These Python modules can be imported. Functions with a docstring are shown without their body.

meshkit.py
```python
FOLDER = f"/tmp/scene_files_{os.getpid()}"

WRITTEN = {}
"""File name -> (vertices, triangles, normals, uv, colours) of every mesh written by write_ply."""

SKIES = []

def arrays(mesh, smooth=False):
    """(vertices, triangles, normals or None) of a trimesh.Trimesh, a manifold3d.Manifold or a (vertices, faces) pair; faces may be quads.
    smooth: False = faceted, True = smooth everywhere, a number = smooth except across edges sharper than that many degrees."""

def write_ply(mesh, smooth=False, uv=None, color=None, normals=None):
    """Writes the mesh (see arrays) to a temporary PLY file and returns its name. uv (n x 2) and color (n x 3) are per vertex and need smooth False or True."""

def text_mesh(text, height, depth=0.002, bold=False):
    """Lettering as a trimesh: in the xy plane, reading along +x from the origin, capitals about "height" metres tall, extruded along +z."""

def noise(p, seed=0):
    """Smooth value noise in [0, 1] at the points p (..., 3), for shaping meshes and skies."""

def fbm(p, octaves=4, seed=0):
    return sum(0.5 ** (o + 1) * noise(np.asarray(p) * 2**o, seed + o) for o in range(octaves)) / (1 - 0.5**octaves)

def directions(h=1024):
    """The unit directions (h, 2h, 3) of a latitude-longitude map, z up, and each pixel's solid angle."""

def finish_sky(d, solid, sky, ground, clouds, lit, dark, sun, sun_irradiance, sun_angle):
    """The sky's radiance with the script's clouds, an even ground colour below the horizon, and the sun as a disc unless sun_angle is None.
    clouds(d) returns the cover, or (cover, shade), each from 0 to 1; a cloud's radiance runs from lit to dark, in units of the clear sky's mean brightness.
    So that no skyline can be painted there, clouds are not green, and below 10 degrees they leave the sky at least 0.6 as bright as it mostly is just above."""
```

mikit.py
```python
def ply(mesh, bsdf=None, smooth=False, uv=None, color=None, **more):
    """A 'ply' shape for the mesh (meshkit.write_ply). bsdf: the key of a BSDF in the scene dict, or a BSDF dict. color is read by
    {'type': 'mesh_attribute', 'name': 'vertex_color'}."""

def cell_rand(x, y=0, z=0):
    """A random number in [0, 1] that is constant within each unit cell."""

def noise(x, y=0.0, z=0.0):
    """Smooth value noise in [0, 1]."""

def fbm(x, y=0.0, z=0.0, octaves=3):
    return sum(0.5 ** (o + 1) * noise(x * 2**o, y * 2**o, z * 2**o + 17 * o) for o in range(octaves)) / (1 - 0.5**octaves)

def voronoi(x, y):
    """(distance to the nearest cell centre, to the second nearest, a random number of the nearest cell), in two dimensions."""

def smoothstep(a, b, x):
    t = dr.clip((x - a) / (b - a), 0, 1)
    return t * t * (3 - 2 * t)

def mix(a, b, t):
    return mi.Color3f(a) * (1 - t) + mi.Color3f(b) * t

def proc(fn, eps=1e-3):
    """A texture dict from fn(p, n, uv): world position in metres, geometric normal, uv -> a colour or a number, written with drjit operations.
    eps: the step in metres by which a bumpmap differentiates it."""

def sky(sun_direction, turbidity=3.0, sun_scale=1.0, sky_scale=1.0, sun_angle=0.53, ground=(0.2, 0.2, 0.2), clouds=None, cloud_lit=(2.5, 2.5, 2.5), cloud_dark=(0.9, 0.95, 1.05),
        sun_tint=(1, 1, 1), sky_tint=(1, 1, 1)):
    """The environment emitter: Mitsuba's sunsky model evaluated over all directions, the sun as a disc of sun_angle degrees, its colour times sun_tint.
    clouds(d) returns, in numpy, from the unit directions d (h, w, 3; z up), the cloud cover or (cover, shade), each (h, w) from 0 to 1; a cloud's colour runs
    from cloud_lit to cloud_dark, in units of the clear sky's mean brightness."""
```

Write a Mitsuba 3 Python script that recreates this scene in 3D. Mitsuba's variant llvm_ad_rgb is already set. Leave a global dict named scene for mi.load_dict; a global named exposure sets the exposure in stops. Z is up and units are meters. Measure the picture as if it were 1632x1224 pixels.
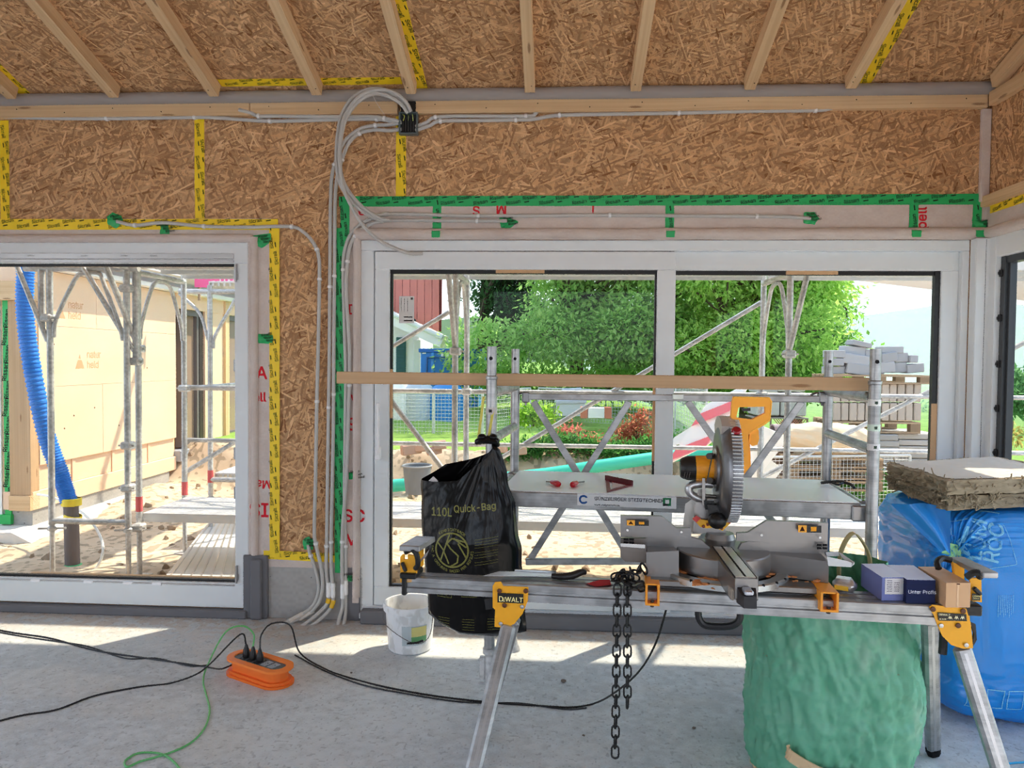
import math, random
import numpy as np
import trimesh
import manifold3d as m3
import drjit as dr
import mitsuba as mi
import mikit
import meshkit
from shapely.geometry import Polygon, LineString, box as sbox
from shapely.ops import unary_union
from scipy.spatial import ConvexHull
from mikit import noise, fbm, voronoi, cell_rand, smoothstep, mix

rng = np.random.default_rng(7)
rnd = random.Random(7)

# ---------------------------------------------------------------- camera, sky, sun, exposure
EYE = np.array([0.0, 0.0, 1.64])            # metres; x runs along the window wall, y towards it, z up
FOCAL, YAW, PITCH, ROLL = 1200.0, math.radians(3.45), math.radians(-1.85), math.radians(0.52)


def view_dir(px, py):
    u, v = (px - 816) / FOCAL, -(py - 612) / FOCAL
    c, s = math.cos(ROLL), math.sin(ROLL)
    u, v = c * u - s * v, s * u + c * v
    d = np.array([u, 1.0, v])
    c, s = math.cos(PITCH), math.sin(PITCH)
    d = np.array([d[0], c * d[1] - s * d[2], s * d[1] + c * d[2]])
    c, s = math.cos(YAW), math.sin(YAW)
    return np.array([c * d[0] - s * d[1], s * d[0] + c * d[1], d[2]])


def W(px, py, x=None, y=None, z=None):
    """The point seen at a pixel of the photograph, on the plane x, y or z = the given number (used to measure the place)."""
    d = view_dir(px, py)
    t = (x / d[0]) if x is not None else (y / d[1]) if y is not None else (z - EYE[2]) / d[2]
    return EYE + t * d


_f = view_dir(816, 612)
_r = view_dir(816 + FOCAL, 612) - _f
_u = view_dir(816, 612 - FOCAL) - _f
SUN = (0.95, 1.0, 1.78)
exposure = 3.85


def clouds(d):
    n = meshkit.fbm(d * np.array([2.2, 2.2, 4.0]) + 5.0, 4, 3)
    c = np.clip((n - 0.36) * 3.2, 0, 1)
    haze = np.clip(1.0 - d[..., 2] / 0.5, 0, 1) ** 1.5
    return np.clip(np.maximum(c * 0.75, haze), 0, 1), np.clip(0.35 * n, 0, 1)


scene = {
    "type": "scene",
    "camera": {
        "type": "perspective", "fov": math.degrees(2 * math.atan(816 / FOCAL)), "fov_axis": "x", "near_clip": 0.05, "far_clip": 5000.0,
        "to_world": mi.ScalarTransform4f(np.vstack([np.stack([-_r, _u, _f, EYE], 1), [[0, 0, 0, 1]]]).tolist()),
    },
    "sky": mikit.sky(SUN, turbidity=4.0, sun_scale=0.5, sky_scale=1.0, sun_angle=0.8, ground=(0.3, 0.28, 0.25), clouds=clouds, cloud_lit=(1.88, 2.02, 2.17), cloud_dark=(1.12, 1.22, 1.33)),
}
labels = {}


# ---------------------------------------------------------------- colours and materials
def C(r, g, b):
    x = np.array([r, g, b]) / 255.0
    return np.where(x <= 0.04045, x / 12.92, ((x + 0.055) / 1.055) ** 2.4)


VC = {"type": "mesh_attribute", "name": "vertex_color"}


def mat(key, kind="principled", two=True, **kw):
    d = {"type": kind, **kw}
    scene[key] = {"type": "twosided", "bsdf": d} if two else d


def bumped(key, tex, scale, **kw):
    scene[key] = {"type": "twosided", "bsdf": {"type": "bumpmap", "arbitrary": tex, "scale": scale, "bsdf": {"type": "principled", **kw}}}


mat("matte", base_color=VC, roughness=0.85, specular=0.25)
mat("satin", base_color=VC, roughness=0.42, specular=0.45)
mat("gloss", base_color=VC, roughness=0.16, specular=0.5)
mat("deck_plate", base_color=VC, roughness=0.42, metallic=0.45, specular=0.5)
mat("metal", base_color=VC, roughness=0.34, metallic=0.9)


def galv_fn(p, n, uv):
    a = fbm(p.x * 60, p.y * 60, p.z * 60, 3)
    b = noise(p.x * 14 + 3, p.y * 14, p.z * 9)
    return mix((0.40, 0.40, 0.405), (0.72, 0.72, 0.72), smoothstep(0.25, 0.8, a * 0.6 + b * 0.4))


mat("galv", base_color=mikit.proc(galv_fn), roughness=0.5, metallic=0.55, specular=0.5)


def alu_fn(p, n, uv):
    s = noise(p.x * 9, p.y * 40, p.z * 200)
    d = fbm(p.x * 18, p.y * 18, p.z * 18, 3)
    return mix((0.27, 0.275, 0.28), (0.49, 0.495, 0.505), 0.35 * s + 0.65 * smoothstep(0.3, 0.7, d))


mat("alu", base_color=mikit.proc(alu_fn), roughness=0.4, metallic=0.75)


def osb_fn(p, n, uv):
    x, y = uv.x, uv.y
    wob = 0.014 * (noise(x * 9, y * 9, 1.5) - 0.5)
    tone, edge = 0.35 + 0.3 * noise(x * 14, y * 14, 7.0), mi.Float(1.0)
    hue = mi.Float(0.5)
    for k, (ang, L, wd, keep) in enumerate(((8, .20, .045, .9), (-55, .17, .036, .6), (62, .17, .032, .58), (-22, .19, .028, .5), (31, .18, .026, .5), (-78, .15, .022, .42), (84, .15, .020, .40), (-38, .15, .018, .38), (49, .13, .016, .36), (13, .16, .016, .36), (-9, .14, .013, .32), (71, .13, .012, .28), (-64, .12, .011, .26), (22, .14, .010, .24))):
        c, s = math.cos(math.radians(ang)), math.sin(math.radians(ang))
        bend = 0.25 * wd * noise(x * 20 + k, y * 20, k)
        a = (x * c + y * s + wob) / L + 31.7 * k
        b = (-x * s + y * c + wob + bend) / wd + 11.3 * k
        row = dr.floor(b)
        a2 = a + cell_rand(row, k, 5) * 7.0
        col = dr.floor(a2)
        r1, r2, r3 = cell_rand(col, row, k), cell_rand(col, row, k + 40), cell_rand(col, row, k + 80)
        fa, fb = a2 - col, b - row
        skew = fa + (fb - 0.5) * (r3 - 0.5) * 0.6
        inside = (r1 < keep) & (skew > 0.10 * r2) & (skew < 1 - 0.45 * r3) & (fb > 0.22 * r3 * fa) & (fb < 1 - 0.35 * r2 * (1 - fa))
        g = noise(a * 4, b * 6, k) - 0.5
        t = 0.22 + 0.66 * smoothstep(0.05, 0.95, r2) + 0.16 * g
        t = dr.select(r3 > 0.93, t * 0.22 - 0.12, t)
        t = dr.select((r3 < 0.12) & (k > 4), dr.minimum(t + 0.45, 1.05), t)
        tone = dr.select(inside, t, tone)
        hue = dr.select(inside, r3, hue)
        rim = dr.minimum(dr.minimum(fb, 1 - fb) * wd, dr.minimum(skew, 1 - skew) * L)
        edge = dr.select(inside, smoothstep(0.0, 0.0012, rim), edge)
    tone = dr.clip(tone, -0.1, 1.05)
    lo = mix((0.235, 0.104, 0.042), (0.27, 0.118, 0.046), hue)
    hi = mix((0.73, 0.465, 0.25), (0.66, 0.375, 0.175), hue)
    return mix(lo, hi, tone) * (0.76 + 0.24 * edge)


mat("osb", base_color=mikit.proc(osb_fn), roughness=0.7, specular=0.3)


def pine(key, lo, hi, knot=(0.25, 0.12, 0.05), rough=0.75):
    def fn(p, n, uv):
        u, v = uv.x, uv.y
        w = v + 0.012 * noise(u * 2.0, v * 6, 4.0)
        g = fbm(u * 1.5, w * 140, 2.0, 3)
        big = noise(u * 1.2, w * 22, 9.0)
        d, _, r = voronoi(u * 2.6, v * 14)
        rad = 0.05 + 0.10 * r
        k = dr.select(r > 0.74, 1 - smoothstep(rad * 0.45, rad, d), 0.0)
        return mix(mix(lo, hi, 0.55 * g + 0.45 * big), knot, 0.75 * k)

    mat(key, base_color=mikit.proc(fn), roughness=rough, specular=0.3)


pine("pine", (0.53, 0.33, 0.165), (0.77, 0.56, 0.34))
pine("spruce", (0.42, 0.255, 0.135), (0.60, 0.41, 0.24))


def floor_fn(p, n, uv):
    a = fbm(p.x * 1.3, p.y * 1.3, 3.0, 4)
    b = fbm(p.x * 28, p.y * 28, 1.0, 3)
    fine = noise(p.x * 190, p.y * 190, 4.0)
    dust = smoothstep(0.52, 0.75, fbm(p.x * 2.1 + 9, p.y * 3.3, 7.0, 4))
    base = mix((0.43, 0.46, 0.475), (0.61, 0.65, 0.675), smoothstep(0.25, 0.75, 0.5 * a + 0.38 * b + 0.12 * fine))
    base = mix(base, (0.64, 0.60, 0.53), 0.25 * dust)
    # sawdust and earth swept along the foot of the window wall
    edge = smoothstep(3.95, 4.5, p.y + 0.25 * (fbm(p.x * 3, p.y * 3, 2.0, 2) - 0.5))
    base = mix(base, (0.40, 0.31, 0.235), 0.55 * edge * smoothstep(0.3, 0.6, b))
    speck = smoothstep(0.80, 0.88, noise(p.x * 75, p.y * 75, 9.0))
    scr = smoothstep(0.80, 0.86, noise(p.x * 8 + 4 * p.y, p.y * 60 - p.x * 30, 12.0)) * 0.07
    return base * (1 - 0.22 * speck)


def floor_bump(p, n, uv):
    return 0.6 * fbm(p.x * 45, p.y * 45, 0.5, 3) + 0.4 * noise(p.x * 7, p.y * 7, 2.0)


bumped("floor_concrete", mikit.proc(floor_bump, 2e-3), 0.006, base_color=mikit.proc(floor_fn), roughness=0.72, specular=0.35)


def concrete_fn(p, n, uv):
    a = fbm(p.x * 3, p.y * 3, p.z * 3, 4)
    b = noise(p.x * 55, p.y * 55, p.z * 55)
    hole = smoothstep(0.86, 0.9, noise(p.x * 38, p.y * 38 + 5, p.z * 38))
    return mix((0.27, 0.26, 0.25), (0.46, 0.45, 0.43), 0.7 * a + 0.3 * b) * (1 - 0.55 * hole)


mat("concrete", base_color=mikit.proc(concrete_fn), roughness=0.9, specular=0.2)


def fleece_fn(p, n, uv):
    a = fbm(p.x * 11, p.y * 11, p.z * 11, 3)
    b = fbm(p.x * 90, p.y * 90, p.z * 90, 2)
    return mix((0.50, 0.40, 0.355), (0.68, 0.60, 0.55), 0.65 * a + 0.35 * b)


def fleece_bump(p, n, uv):
    return fbm(p.x * 9 + 2 * p.z, p.y * 9, p.z * 14, 3)


bumped("fleece", mikit.proc(fleece_bump, 3e-3), 0.010, base_color=mikit.proc(fleece_fn), roughness=0.6, specular=0.4)


def dirt_fn(p, n, uv):
    a = fbm(p.x * 1.1, p.y * 1.1, 1.0, 4)
    b = fbm(p.x * 12, p.y * 12, p.z * 12, 4)
    c = smoothstep(0.62, 0.72, noise(p.x * 22, p.y * 22, 5.0))
    return mix((0.40, 0.30, 0.205), (0.66, 0.54, 0.41), 0.5 * a + 0.5 * b) * (1 - 0.35 * c)


mat("dirt", base_color=mikit.proc(dirt_fn), roughness=1.0, specular=0.1)


def board_fn(p, n, uv):
    a = fbm(p.x * 2, p.y * 2, p.z * 2, 3)
    b = noise(p.x * 160, p.y * 160, p.z * 160)
    return mix((0.76, 0.525, 0.355), (0.84, 0.625, 0.455), 0.7 * a + 0.3 * b)


mat("fibreboard", base_color=mikit.proc(board_fn), roughness=0.85, specular=0.2)
scene["pane_glass"] = {"type": "thindielectric", "int_ior": 1.5, "specular_reflectance": 0.1, "specular_transmittance": {"type": "rgb", "value": [0.72, 0.765, 0.755]}}

WHITE = C(219, 223, 225)
GREY = C(150, 150, 152)
BLACK = C(18, 18, 19)
ALU = C(205, 206, 208)
CONDUIT = C(186, 184, 180)


# ---------------------------------------------------------------- building blocks
def uniq(k):
    if k not in scene and k not in labels:
        return k
    i = 1
    while f"{k}_{i:03d}" in scene or f"{k}_{i:03d}" in labels:
        i += 1
    return f"{k}_{i:03d}"


def info(k, label=None, cat=None, group=None, kind=None):
    d = {a: b for a, b in (("label", label), ("category", cat), ("group", group), ("kind", kind)) if b}
    if d:
        labels[k] = {**labels.get(k, {}), **d}
    return k


def thing(name, label, cat, group=None):
    return info(uniq(name), label, cat, group)


def shape(mesh, m, color=None, smooth=30, uv=None):
    if isinstance(mesh, (list, tuple)):
        mesh = cat(mesh)
    if uv is not None and callable(uv):
        smooth, uvf = False, uv
        mesh = mesh.copy(); mesh.unmerge_vertices()
        uv = uvf(np.array(mesh.vertices), np.repeat(np.array(mesh.face_normals), 3, 0))
        v, f, n = np.array(mesh.vertices), np.array(mesh.faces), None
    else:
        v, f, n = meshkit.arrays(mesh, smooth)
    col = None
    if color is not None:
        color = np.asarray(color, float)
        col = np.tile(color, (len(v), 1)) if color.ndim == 1 else color
    path = meshkit.write_ply((v, f), False, uv, col, normals=n)
    return {"type": "ply", "filename": path, "face_normals": n is None, "bsdf": {"type": "ref", "id": m}}


APART = {"leg_bracket", "work_support", "stop_arm", "side_grip", "bolt", "light_hole", "vent_slot", "end_hook", "corner_casting", "corner_block", "pale_print", "bevel_bolt", "guard_link", "arm_link", "terminal_block", "contact_hole", "plate_edge", "socket", "wing_nut", "console_brace", "wire"}


def put(name, mesh, m, color=None, parent=None, label=None, cat_=None, group=None, kind=None, smooth=30, uv=None):
    if parent and isinstance(mesh, list) and len(mesh) <= 20 and name in APART:
        return [put(name, one, m, color, parent, label, cat_, group, kind, smooth, uv) for one in mesh][0]
    k = uniq(f"{parent}__{name}" if parent else name)
    scene[k] = shape(mesh, m, color, smooth, uv)
    info(k, label, cat_, group, kind)
    return k


def struct(name, mesh, m, color=None, parent=None, label=None, smooth=30, uv=None):
    return put(name, mesh, m, color, parent, label, None, None, None if parent else "structure", smooth, uv)


def cat(ms):
    return trimesh.util.concatenate([x for x in ms if x is not None])


def box(lo, hi, bev=0.0):
    lo, hi = np.minimum(lo, hi).astype(float), np.maximum(lo, hi).astype(float)
    if bev <= 0:
        return trimesh.creation.box(bounds=[lo, hi])
    b = min(bev, 0.45 * (hi - lo).min())
    pts = []
    for k in range(3):
        d = np.full(3, b); d[k] = 0
        for s in np.ndindex(2, 2, 2):
            s = np.array(s)
            pts.append(np.where(s, hi - d, lo + d))
    return hull(pts)


def hull(pts):
    return trimesh.Trimesh(*_hull(np.asarray(pts, float)), process=False)


def _hull(p):
    h = ConvexHull(p)
    f = h.simplices.copy()
    n = np.cross(p[f[:, 1]] - p[f[:, 0]], p[f[:, 2]] - p[f[:, 0]])
    flip = (n * h.equations[:, :3]).sum(1) < 0
    f[flip] = f[flip][:, ::-1]
    used = np.unique(f)
    remap = np.zeros(len(p), int); remap[used] = np.arange(len(used))
    return p[used], remap[f]


def norm(v):
    v = np.asarray(v, float)
    return v / np.linalg.norm(v)


def frame_of(d, up=(0, 0, 1)):
    d = norm(d)
    up = np.asarray(up, float)
    if abs(d @ norm(up)) > 0.98:
        up = np.array([0, 1.0, 0]) if abs(d[1]) < 0.9 else np.array([1.0, 0, 0])
    a = norm(np.cross(up, d))
    return d, a, np.cross(d, a)


def bar(p0, p1, w, h, up=(0, 0, 1), bev=0.0, uvs=None):
    """A rectangular bar from p0 to p1: w wide, h along 'up'."""
    p0, p1 = np.asarray(p0, float), np.asarray(p1, float)
    d, a, b = frame_of(p1 - p0, up)
    m = box([0, -w / 2, -h / 2], [np.linalg.norm(p1 - p0), w / 2, h / 2], bev)
    return xf(m, d, a, b, p0)


def xf(m, x, y, z, o=(0, 0, 0)):
    m = m.copy()
    R = np.stack([x, y, z], 1)
    m.vertices = np.asarray(m.vertices) @ R.T + np.asarray(o, float)
    if np.linalg.det(R) < 0:
        m.invert()
    return m


def moved(m, o):
    m = m.copy(); m.vertices = np.asarray(m.vertices) + np.asarray(o, float)
    return m


def grain(d, o=(0, 0, 0)):
    """uv in metres with u along d: the wood's grain."""
    d = norm(d)
    _, a, b = frame_of(d)
    off = rng.uniform(0, 40, 2)

    def f(v, n):
        u = v @ d + off[0]
        s = v @ a * (np.abs(n @ a) < 0.7) + v @ b * (np.abs(n @ b) < 0.7) + off[1]
        return np.stack([u, s], 1)
    return f


def tube(pts, r, sides=10, closed=False, caps=True):
    p = np.asarray(pts, float)
    if closed:
        t = np.roll(p, -1, 0) - np.roll(p, 1, 0)
    else:
        t = np.gradient(p, axis=0)
    t /= np.linalg.norm(t, axis=1, keepdims=True) + 1e-12
    a = np.cross(t[0], [0, 0, 1.0] if abs(t[0][2]) < 0.9 else [1.0, 0, 0]); a /= np.linalg.norm(a)
    A = [a]
    for i in range(1, len(p)):
        a = a - t[i] * (a @ t[i]); a /= np.linalg.norm(a); A.append(a)
    A = np.array(A); B = np.cross(t, A)
    ang = np.arange(sides) * 2 * np.pi / sides
    rr = np.broadcast_to(np.asarray(r, float), (len(p),))
    v = p[:, None] + rr[:, None, None] * (np.cos(ang)[None, :, None] * A[:, None] + np.sin(ang)[None, :, None] * B[:, None])
    n = len(p)
    i, j = np.meshgrid(np.arange(n if closed else n - 1), np.arange(sides), indexing="ij")
    i2 = (i + 1) % n
    q = np.stack([i * sides + j, i * sides + (j + 1) % sides, i2 * sides + (j + 1) % sides, i2 * sides + j], -1).reshape(-1, 4)
    f = np.vstack([q[:, [0, 1, 2]], q[:, [0, 2, 3]]])
    v = v.reshape(-1, 3)
    if caps and not closed:
        v = np.vstack([v, p[:1], p[-1:]])
        k = np.arange(sides); e = (n - 1) * sides
        f = np.vstack([f, np.stack([(k + 1) % sides, k, 0 * k + len(v) - 2], 1), np.stack([e + k, e + (k + 1) % sides, 0 * k + len(v) - 1], 1)])
    return trimesh.Trimesh(v, f, process=False)


def rod(p0, p1, r, sides=12):
    return tube([p0, p1], r, sides)


def curve(pts, n=40):
    """A smooth (Catmull-Rom) line through the points."""
    p = np.asarray(pts, float)
    if len(p) < 3:
        return p
    q = np.vstack([2 * p[0] - p[1], p, 2 * p[-1] - p[-2]])
    out = []
    per = max(2, n // (len(p) - 1))
    for i in range(len(p) - 1):
        t = np.linspace(0, 1, per, endpoint=False)[:, None]
        a, b, c, d = q[i:i + 4]
        out.append(0.5 * (2 * b + (c - a) * t + (2 * a - 5 * b + 4 * c - d) * t ** 2 + (3 * b - a - 3 * c + d) * t ** 3))
    return np.vstack(out + [p[-1:]])


def lathe(prof, sides=40, o=(0, 0, 0), axis=(0, 0, 1)):
    """Revolves (radius, height) pairs about the axis through o."""
    pr = np.asarray(prof, float)
    ang = np.arange(sides) * 2 * np.pi / sides
    v = np.stack([pr[:, None, 0] * np.cos(ang), pr[:, None, 0] * np.sin(ang), np.broadcast_to(pr[:, None, 1], (len(pr), sides))], -1).reshape(-1, 3)
    i, j = np.meshgrid(np.arange(len(pr) - 1), np.arange(sides), indexing="ij")
    q = np.stack([i * sides + j, i * sides + (j + 1) % sides, (i + 1) * sides + (j + 1) % sides, (i + 1) * sides + j], -1).reshape(-1, 4)
    m = trimesh.Trimesh(v, np.vstack([q[:, [0, 1, 2]], q[:, [0, 2, 3]]]), process=False)
    d, a, b = frame_of(axis) if abs(axis[2]) < 0.99 else (np.array([0, 0, 1.0]), np.array([1.0, 0, 0]), np.array([0, 1.0, 0]))
    return xf(m, a, b, d, o)


def prism(poly, h, o, x, y, bev=0):
    """Extrudes a 2-D outline (list of points or shapely polygon) by h along cross(x, y)."""
    if not isinstance(poly, Polygon):
        poly = Polygon(poly)
    x, y = norm(x), norm(y)
    m = trimesh.creation.extrude_polygon(poly, h, engine="earcut")
    return xf(m, x, y, np.cross(x, y), o)


_TEXT = {}


def text(s, h, o, x, y, bold=True, depth=0.0006, center=False):
    if (s, bold) not in _TEXT:
        m = meshkit.text_mesh(s, 1.0, 1.0, bold)
        _TEXT[s, bold] = (m, m.bounds)
    m, b = _TEXT[s, bold]
    m = m.copy()
    v = np.array(m.vertices)
    if center:
        v[:, 0] -= (b[0][0] + b[1][0]) / 2
        v[:, 1] -= (b[0][1] + b[1][1]) / 2
    m.vertices = v * [h, h, depth]
    x, y = norm(x), norm(y)
    return xf(m, x, y, np.cross(x, y), o)


def to_mesh(man):
    m = man.to_mesh()
    return trimesh.Trimesh(np.array(m.vert_properties[:, :3]), np.array(m.tri_verts), process=False)


def man(mesh):
    mesh = mesh.copy(); mesh.merge_vertices()
    return m3.Manifold(m3.Mesh(np.asarray(mesh.vertices, np.float32), np.asarray(mesh.faces, np.uint32)))


def cut(a, *bs):
    r = man(a)
    for b in bs:
        r = r - man(b)
    return to_mesh(r)


X, Y, Z = np.eye(3)
# ================================================================ the room
WALL = 4.60                    # inner face of the boarded window wall
XL, XR, YB = -4.75, 2.50, -4.6


def ceil_z(y):
    return 3.252 + 0.33 * (WALL - y)


def on_ceiling(px, py):
    d = view_dir(px, py)
    t = (3.252 + 0.33 * WALL - EYE[2]) / (d[2] + 0.33 * d[1])
    return EYE + t * d


def plane_uv(a, b, off=(0, 0)):
    a, b = np.asarray(a, float), np.asarray(b, float)
    return lambda v, n: np.stack([v @ a + off[0], v @ b + off[1]], 1)


struct("floor", box([XL - .1, YB, -.2], [XR + .15, WALL + .10, 0]), "floor_concrete")
OUT = C(214, 196, 170)
# window wall: timber core with its two openings
struct("wall_back", cat([
    box([XL, WALL + .016, 2.36], [XR + .1, WALL + .17, 3.6]),
    box([-1.925, WALL + .016, .0], [-1.215, WALL + .17, 2.36]),
    box([XL, WALL + .016, 0.0], [-1.925, WALL + .17, .055]),
    box([-1.215, WALL + .016, 0.0], [XR + .1, WALL + .17, .018]),
    box([2.408, WALL + .016, .018], [XR + .1, WALL + .17, 2.36])]), "matte", C(190, 150, 108))
xt = [W(7, 260, y=WALL)[0], W(318, 260, y=WALL)[0], W(639, 260, y=WALL)[0]]
xs_ = [XL] + xt + [XR]
for i in range(4):
    struct("osb_panel", box([xs_[i] + .001, WALL, 2.40], [xs_[i + 1] - .001, WALL + .015, 3.40]), "osb", parent="wall_back", uv=plane_uv(X, Z, (i * 3.3, i * 1.7)))
struct("osb_panel", box([-1.80, WALL, .36], [-1.30, WALL + .015, 2.40]), "osb", parent="wall_back", uv=plane_uv(Z, X, (4.4, 9.3)))
struct("concrete_upstand", box([-1.93, WALL - .004, 0], [-1.2, WALL + .015, .335], .003), "concrete", parent="wall_back")
struct("perforated_membrane", cat([box([-1.84, WALL - .006, .325], [-1.24, WALL - .003, .40])]), "fleece", parent="wall_back")
pts = [box([x - .003, WALL - .0075, z - .003], [x + .003, WALL - .006, z + .003]) for z in (.375, .392) for x in np.arange(-1.74, -1.36, .018)]
struct("perforation", pts, "matte", C(120, 95, 85), parent="wall_back__perforated_membrane")


def roll(p0, p1, r, n=60, seed=0):
    """A slightly crumpled membrane edge, rolled round the frame."""
    p0, p1 = np.array(p0, float), np.array(p1, float)
    t = np.linspace(0, 1, n)[:, None]
    p = p0 + (p1 - p0) * t
    p = p + (meshkit.noise(np.hstack([t * 30, t * 0 + seed, t * 0])) - .5)[:, None] * np.array([.002, .003, .002])
    return tube(p, r * (1 + .10 * (meshkit.noise(np.hstack([t * 22, t * 0 + 5 + seed, t * 0])) - .5)), 12)


# membrane round the left window and round the sliding door
struct("membrane", cat([box([XL, WALL - .008, 2.33], [-1.78, WALL - .001, 2.50]), box([-1.93, WALL - .009, .40], [-1.78, WALL - .001, 2.45]),
                        roll([XL, WALL - .012, 2.378], [-1.90, WALL - .012, 2.378], .026, seed=1), roll([-1.885, WALL - .012, 2.385], [-1.885, WALL - .012, .40], .024, seed=2)]),
       "fleece", parent="wall_back", label="pale fleece membrane around the left window")
struct("membrane", cat([box([-1.335, WALL - .008, 2.40], [2.50, WALL - .001, 2.63]), box([-1.335, WALL - .009, .33], [-1.215, WALL - .001, 2.45]),
                        box([-1.262, WALL - .02, .115], [-1.222, WALL - .012, .40]),
                        roll([-1.24, WALL - .016, 2.402], [2.50, WALL - .016, 2.402], .036, seed=3), roll([-1.238, WALL - .014, 2.43], [-1.238, WALL - .014, .15], .024, seed=4)]),
       "fleece", parent="wall_back", label="pinkish membrane around the sliding door")
# grey sealing sheet along the foot of the wall
struct("sealing_sheet", cat([box([XL, WALL - .05, 0], [-1.93, WALL + .01, .05], .006), box([-1.955, WALL - .03, 0], [-1.80, WALL + .005, .40], .006), box([-1.90, WALL - .055, 0], [-1.83, WALL - .028, .38], .008),
                             box([-1.34, WALL - .012, 0], [-1.215, WALL + .005, .335], .004), box([-1.20, WALL - .075, 0], [2.44, WALL + .01, .085], .008)]), "matte", C(112, 112, 116), parent="wall_back")

# ---- ceiling
xc = [XL - .1, on_ceiling(20, 130)[0], on_ceiling(660, 80)[0], on_ceiling(1420, 60)[0], XR + .12]
ridge = -0.6
for lo_, hi_, nm in ((ridge, WALL + .17, "a"),):
    m_ = hull([[x, y, ceil_z(y) + dz] for x in (XL - .1, XR + .12) for y in (lo_, hi_) for dz in (.02, .10)])
    struct("ceiling", m_, "matte", C(190, 150, 108))
ysplit = [ridge, on_ceiling(490, 131)[1], WALL + .016]
for i in range(4):
    segs = [(ysplit[0], ysplit[1]), (ysplit[1], ysplit[2])] if i == 1 else [(ysplit[0], ysplit[2])]
    for j, (ya, yb) in enumerate(segs):
        m_ = hull([[x, y, ceil_z(y) + dz] for x in (xc[i] + .001, xc[i + 1] - .001) for y in (ya + .001, yb - .001) for dz in (0, .019)])
        struct("osb_panel", m_, "osb", parent="ceiling", uv=plane_uv(Y * 1.05, X, (i * 5.1 + j, i * 2.3)))
# far slope of the roof behind the camera
struct("ceiling_rear", hull([[x, y, z + dz] for x in (XL - .1, XR + .12) for (y, z) in ((ridge, ceil_z(ridge)), (YB, ceil_z(ridge) - 1.15)) for dz in (0, .1)]), "matte", C(206, 204, 200))

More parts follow.
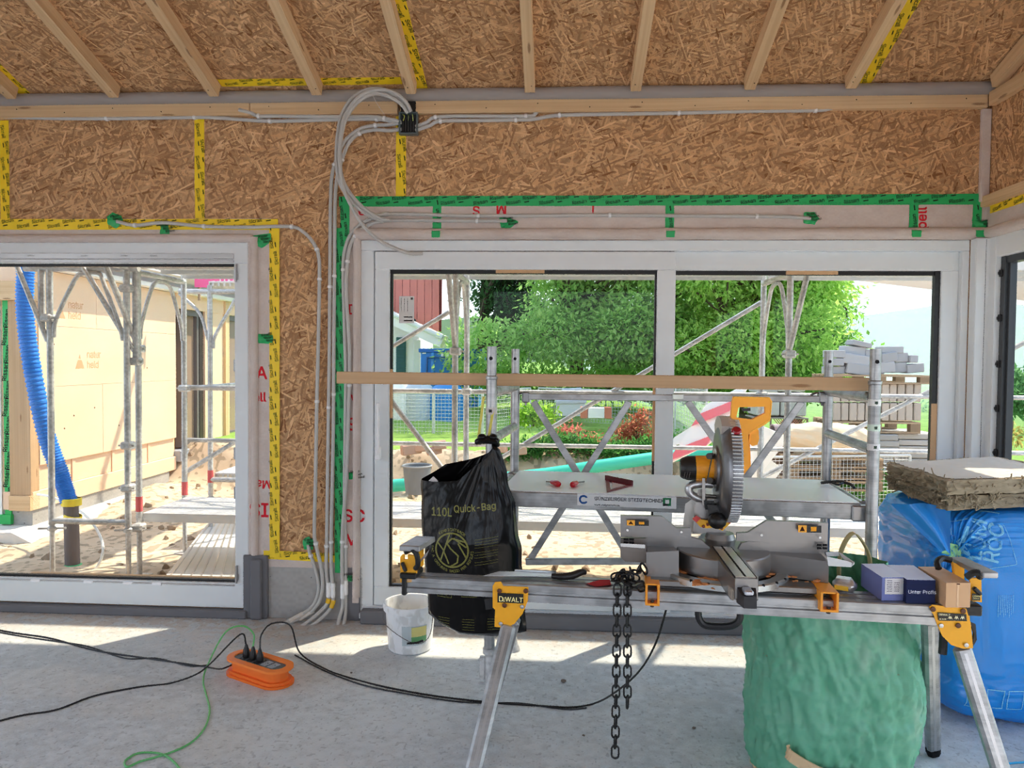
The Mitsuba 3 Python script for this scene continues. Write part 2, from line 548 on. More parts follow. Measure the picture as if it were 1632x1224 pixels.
# ---- right wall
struct("wall_right", cat([hull([[x, y, z] for x in (XR + .016, XR + .17) for (y, z) in ((WALL, 2.40), (WALL, 3.6), (-.6, 5.4), (-.6, 2.4))]),
                          box([XR + .016, -.2, 0], [XR + .17, -.6, 2.4]), box([XR + .016, YB, 0], [XR + .17, -3.6, 4.2]), hull([[x, y, z] for x in (XR + .016, XR + .17) for (y, z) in ((-.6, 2.4), (-.6, 5.3), (YB, 4.2), (YB, 2.4))]),
                          box([XR + .016, -.2, 0], [XR + .17, WALL, .05])]), "matte", C(190, 150, 108))
struct("osb_panel", hull([[x, y, z] for x in (XR, XR + .015) for (y, z) in ((WALL, 2.56), (WALL, 3.25), (2.2, 4.0), (2.2, 2.56))]), "osb", parent="wall_right", uv=plane_uv(Z, Y, (7, 3)))
struct("osb_panel", hull([[x, y, z] for x in (XR, XR + .015) for (y, z) in ((2.198, 2.56), (2.198, 4.0), (-.6, 4.95), (-.6, 2.56))]), "osb", parent="wall_right", uv=plane_uv(Z, Y, (17, 5)))
struct("membrane", cat([box([XR - .008, 1.0, 2.36], [XR - .001, WALL, 2.56]), roll([XR - .012, WALL - .02, 2.40], [XR - .012, 1.0, 2.40], .034, seed=8)]), "fleece", parent="wall_right", label="membrane above the corner window")
struct("corner_strip", box([XR - .055, WALL - .03, 2.585], [XR - .003, WALL - .001, 3.12], .004), "fleece", parent="wall_right", label="pale membrane strip in the corner")
struct("wall_left", cat([hull([[x, y, z] for x in (XL - .17, XL) for (y, z) in ((WALL, 2.5), (WALL, 3.5), (-.6, 5.2), (-.6, 2.5))]), hull([[x, y, z] for x in (XL - .17, XL) for (y, z) in ((-.6, 2.5), (-.6, 5.2), (YB, 4.1), (YB, 2.5))]),
                         box([XL - .17, 3.0, 0], [XL, WALL + .17, 2.5]), box([XL - .17, -.9, 0], [XL, 0, 2.5])]), "matte", C(206, 204, 200))
struct("wall_rear", cat([box([XL - .1, YB - .15, 2.9], [XR + .1, YB, 4.15]), box([XL - .1, YB - .15, 0], [-1.2, YB, 2.9]), box([XR - .5, YB - .15, 0], [XR + .1, YB, 2.9])]), "matte", C(206, 204, 200))

# ---- timber battens
def batten(name, p0, p1, w, h, label, group=None, up=(0, 0, 1), m="pine", screws=()):
    k = put(name, bar(p0, p1, w, h, up, .002), m, None, None, label, "batten", group, uv=grain(np.subtract(p1, p0)))
    for s in screws:
        put("screw_hole", rod(s[0], np.add(s[0], s[1]), .0035, 8), "matte", C(60, 40, 28), k)
    return k


ORD = ["leftmost", "second from the left", "third from the left", "fourth from the left", "fifth from the left", "sixth from the left", "seventh from the left", "second from the right", "first full one from the right"]
lx = [-3.36, -2.71, -2.085, -1.455, -.885, -.18, .437, 1.09, 1.660]
sl = norm([0, -1, .33])
up_c = norm([0, .33, 1])
for i, x in enumerate(lx):
    p0 = np.array([x, 4.50, ceil_z(4.50)]) - up_c * .0405
    p1 = p0 + sl * 5.3
    names = ["leftmost pine ceiling batten, cut off by the left edge of the photo", "pine ceiling batten, second from the left, above the blue hose window", "pine ceiling batten, third from the left, at the left end of the short yellow tape",
             "pine ceiling batten, fourth from the left, crossing the short yellow tape", "pine ceiling batten above the junction box with yellow tape on its right side", "pine ceiling batten right of the one with tape, nearly upright in the photo",
             "pine ceiling batten, sixth counted from the window with the blue hose", "pine ceiling batten next left of the one beside the right yellow tape", "pine ceiling batten with yellow tape running along its right edge at right"]
    sc = [(p0 + sl * (.06 + .0) - up_c * .0395 + X * (.012 if i % 2 else -.010), -up_c * .002), (p0 + sl * .10 - up_c * .0395 - X * .012, -up_c * .002)]
    batten("ceiling_batten", p0, p1, .060, .080, names[i], "battens under the sloped ceiling", up_c, screws=sc[: 1 + (i == 8)])
batten("corner_batten", np.array([XR - .035, 4.48, ceil_z(4.48) - .05]), np.array([XR - .035, -.5, ceil_z(-.5) - .05]), .06, .08, "pine batten up the slope where ceiling meets the right wall")
zb = 3.163
bz = [XL, W(400, 170, y=4.58)[0], W(635, 170, y=4.58)[0], W(663, 170, y=4.58)[0], XR - .03]
for a, b, l in ((0, 1, "horizontal pine batten on the window wall, left length above the blue hose window"), (1, 2, "horizontal pine batten ending left of the junction box"), (3, 4, "horizontal pine batten from the junction box to the right corner")):
    s_ = [(np.array([x, WALL - .041, zb + .012 * (-1) ** k_]), np.array([0, .003, 0])) for k_, x in enumerate(np.arange(bz[a] + .12, bz[b], .31))]
    batten("wall_batten", [bz[a] + .002, WALL - .0205, zb], [bz[b] - .002, WALL - .0205, zb], .040, .078, l, "wall battens", m="pine", screws=s_)
batten("wall_batten", [XR - .0205, WALL - .06, zb + .0], [XR - .0205, .8, zb], .040, .078, "pine batten along the upper right wall")
batten("wall_batten", [XR - .0225, WALL - .01, 2.585], [XR - .0225, .8, 2.585], .044, .06, "pine batten low on the right wall above the corner window")
# grey membrane roll in the angle between ceiling and wall
struct("trim_1", roll([XL, WALL - .045, 3.232], [XR, WALL - .045, 3.232], .036, 90, 6), "fleece", label=None)
scene["trim_1"]["bsdf"] = {"type": "ref", "id": "matte"}
scene["trim_1"] = shape(roll([XL, WALL - .045, 3.232], [XR, WALL - .045, 3.232], .036, 90, 6), "matte", C(158, 150, 145))

# ================================================================ windows
def ring(lo, hi, ilo, ihi, y0, y1, bev=.004):
    """A rectangular frame in a wall facing -y: outer (x, z) lo-hi, opening ilo-ihi."""
    return [box([lo[0], y0, ihi[1]], [hi[0], y1, hi[1]], bev), box([lo[0], y0, lo[1]], [hi[0], y1, ilo[1]], bev),
            box([lo[0], y0, ilo[1]], [ilo[0], y1, ihi[1]], bev), box([ihi[0], y0, ilo[1]], [hi[0], y1, ihi[1]], bev)]


# window_1: the left one
xw0, xw1 = XL + .12, -1.925
info("window_1", kind="structure")
put("frame", ring([xw0, .058], [xw1, 2.352], [xw0 + .09, .212], [-2.012, 2.222], WALL - .012, WALL + .075), "satin", WHITE, "window_1")
put("glazing_bead", cat([box([xw0 + .09, WALL - .022, 2.226], [-2.014, WALL + .02, 2.244], .002), box([xw0 + .09, WALL - .018, 2.250], [-2.014, WALL + .02, 2.284], .002),
                         box([xw0 + .09, WALL - .016, .196], [-2.014, WALL + .02, .206], .002)]), "metal", C(190, 190, 192), "window_1")
put("gasket", cat(ring([xw0 + .085, .206], [-2.008, 2.234], [xw0 + .10, .226], [-2.017, 2.206], WALL + .022, WALL + .05, 0)), "satin", BLACK, "window_1")
put("glass", xf(trimesh.Trimesh([[xw0 + .09, .21, 0], [-2.0, .21, 0], [-2.0, 2.23, 0], [xw0 + .09, 2.23, 0]], [[0, 1, 2], [0, 2, 3]]), X, Z, -Y, [0, WALL + .055, 0]), "pane_glass", None, "window_1", smooth=False)
for z in (2.17, .285):
    put("hinge", cat([rod([-2.000, WALL - .022, z - .055], [-2.000, WALL - .022, z + .045], .009), box([-2.012, WALL - .022, z - .05], [-1.988, WALL - .008, z - .01], .003), rod([-2.0, WALL - .024, z - .065], [-2.0, WALL - .024, z - .055], .006)]), "metal", C(170, 170, 172), "window_1")
for x in (-2.74, -2.55, -3.0, -3.35):
    put("bead_clip", cat([box([x, WALL - .018, 2.262], [x + .05, WALL - .01, 2.274], .002)]), "matte", C(120, 120, 120), "window_1")
    put("bead_clip", cat([box([x, WALL - .022, .192], [x + .06, WALL - .01, .207], .002)]), "satin", C(240, 240, 242), "window_1")
for z in (1.55, 1.0, .75):
    put("striker", box([-2.022, WALL - .008, z], [-2.010, WALL + .002, z + .075], .002), "metal", C(150, 150, 150), "window_1")

# door_1: the large lift-and-slide door
info("door_1", kind="structure")
put("frame", ring([-1.217, .02], [2.408, 2.367], [-1.135, .098], [2.366, 2.302], WALL - .004, WALL + .11), "satin", WHITE, "door_1")
put("threshold", cat([box([-1.217, WALL - .03, .02], [2.408, WALL - .003, .055], .004), box([-1.2, WALL - .016, .055], [2.4, WALL - .002, .094], .004)]), "satin", C(205, 208, 212), "door_1")
s1 = put("sliding_sash", ring([-1.128, .102], [.703, 2.297], [-1.036, .218], [.593, 2.188], WALL - .010, WALL + .045), "satin", WHITE, "door_1")
put("gasket", ring([-1.040, .214], [.597, 2.192], [-1.022, .23], [.582, 2.164], WALL + .012, WALL + .040, 0), "satin", BLACK, s1)
put("shadow_gap", cat([box([-1.134, WALL + .02, 2.2965], [.70, WALL + .03, 2.3015]), box([-1.134, WALL + .02, .1], [-1.1285, WALL + .03, 2.3])]), "matte", BLACK, s1)
put("glass", xf(trimesh.Trimesh([[-1.05, .2, 0], [.60, .2, 0], [.60, 2.2, 0], [-1.05, 2.2, 0]], [[0, 1, 2], [0, 2, 3]]), X, Z, -Y, [0, WALL + .034, 0]), "pane_glass", None, s1, smooth=False)
hx, hz0, hz1 = W(605, 640, y=WALL)[0], W(605, 724, y=WALL)[2], W(605, 642, y=WALL)[2]
put("handle", cat([bar([hx, WALL - .045, hz0], [hx, WALL - .045, hz1], .020, .016, (0, 1, 0), .005), box([hx - .016, WALL - .05, hz0 - .03], [hx + .016, WALL - .008, hz0 + .05], .006)]), "satin", C(240, 240, 242), s1)
s2 = put("fixed_sash", cat([box([.703, WALL + .03, 2.19], [2.366, WALL + .09, 2.302], .004), box([2.268, WALL + .03, .1], [2.366, WALL + .09, 2.19], .004), box([.703, WALL + .05, .1], [2.366, WALL + .09, .215], .004), box([.66, WALL + .05, .1], [.70, WALL + .09, 2.25], .004)]), "satin", WHITE, "door_1")
put("gasket", cat([box([.705, WALL + .055, 2.165], [2.27, WALL + .08, 2.192]), box([2.238, WALL + .045, .2], [2.27, WALL + .08, 2.19]), box([.705, WALL + .055, .213], [2.27, WALL + .08, .235])]), "satin", BLACK, s2)
put("glass", xf(trimesh.Trimesh([[.68, .2, 0], [2.28, .2, 0], [2.28, 2.2, 0], [.68, 2.2, 0]], [[0, 1, 2], [0, 2, 3]]), X, Z, -Y, [0, WALL + .07, 0]), "pane_glass", None, s2, smooth=False)
for (xa, xb, za, zb_, yy, par) in ((W(790, 430, y=4.61)[0], W(868, 430, y=4.61)[0], 2.168, 2.19, WALL + .008, s1), (W(1253, 430, y=4.65)[0], W(1336, 430, y=4.65)[0], 2.168, 2.192, WALL + .05, s2),
                                   (-1.038, -1.018, 1.27, 1.575, WALL + .006, s1), (.578, .596, 1.03, 1.52, WALL + .006, s1), (2.235, 2.268, .62, 1.40, WALL + .04, s2)):
    put("packer", box([xa, yy, za], [xb, yy + .006, zb_], .001), "matte", C(205, 165, 125), par, label="wooden glazing packer")
# works sticker on the left pane
sx0, sx1, sz1, sz0 = W(636, 472, y=4.63)[0], W(660, 472, y=4.63)[0], W(648, 472, y=4.63)[2], W(648, 515, y=4.63)[2]
st = put("sticker", box([sx0, WALL + .0325, sz0], [sx1, WALL + .0337, sz1]), "matte", C(214, 210, 206), s1, label="white works sticker with printed lines on the pane")
put("sticker_print", [box([sx0 + .012 + .02 * i, WALL + .0318, sz0 + (sz1 - sz0) * .42], [sx0 + .014 + .02 * i, WALL + .0326, sz1 - .012]) for i in range(3)] + [box([sx0 + .03, WALL + .0318, sz0 + .012 + .022 * i], [sx1 - .01, WALL + .0326, sz0 + .020 + .022 * i]) for i in range(2)] + [box([sx1 - .022, WALL + .0318, sz1 - .022], [sx1 - .008, WALL + .0326, sz1 - .008])], "matte", C(70, 66, 66), st)
# window_3: corner window in the right wall, frame still open
info("window_2", kind="structure")
put("frame", cat([box([2.408, WALL - .075, .02], [XR + .02, WALL - .006, 2.367], .004), box([XR - .015, 1.2, 2.25], [XR + .08, WALL - .06, 2.367], .004), box([XR - .015, 1.2, .02], [XR + .08, WALL - .06, .16], .004), box([XR - .018, WALL - .135, .02], [XR + .03, WALL - .07, 2.367], .003)]), "satin", WHITE, "window_2")
put("corner_joint", box([2.4605, WALL - .0765, .03], [2.4625, WALL - .074, 2.36]), "matte", C(120, 122, 126), "window_2")
put("outer_profile", cat([box([XR + .012, WALL - .175, .10], [XR + .06, WALL - .135, 2.25], .002), box([XR + .03, WALL - .195, .10], [XR + .07, WALL - .17, 2.25], .002), box([XR + .02, 1.2, 2.21], [XR + .07, WALL - .17, 2.252], .002)]), "satin", C(58, 62, 66), "window_2")
for py in (438, 508, 580, 650, 720):
    p = W(1581, py, x=XR + .008)
    put("frame_clip", cat([box([XR + .002, WALL - .158, p[2] - .020], [XR + .016, WALL - .122, p[2] + .020], .003), box([XR - .004, WALL - .148, p[2] - .008], [XR + .004, WALL - .132, p[2] + .008], .002)]), "satin", BLACK, "window_2")
put("glass", trimesh.Trimesh([[XR + .05, 1.2, .1], [XR + .05, WALL - .17, .1], [XR + .05, WALL - .17, 2.24], [XR + .05, 1.2, 2.24]], [[0, 1, 2], [0, 2, 3]]), "pane_glass", None, "window_2", smooth=False)
# ================================================================ outdoors
def grass_fn(p, n, uv):
    a = fbm(p.x * .7, p.y * .7, 1.0, 4)
    b = noise(p.x * 25, p.y * 25, 3.0)
    return mix((0.10, 0.20, 0.035), (0.27, 0.40, 0.10), 0.6 * a + 0.4 * b)


mat("grass", base_color=mikit.proc(grass_fn), roughness=1.0, specular=0.1)
scene["leaf"] = {"type": "principledthin", "base_color": VC, "roughness": 0.5, "diff_trans": 1.35, "spec_trans": 0.0, "eta": 1.3}


def ground_z(x, y):
    x, y = np.asarray(x, float), np.asarray(y, float)
    bank = np.clip((y - 9.35) / .75, 0, 1)
    bank = bank * bank * (3 - 2 * bank)
    left = 1 - np.clip((x - 2.2) / 1.6, 0, 1)
    z = -.12 + bank * (.52 + np.clip(y - 10, 0, 6) * .05) * left
    fall = np.clip((y - 13) / 60, 0, 1)
    right = np.clip((x - 1.5) / 6, 0, 1)
    z = z - right * (1.4 * np.clip((y - 11.5) / 9, 0, 1) + 2.6 * fall)
    heap = np.exp(-((x + 4.9) / .5) ** 2) * np.exp(-((y - 8.9) / 1.6) ** 2) * .16
    q = np.stack([x * 1.7, y * 1.7, 0 * x], -1)
    rough = (meshkit.fbm(q * 2.2, 4, 2) - .5) * np.where(y < 9.2, .09, .22 * (.4 + bank * (1 - bank) * 4))
    return z + heap + rough * np.where(y < 5.2, .3, 1)


def heightfield(xs, ys, fn=ground_z):
    gx, gy = np.meshgrid(xs, ys, indexing="ij")
    v = np.stack([gx, gy, fn(gx, gy)], -1).reshape(-1, 3)
    i, j = np.meshgrid(np.arange(len(xs) - 1), np.arange(len(ys) - 1), indexing="ij")
    n = len(ys)
    a = (i * n + j).ravel()
    return trimesh.Trimesh(v, np.vstack([np.stack([a, a + n, a + n + 1], 1), np.stack([a, a + n + 1, a + 1], 1)]), process=False)


struct("ground", heightfield(np.arange(-7.5, 9.01, .09), np.arange(4.75, 10.2, .09)), "dirt", smooth=True)
struct("garden_ground", cat([heightfield(np.arange(-14, 3.61, .2), np.arange(10.1, 30, .2), lambda x, y: ground_z(x, y) - .005), heightfield(np.arange(3.6, 11.1, .2), np.arange(9.6, 30, .2), lambda x, y: ground_z(x, y) + .02)]), "grass", smooth=True)
struct("meadow", cat([heightfield(np.linspace(11, 240, 60), np.linspace(4, 300, 80), lambda x, y: ground_z(np.minimum(x, 30), y) - .02 - np.clip(y - 80, 0, 500) * .01), heightfield(np.linspace(-120, 11, 40), np.linspace(29.9, 300, 60), lambda x, y: ground_z(x, y) - .02)]), "grass", smooth=True)
struct("yard", cat([box([-60, -60, -.4], [60, YB - .16, -.1]), box([-60, YB - .2, -.4], [XL - .17, 9, -.13]), box([XR + .2, YB - .2, -.4], [60, 4.76, -.13])]), "matte", C(176, 178, 180))


def hill(x, y):
    r = 26 + 26 * meshkit.fbm(np.stack([x / 160, y / 300, 0 * x], -1), 4, 5) + 10 * np.sin(x / 170.0)
    return -6 + r * np.exp(-((y - 620) / 190) ** 2)


struct("hills", heightfield(np.linspace(-250, 900, 90), np.linspace(300, 900, 50), hill), "matte", C(70, 96, 66), smooth=True)


scene["haze"] = {"type": "cube", "to_world": mi.ScalarTransform4f().translate([170, 175, 30]).scale([165, 115, 45]), "bsdf": {"type": "null"},
                 "interior": {"type": "homogeneous", "sigma_t": 0.0052, "albedo": {"type": "rgb", "value": [0.84, 0.93, 1.0]}}}
info("haze", "pale haze over the valley between the meadow and the hills", "haze", None, "stuff")


def quads(P, A, B):
    """Leaf blades: diamonds at P with half axes A (along) and B (across), folded a little."""
    n = len(P)
    N = np.cross(A, B); N /= np.linalg.norm(N, axis=1, keepdims=True) + 1e-9
    lift = N * (np.linalg.norm(B, axis=1, keepdims=True) * .35)
    v = np.stack([P - A, P + B + lift, P + A, P - B + lift], 1).reshape(-1, 3)
    k = np.arange(n)[:, None] * 4
    return trimesh.Trimesh(v, np.vstack([k + [0, 1, 2], k + [0, 2, 3]]), process=False)


def leaves(centres, radii, n, size, seed, cols, droop=.35, shell=.45):
    """Foliage: n leaves in blobs round the centres, sprays of leaves rather than an even cloud."""
    r = np.random.default_rng(seed)
    centres, radii = np.asarray(centres, float), np.asarray(radii, float)
    w = radii ** 2
    b = r.choice(len(centres), n // 7, p=w / w.sum())
    d = r.normal(size=(len(b), 3)); d /= np.linalg.norm(d, axis=1, keepdims=True)
    q = centres[b] + d * (radii[b] * (shell + (1 - shell) * r.random(len(b)) ** .5))[:, None] * [1, 1, .85]
    P = np.repeat(q, 7, 0) + r.normal(size=(len(q) * 7, 3)) * size * [1.5, 1.5, .8]
    out = np.repeat(d, 7, 0) + r.normal(size=P.shape) * .7 - [0, 0, droop]
    A = out / np.linalg.norm(out, axis=1, keepdims=True)
    side = np.cross(A, r.normal(size=P.shape) * .35 + [0, 0, 1]); side /= np.linalg.norm(side, axis=1, keepdims=True)
    s = size * r.uniform(.6, 1.2, (len(P), 1))
    m = quads(P, A * s * .62, side * s * .30)
    t = np.clip(.5 * r.random(len(P)) + .5 * np.repeat(r.random(len(q)), 7), 0, 1)[:, None]
    c = np.asarray(cols[0]) * (1 - t) + np.asarray(cols[1]) * t
    return m, np.repeat(c, 4, 0)


def tree(name, label, base, trunk, cen, rad, n, size, seed, cols, group=None):
    k = thing(name, label, "tree", group)
    base = np.asarray(base, float)
    br = []
    r = np.random.default_rng(seed + 100)
    fork = base + [0, 0, trunk]
    br.append(tube(curve([base - [0, 0, .2], base + [.05, 0, trunk * .5], fork], 8), np.linspace(.17, .13, len(curve([base, base, fork], 8)))[:9] if False else .15, 8))
    for c in cen:
        c = np.asarray(c, float)
        mid = (fork + c) / 2 + r.normal(size=3) * .25
        line = curve([fork - [0, 0, .3 * r.random()], mid, c], 8)
        br.append(tube(line, np.linspace(.085, .02, len(line)), 6))
        for _ in range(3):
            e = c + r.normal(size=3) * .22
            br.append(tube(curve([mid, (mid + e) / 2 + r.normal(size=3) * .15, e], 6), .018, 5))
    put("trunk", br, "matte", C(74, 64, 54), k)
    m, c = leaves(cen, rad, n, size, seed, cols)
    put("foliage", m, "leaf", c, k, kind="stuff", smooth=False)
    return k


def blobs(x0, x1, z0, z1, y, dy, n, r0, r1, seed, keep=None, ):
    r = np.random.default_rng(seed)
    out = []
    while len(out) < n:
        p = np.array([r.uniform(x0, x1), y + r.uniform(-dy, dy), r.uniform(z0, z1)])
        if keep is None or keep(p):
            out.append(p)
    return out, r.uniform(r0, r1, n)


G1, G2 = C(96, 150, 62), C(160, 205, 96)
c_, r_ = blobs(-1.5, 2.8, 1.4, 5.2, 15.4, .5, 46, .5, .85, 21)
tree("broadleaf_tree", "large green tree behind the left pane of the sliding door", [.35, 16.0, .6], 1.6, c_, r_, 56000, .118, 31, (C(138, 190, 104), C(206, 234, 148)))
c_, r_ = blobs(2.2, 4.9, 1.3, 5.0, 14.4, .5, 34, .45, .8, 22)
tree("broadleaf_tree", "lighter green tree behind the right pane of the sliding door", [3.7, 15.0, .6], 1.3, c_, r_, 46000, .108, 32, (C(152, 200, 98), C(214, 238, 142)))
c_, r_ = blobs(4.5, 5.75, 1.4, 3.4, 15.2, .4, 15, .25, .5, 23, lambda p: p[2] < 3.3 - .55 * (p[0] - 4.6))
tree("young_tree", "thin-branched young tree against the white sky left of the paver stack", [4.7, 15.3, .3], 1.0, c_, r_, 8000, .11, 33, (C(110, 165, 70), C(170, 212, 110)))
c_, r_ = blobs(-1.6, -.6, 1.0, 6.0, 18.5, .5, 16, .6, .95, 24)
tree("dark_conifer", "dark evergreen tree behind the blue container", [-1.9, 18.8, .6], 1.5, c_, r_, 12000, .13, 34, (C(44, 80, 50), C(86, 126, 74)))


def bush(name, label, cen, rad, n, size, seed, cols, group=None):
    k = thing(name, label, "bush", group)
    m, c = leaves(cen, rad, n, size, seed, cols, .1, .3)
    put("foliage", m, "leaf", c, k, kind="stuff", smooth=False)
    c0 = np.mean(cen, 0)
    put("stem", [tube(curve([[c0[0], c0[1], c0[2] - rad[0] * 1.1], (c0 + q) / 2, q], 5), .012, 5) for q in np.asarray(cen)[:5]], "matte", C(90, 76, 58), k)


def at(px, py, y, lift=0):
    p = W(px, py, y=y); p[2] += lift
    return p


bush("hedge", "bright green bushes along the fence below the trees", [at(px, 612, 14.0) for px in range(780, 1330, 26)], [.36] * 22, 7000, .10, 41, (C(84, 140, 56), C(150, 196, 84)))
bush("ivy_bank", "dark green ground cover hanging over the earth bank", [at(px, 712 + 8 * math.sin(px), 9.95) for px in range(806, 1110, 13)], [.13] * 24, 5200, .055, 42, (C(60, 118, 62), C(110, 168, 86)))
bush("garden_shrub", "low leafy shrub left of the ground cover near the paver edge", [at(px, 662, 10.6) for px in (838, 850, 862)], [.14] * 3, 900, .07, 43, (C(120, 175, 60), C(176, 212, 96)))
bush("red_flower_bed", "pinkish red plants in the garden left of the door frame", [at(px, py, 10.5) for px, py in ((905, 690), (925, 702), (945, 705), (885, 700))], [.13] * 4, 1300, .05, 44, (C(190, 96, 96), C(226, 150, 130)))
bush("red_flower_bed", "reddish bushes further right near the mesh fence", [at(px, py, 11.0) for px, py in ((995, 690), (1010, 684), (1024, 668), (1040, 700))], [.15] * 4, 1300, .055, 45, (C(176, 92, 84), C(222, 160, 120)))
bush("weed_patch", "green weeds under the stacked pallets at right", [at(px, 772, 9.4) for px in range(1215, 1440, 16)], [.12] * 15, 2600, .06, 46, (C(92, 160, 72), C(150, 204, 110)))
bush("orchard_tree", "distant round tree on the meadow seen in the corner window", [W(px, py, y=58) for px, py in ((1612, 622), (1630, 618), (1650, 624), (1622, 632), (1645, 634))], [1.6] * 5, 2600, .45, 47, (C(96, 150, 90), C(146, 190, 130)))
bush("far_hedge", "distant hedge line across the meadow at right", [W(px, 660, y=95) for px in range(1480, 1700, 9)], [1.3] * 25, 2600, .5, 48, (C(100, 146, 96), C(140, 180, 126)))

# ---- neighbour's house, left through the sliding door
hy = 19.0
h = thing("house", "white house with a red boarded gable seen through the left door pane", "house")
g = [W(px, py, y=hy) for px, py in ((560, 380), (722, 380), (722, 548), (690, 538), (560, 470))]
x0, x1 = g[0][0], W(700, 500, y=hy)[0]
nb = 12
put("backing", hull([[x, hy + .04, z] for x, z in ((g[0][0], g[0][2]), (W(703, 400, y=hy)[0], g[0][2]), (W(703, 530, y=hy)[0], W(703, 530, y=hy)[2]), (g[0][0], W(560, 466, y=hy)[2]))] + [[x, hy + .3, z] for x, z in ((g[0][0], g[0][2]), (W(703, 400, y=hy)[0], g[0][2]))]), "matte", C(110, 50, 48), h)
for i in range(nb):
    xa, xb = x0 + (x1 - x0) * i / nb, x0 + (x1 - x0) * (i + 1) / nb
    zl = lambda x: np.interp(x, [W(560, 466, y=hy)[0], W(705, 535, y=hy)[0]], [W(560, 466, y=hy)[2], W(705, 535, y=hy)[2]])
    put("cladding_board", hull([[x, yy, z] for x in (xa + .005, xb - .005) for yy in (hy, hy + .03) for z in (zl(x), g[0][2])]), "matte", C(206, 128, 118) * (.92 + .16 * rnd.random()), h)
e0, e1 = W(560, 476, y=hy - .6), W(708, 545, y=hy - .6)
put("eave", bar(e0, e1, .6, .30), "matte", C(236, 232, 224), h)
put("gutter", tube([e0 + [0, -.32, .10], e1 + [0, -.32, .10]], .06, 8), "satin", C(225, 225, 220), h)
wl, wr = W(560, 500, y=hy + .3)[0], W(668, 500, y=hy + .3)[0]
put("wall", box([wl, hy + .3, .3], [wr, hy + 2.5, 3.1]), "matte", C(225, 224, 226), h)
xd0, xd1 = W(632, 560, y=hy + .28)[0], W(647, 560, y=hy + .28)[0]
zt = W(632, 537, y=hy)[2]
put("shutter", [box([xd0, hy + .22, .5], [xd1, hy + .29, zt], .01)] + [box([xd0 + .03, hy + .20, z], [xd1 - .03, hy + .23, z + .05]) for z in np.arange(.6, zt - .1, .09)], "matte", C(58, 92, 96), h)
put("door_panel", box([W(656, 560, y=hy)[0], hy + .24, .5], [W(667, 560, y=hy)[0], hy + .29, W(656, 541, y=hy)[2]], .01), "matte", C(206, 208, 212), h)
k = thing("outdoor_lamp_cluster", "string of dark bulbs under the eave of the white house", "lights")
for i in range(6):
    p = W(630 + i * 6, 514 - (i % 2) * 3, y=hy - .4)
    put("bulb", trimesh.creation.icosphere(1, .05).apply_translation(p), "satin", C(40, 40, 42), k)
    put("cord", rod(p, [p[0], p[1], np.interp(p[0], [e0[0], e1[0]], [e0[2], e1[2]])], .008, 5), "matte", C(40, 40, 40), k)
# blue container and things in front of it
cy = 15.2
c0, c1 = W(670, 557, y=cy), W(762, 625, y=cy)
k = thing("container", "blue steel skip container beyond the mesh fence", "container")
put("body", box([c0[0], cy, .55], [c1[0], cy + 1.6, c0[2]], .02), "satin", C(34, 120, 200), k)
put("rim", [box([c0[0] - .03, cy - .04, c0[2] - .06], [c1[0] + .03, cy + 1.64, c0[2] + .02], .01)], "satin", C(24, 96, 176), k)
for px in (690, 735):
    put("rib", box([W(px, 560, y=cy)[0] - .03, cy - .04, .6], [W(px, 560, y=cy)[0] + .03, cy + .01, c0[2] - .06], .01), "satin", C(60, 140, 214), k)
a_, b_ = W(682, 570, y=cy), W(742, 570, y=cy)
put("handrail", tube(curve([[a_[0], cy - .07, .7], [a_[0], cy - .07, a_[2] - .1], [a_[0] + .08, cy - .07, a_[2]], [b_[0], cy - .07, b_[2]]], 24), .018, 6), "satin", C(20, 70, 130), k)
put("notice", box([W(703, 558, y=cy)[0], cy - .012, W(703, 571, y=cy)[2]], [W(716, 558, y=cy)[0], cy - .002, W(703, 559, y=cy)[2]]), "matte", C(232, 236, 240), k)
put("notice", box([W(673, 558, y=cy)[0], cy - .012, W(673, 564, y=cy)[2]], [W(679, 558, y=cy)[0], cy - .002, W(673, 559, y=cy)[2]]), "matte", C(232, 236, 240), k)
for i, (px, py, rr, col, lab) in enumerate(((668, 617, .30, C(186, 196, 204), "grey upturned tub in front of the blue container"), (712, 619, .34, C(48, 130, 200), "blue upturned tub in front of the blue container"), (638, 618, .26, C(236, 238, 236), "white covered tub left of the grey tub by the container"))):
    p = W(px, py, y=13.4)
    k = thing("garden_tub", lab, "tub", "tubs by the container")
    put("tub", lathe([(rr, -.75), (rr * .98, -.3), (rr * .9, -.02), (rr * .6, .06), (0, .08)], 20, p), "satin", col, k)
    put("rim", lathe([(rr * 1.02, -.78), (rr * 1.06, -.75), (rr * 1.02, -.70)], 20, p), "satin", col * .8, k)


# ---- site fence of welded mesh
def mesh_panel(p0, p1, h0, h1, label, sp=.055, rail=.016):
    k = thing("mesh_fence_panel", label, "fence")
    p0, p1 = np.asarray(p0, float), np.asarray(p1, float)
    L = np.linalg.norm((p1 - p0)[:2])
    w = []
    n = int(L / sp)
    for i in range(n + 1):
        q = p0 + (p1 - p0) * i / n
        w.append(tube([q + [0, 0, h0], q + [0, 0, h1]], .0032, 3, caps=False))
    for z in np.arange(h0, h1 + .01, sp):
        w.append(tube([p0 + [0, 0, z], p1 + [0, 0, z]], .0032, 3, caps=False))
    put("wire_grid", w, "satin", C(196, 200, 200), k, kind="stuff", smooth=False)
    fr = [tube([p0 + [0, 0, h0 - .1], p0 + [0, 0, h1]], rail, 6), tube([p1 + [0, 0, h0 - .1], p1 + [0, 0, h1]], rail, 6), tube([p0 + [0, 0, h1], p1 + [0, 0, h1]], rail, 6)]
    for f_ in fr:
        put("frame_tube", f_, "satin", C(200, 204, 204), k)


def gp(px, py, y):
    p = W(px, py, y=y)
    return np.array([p[0], p[1], 0])


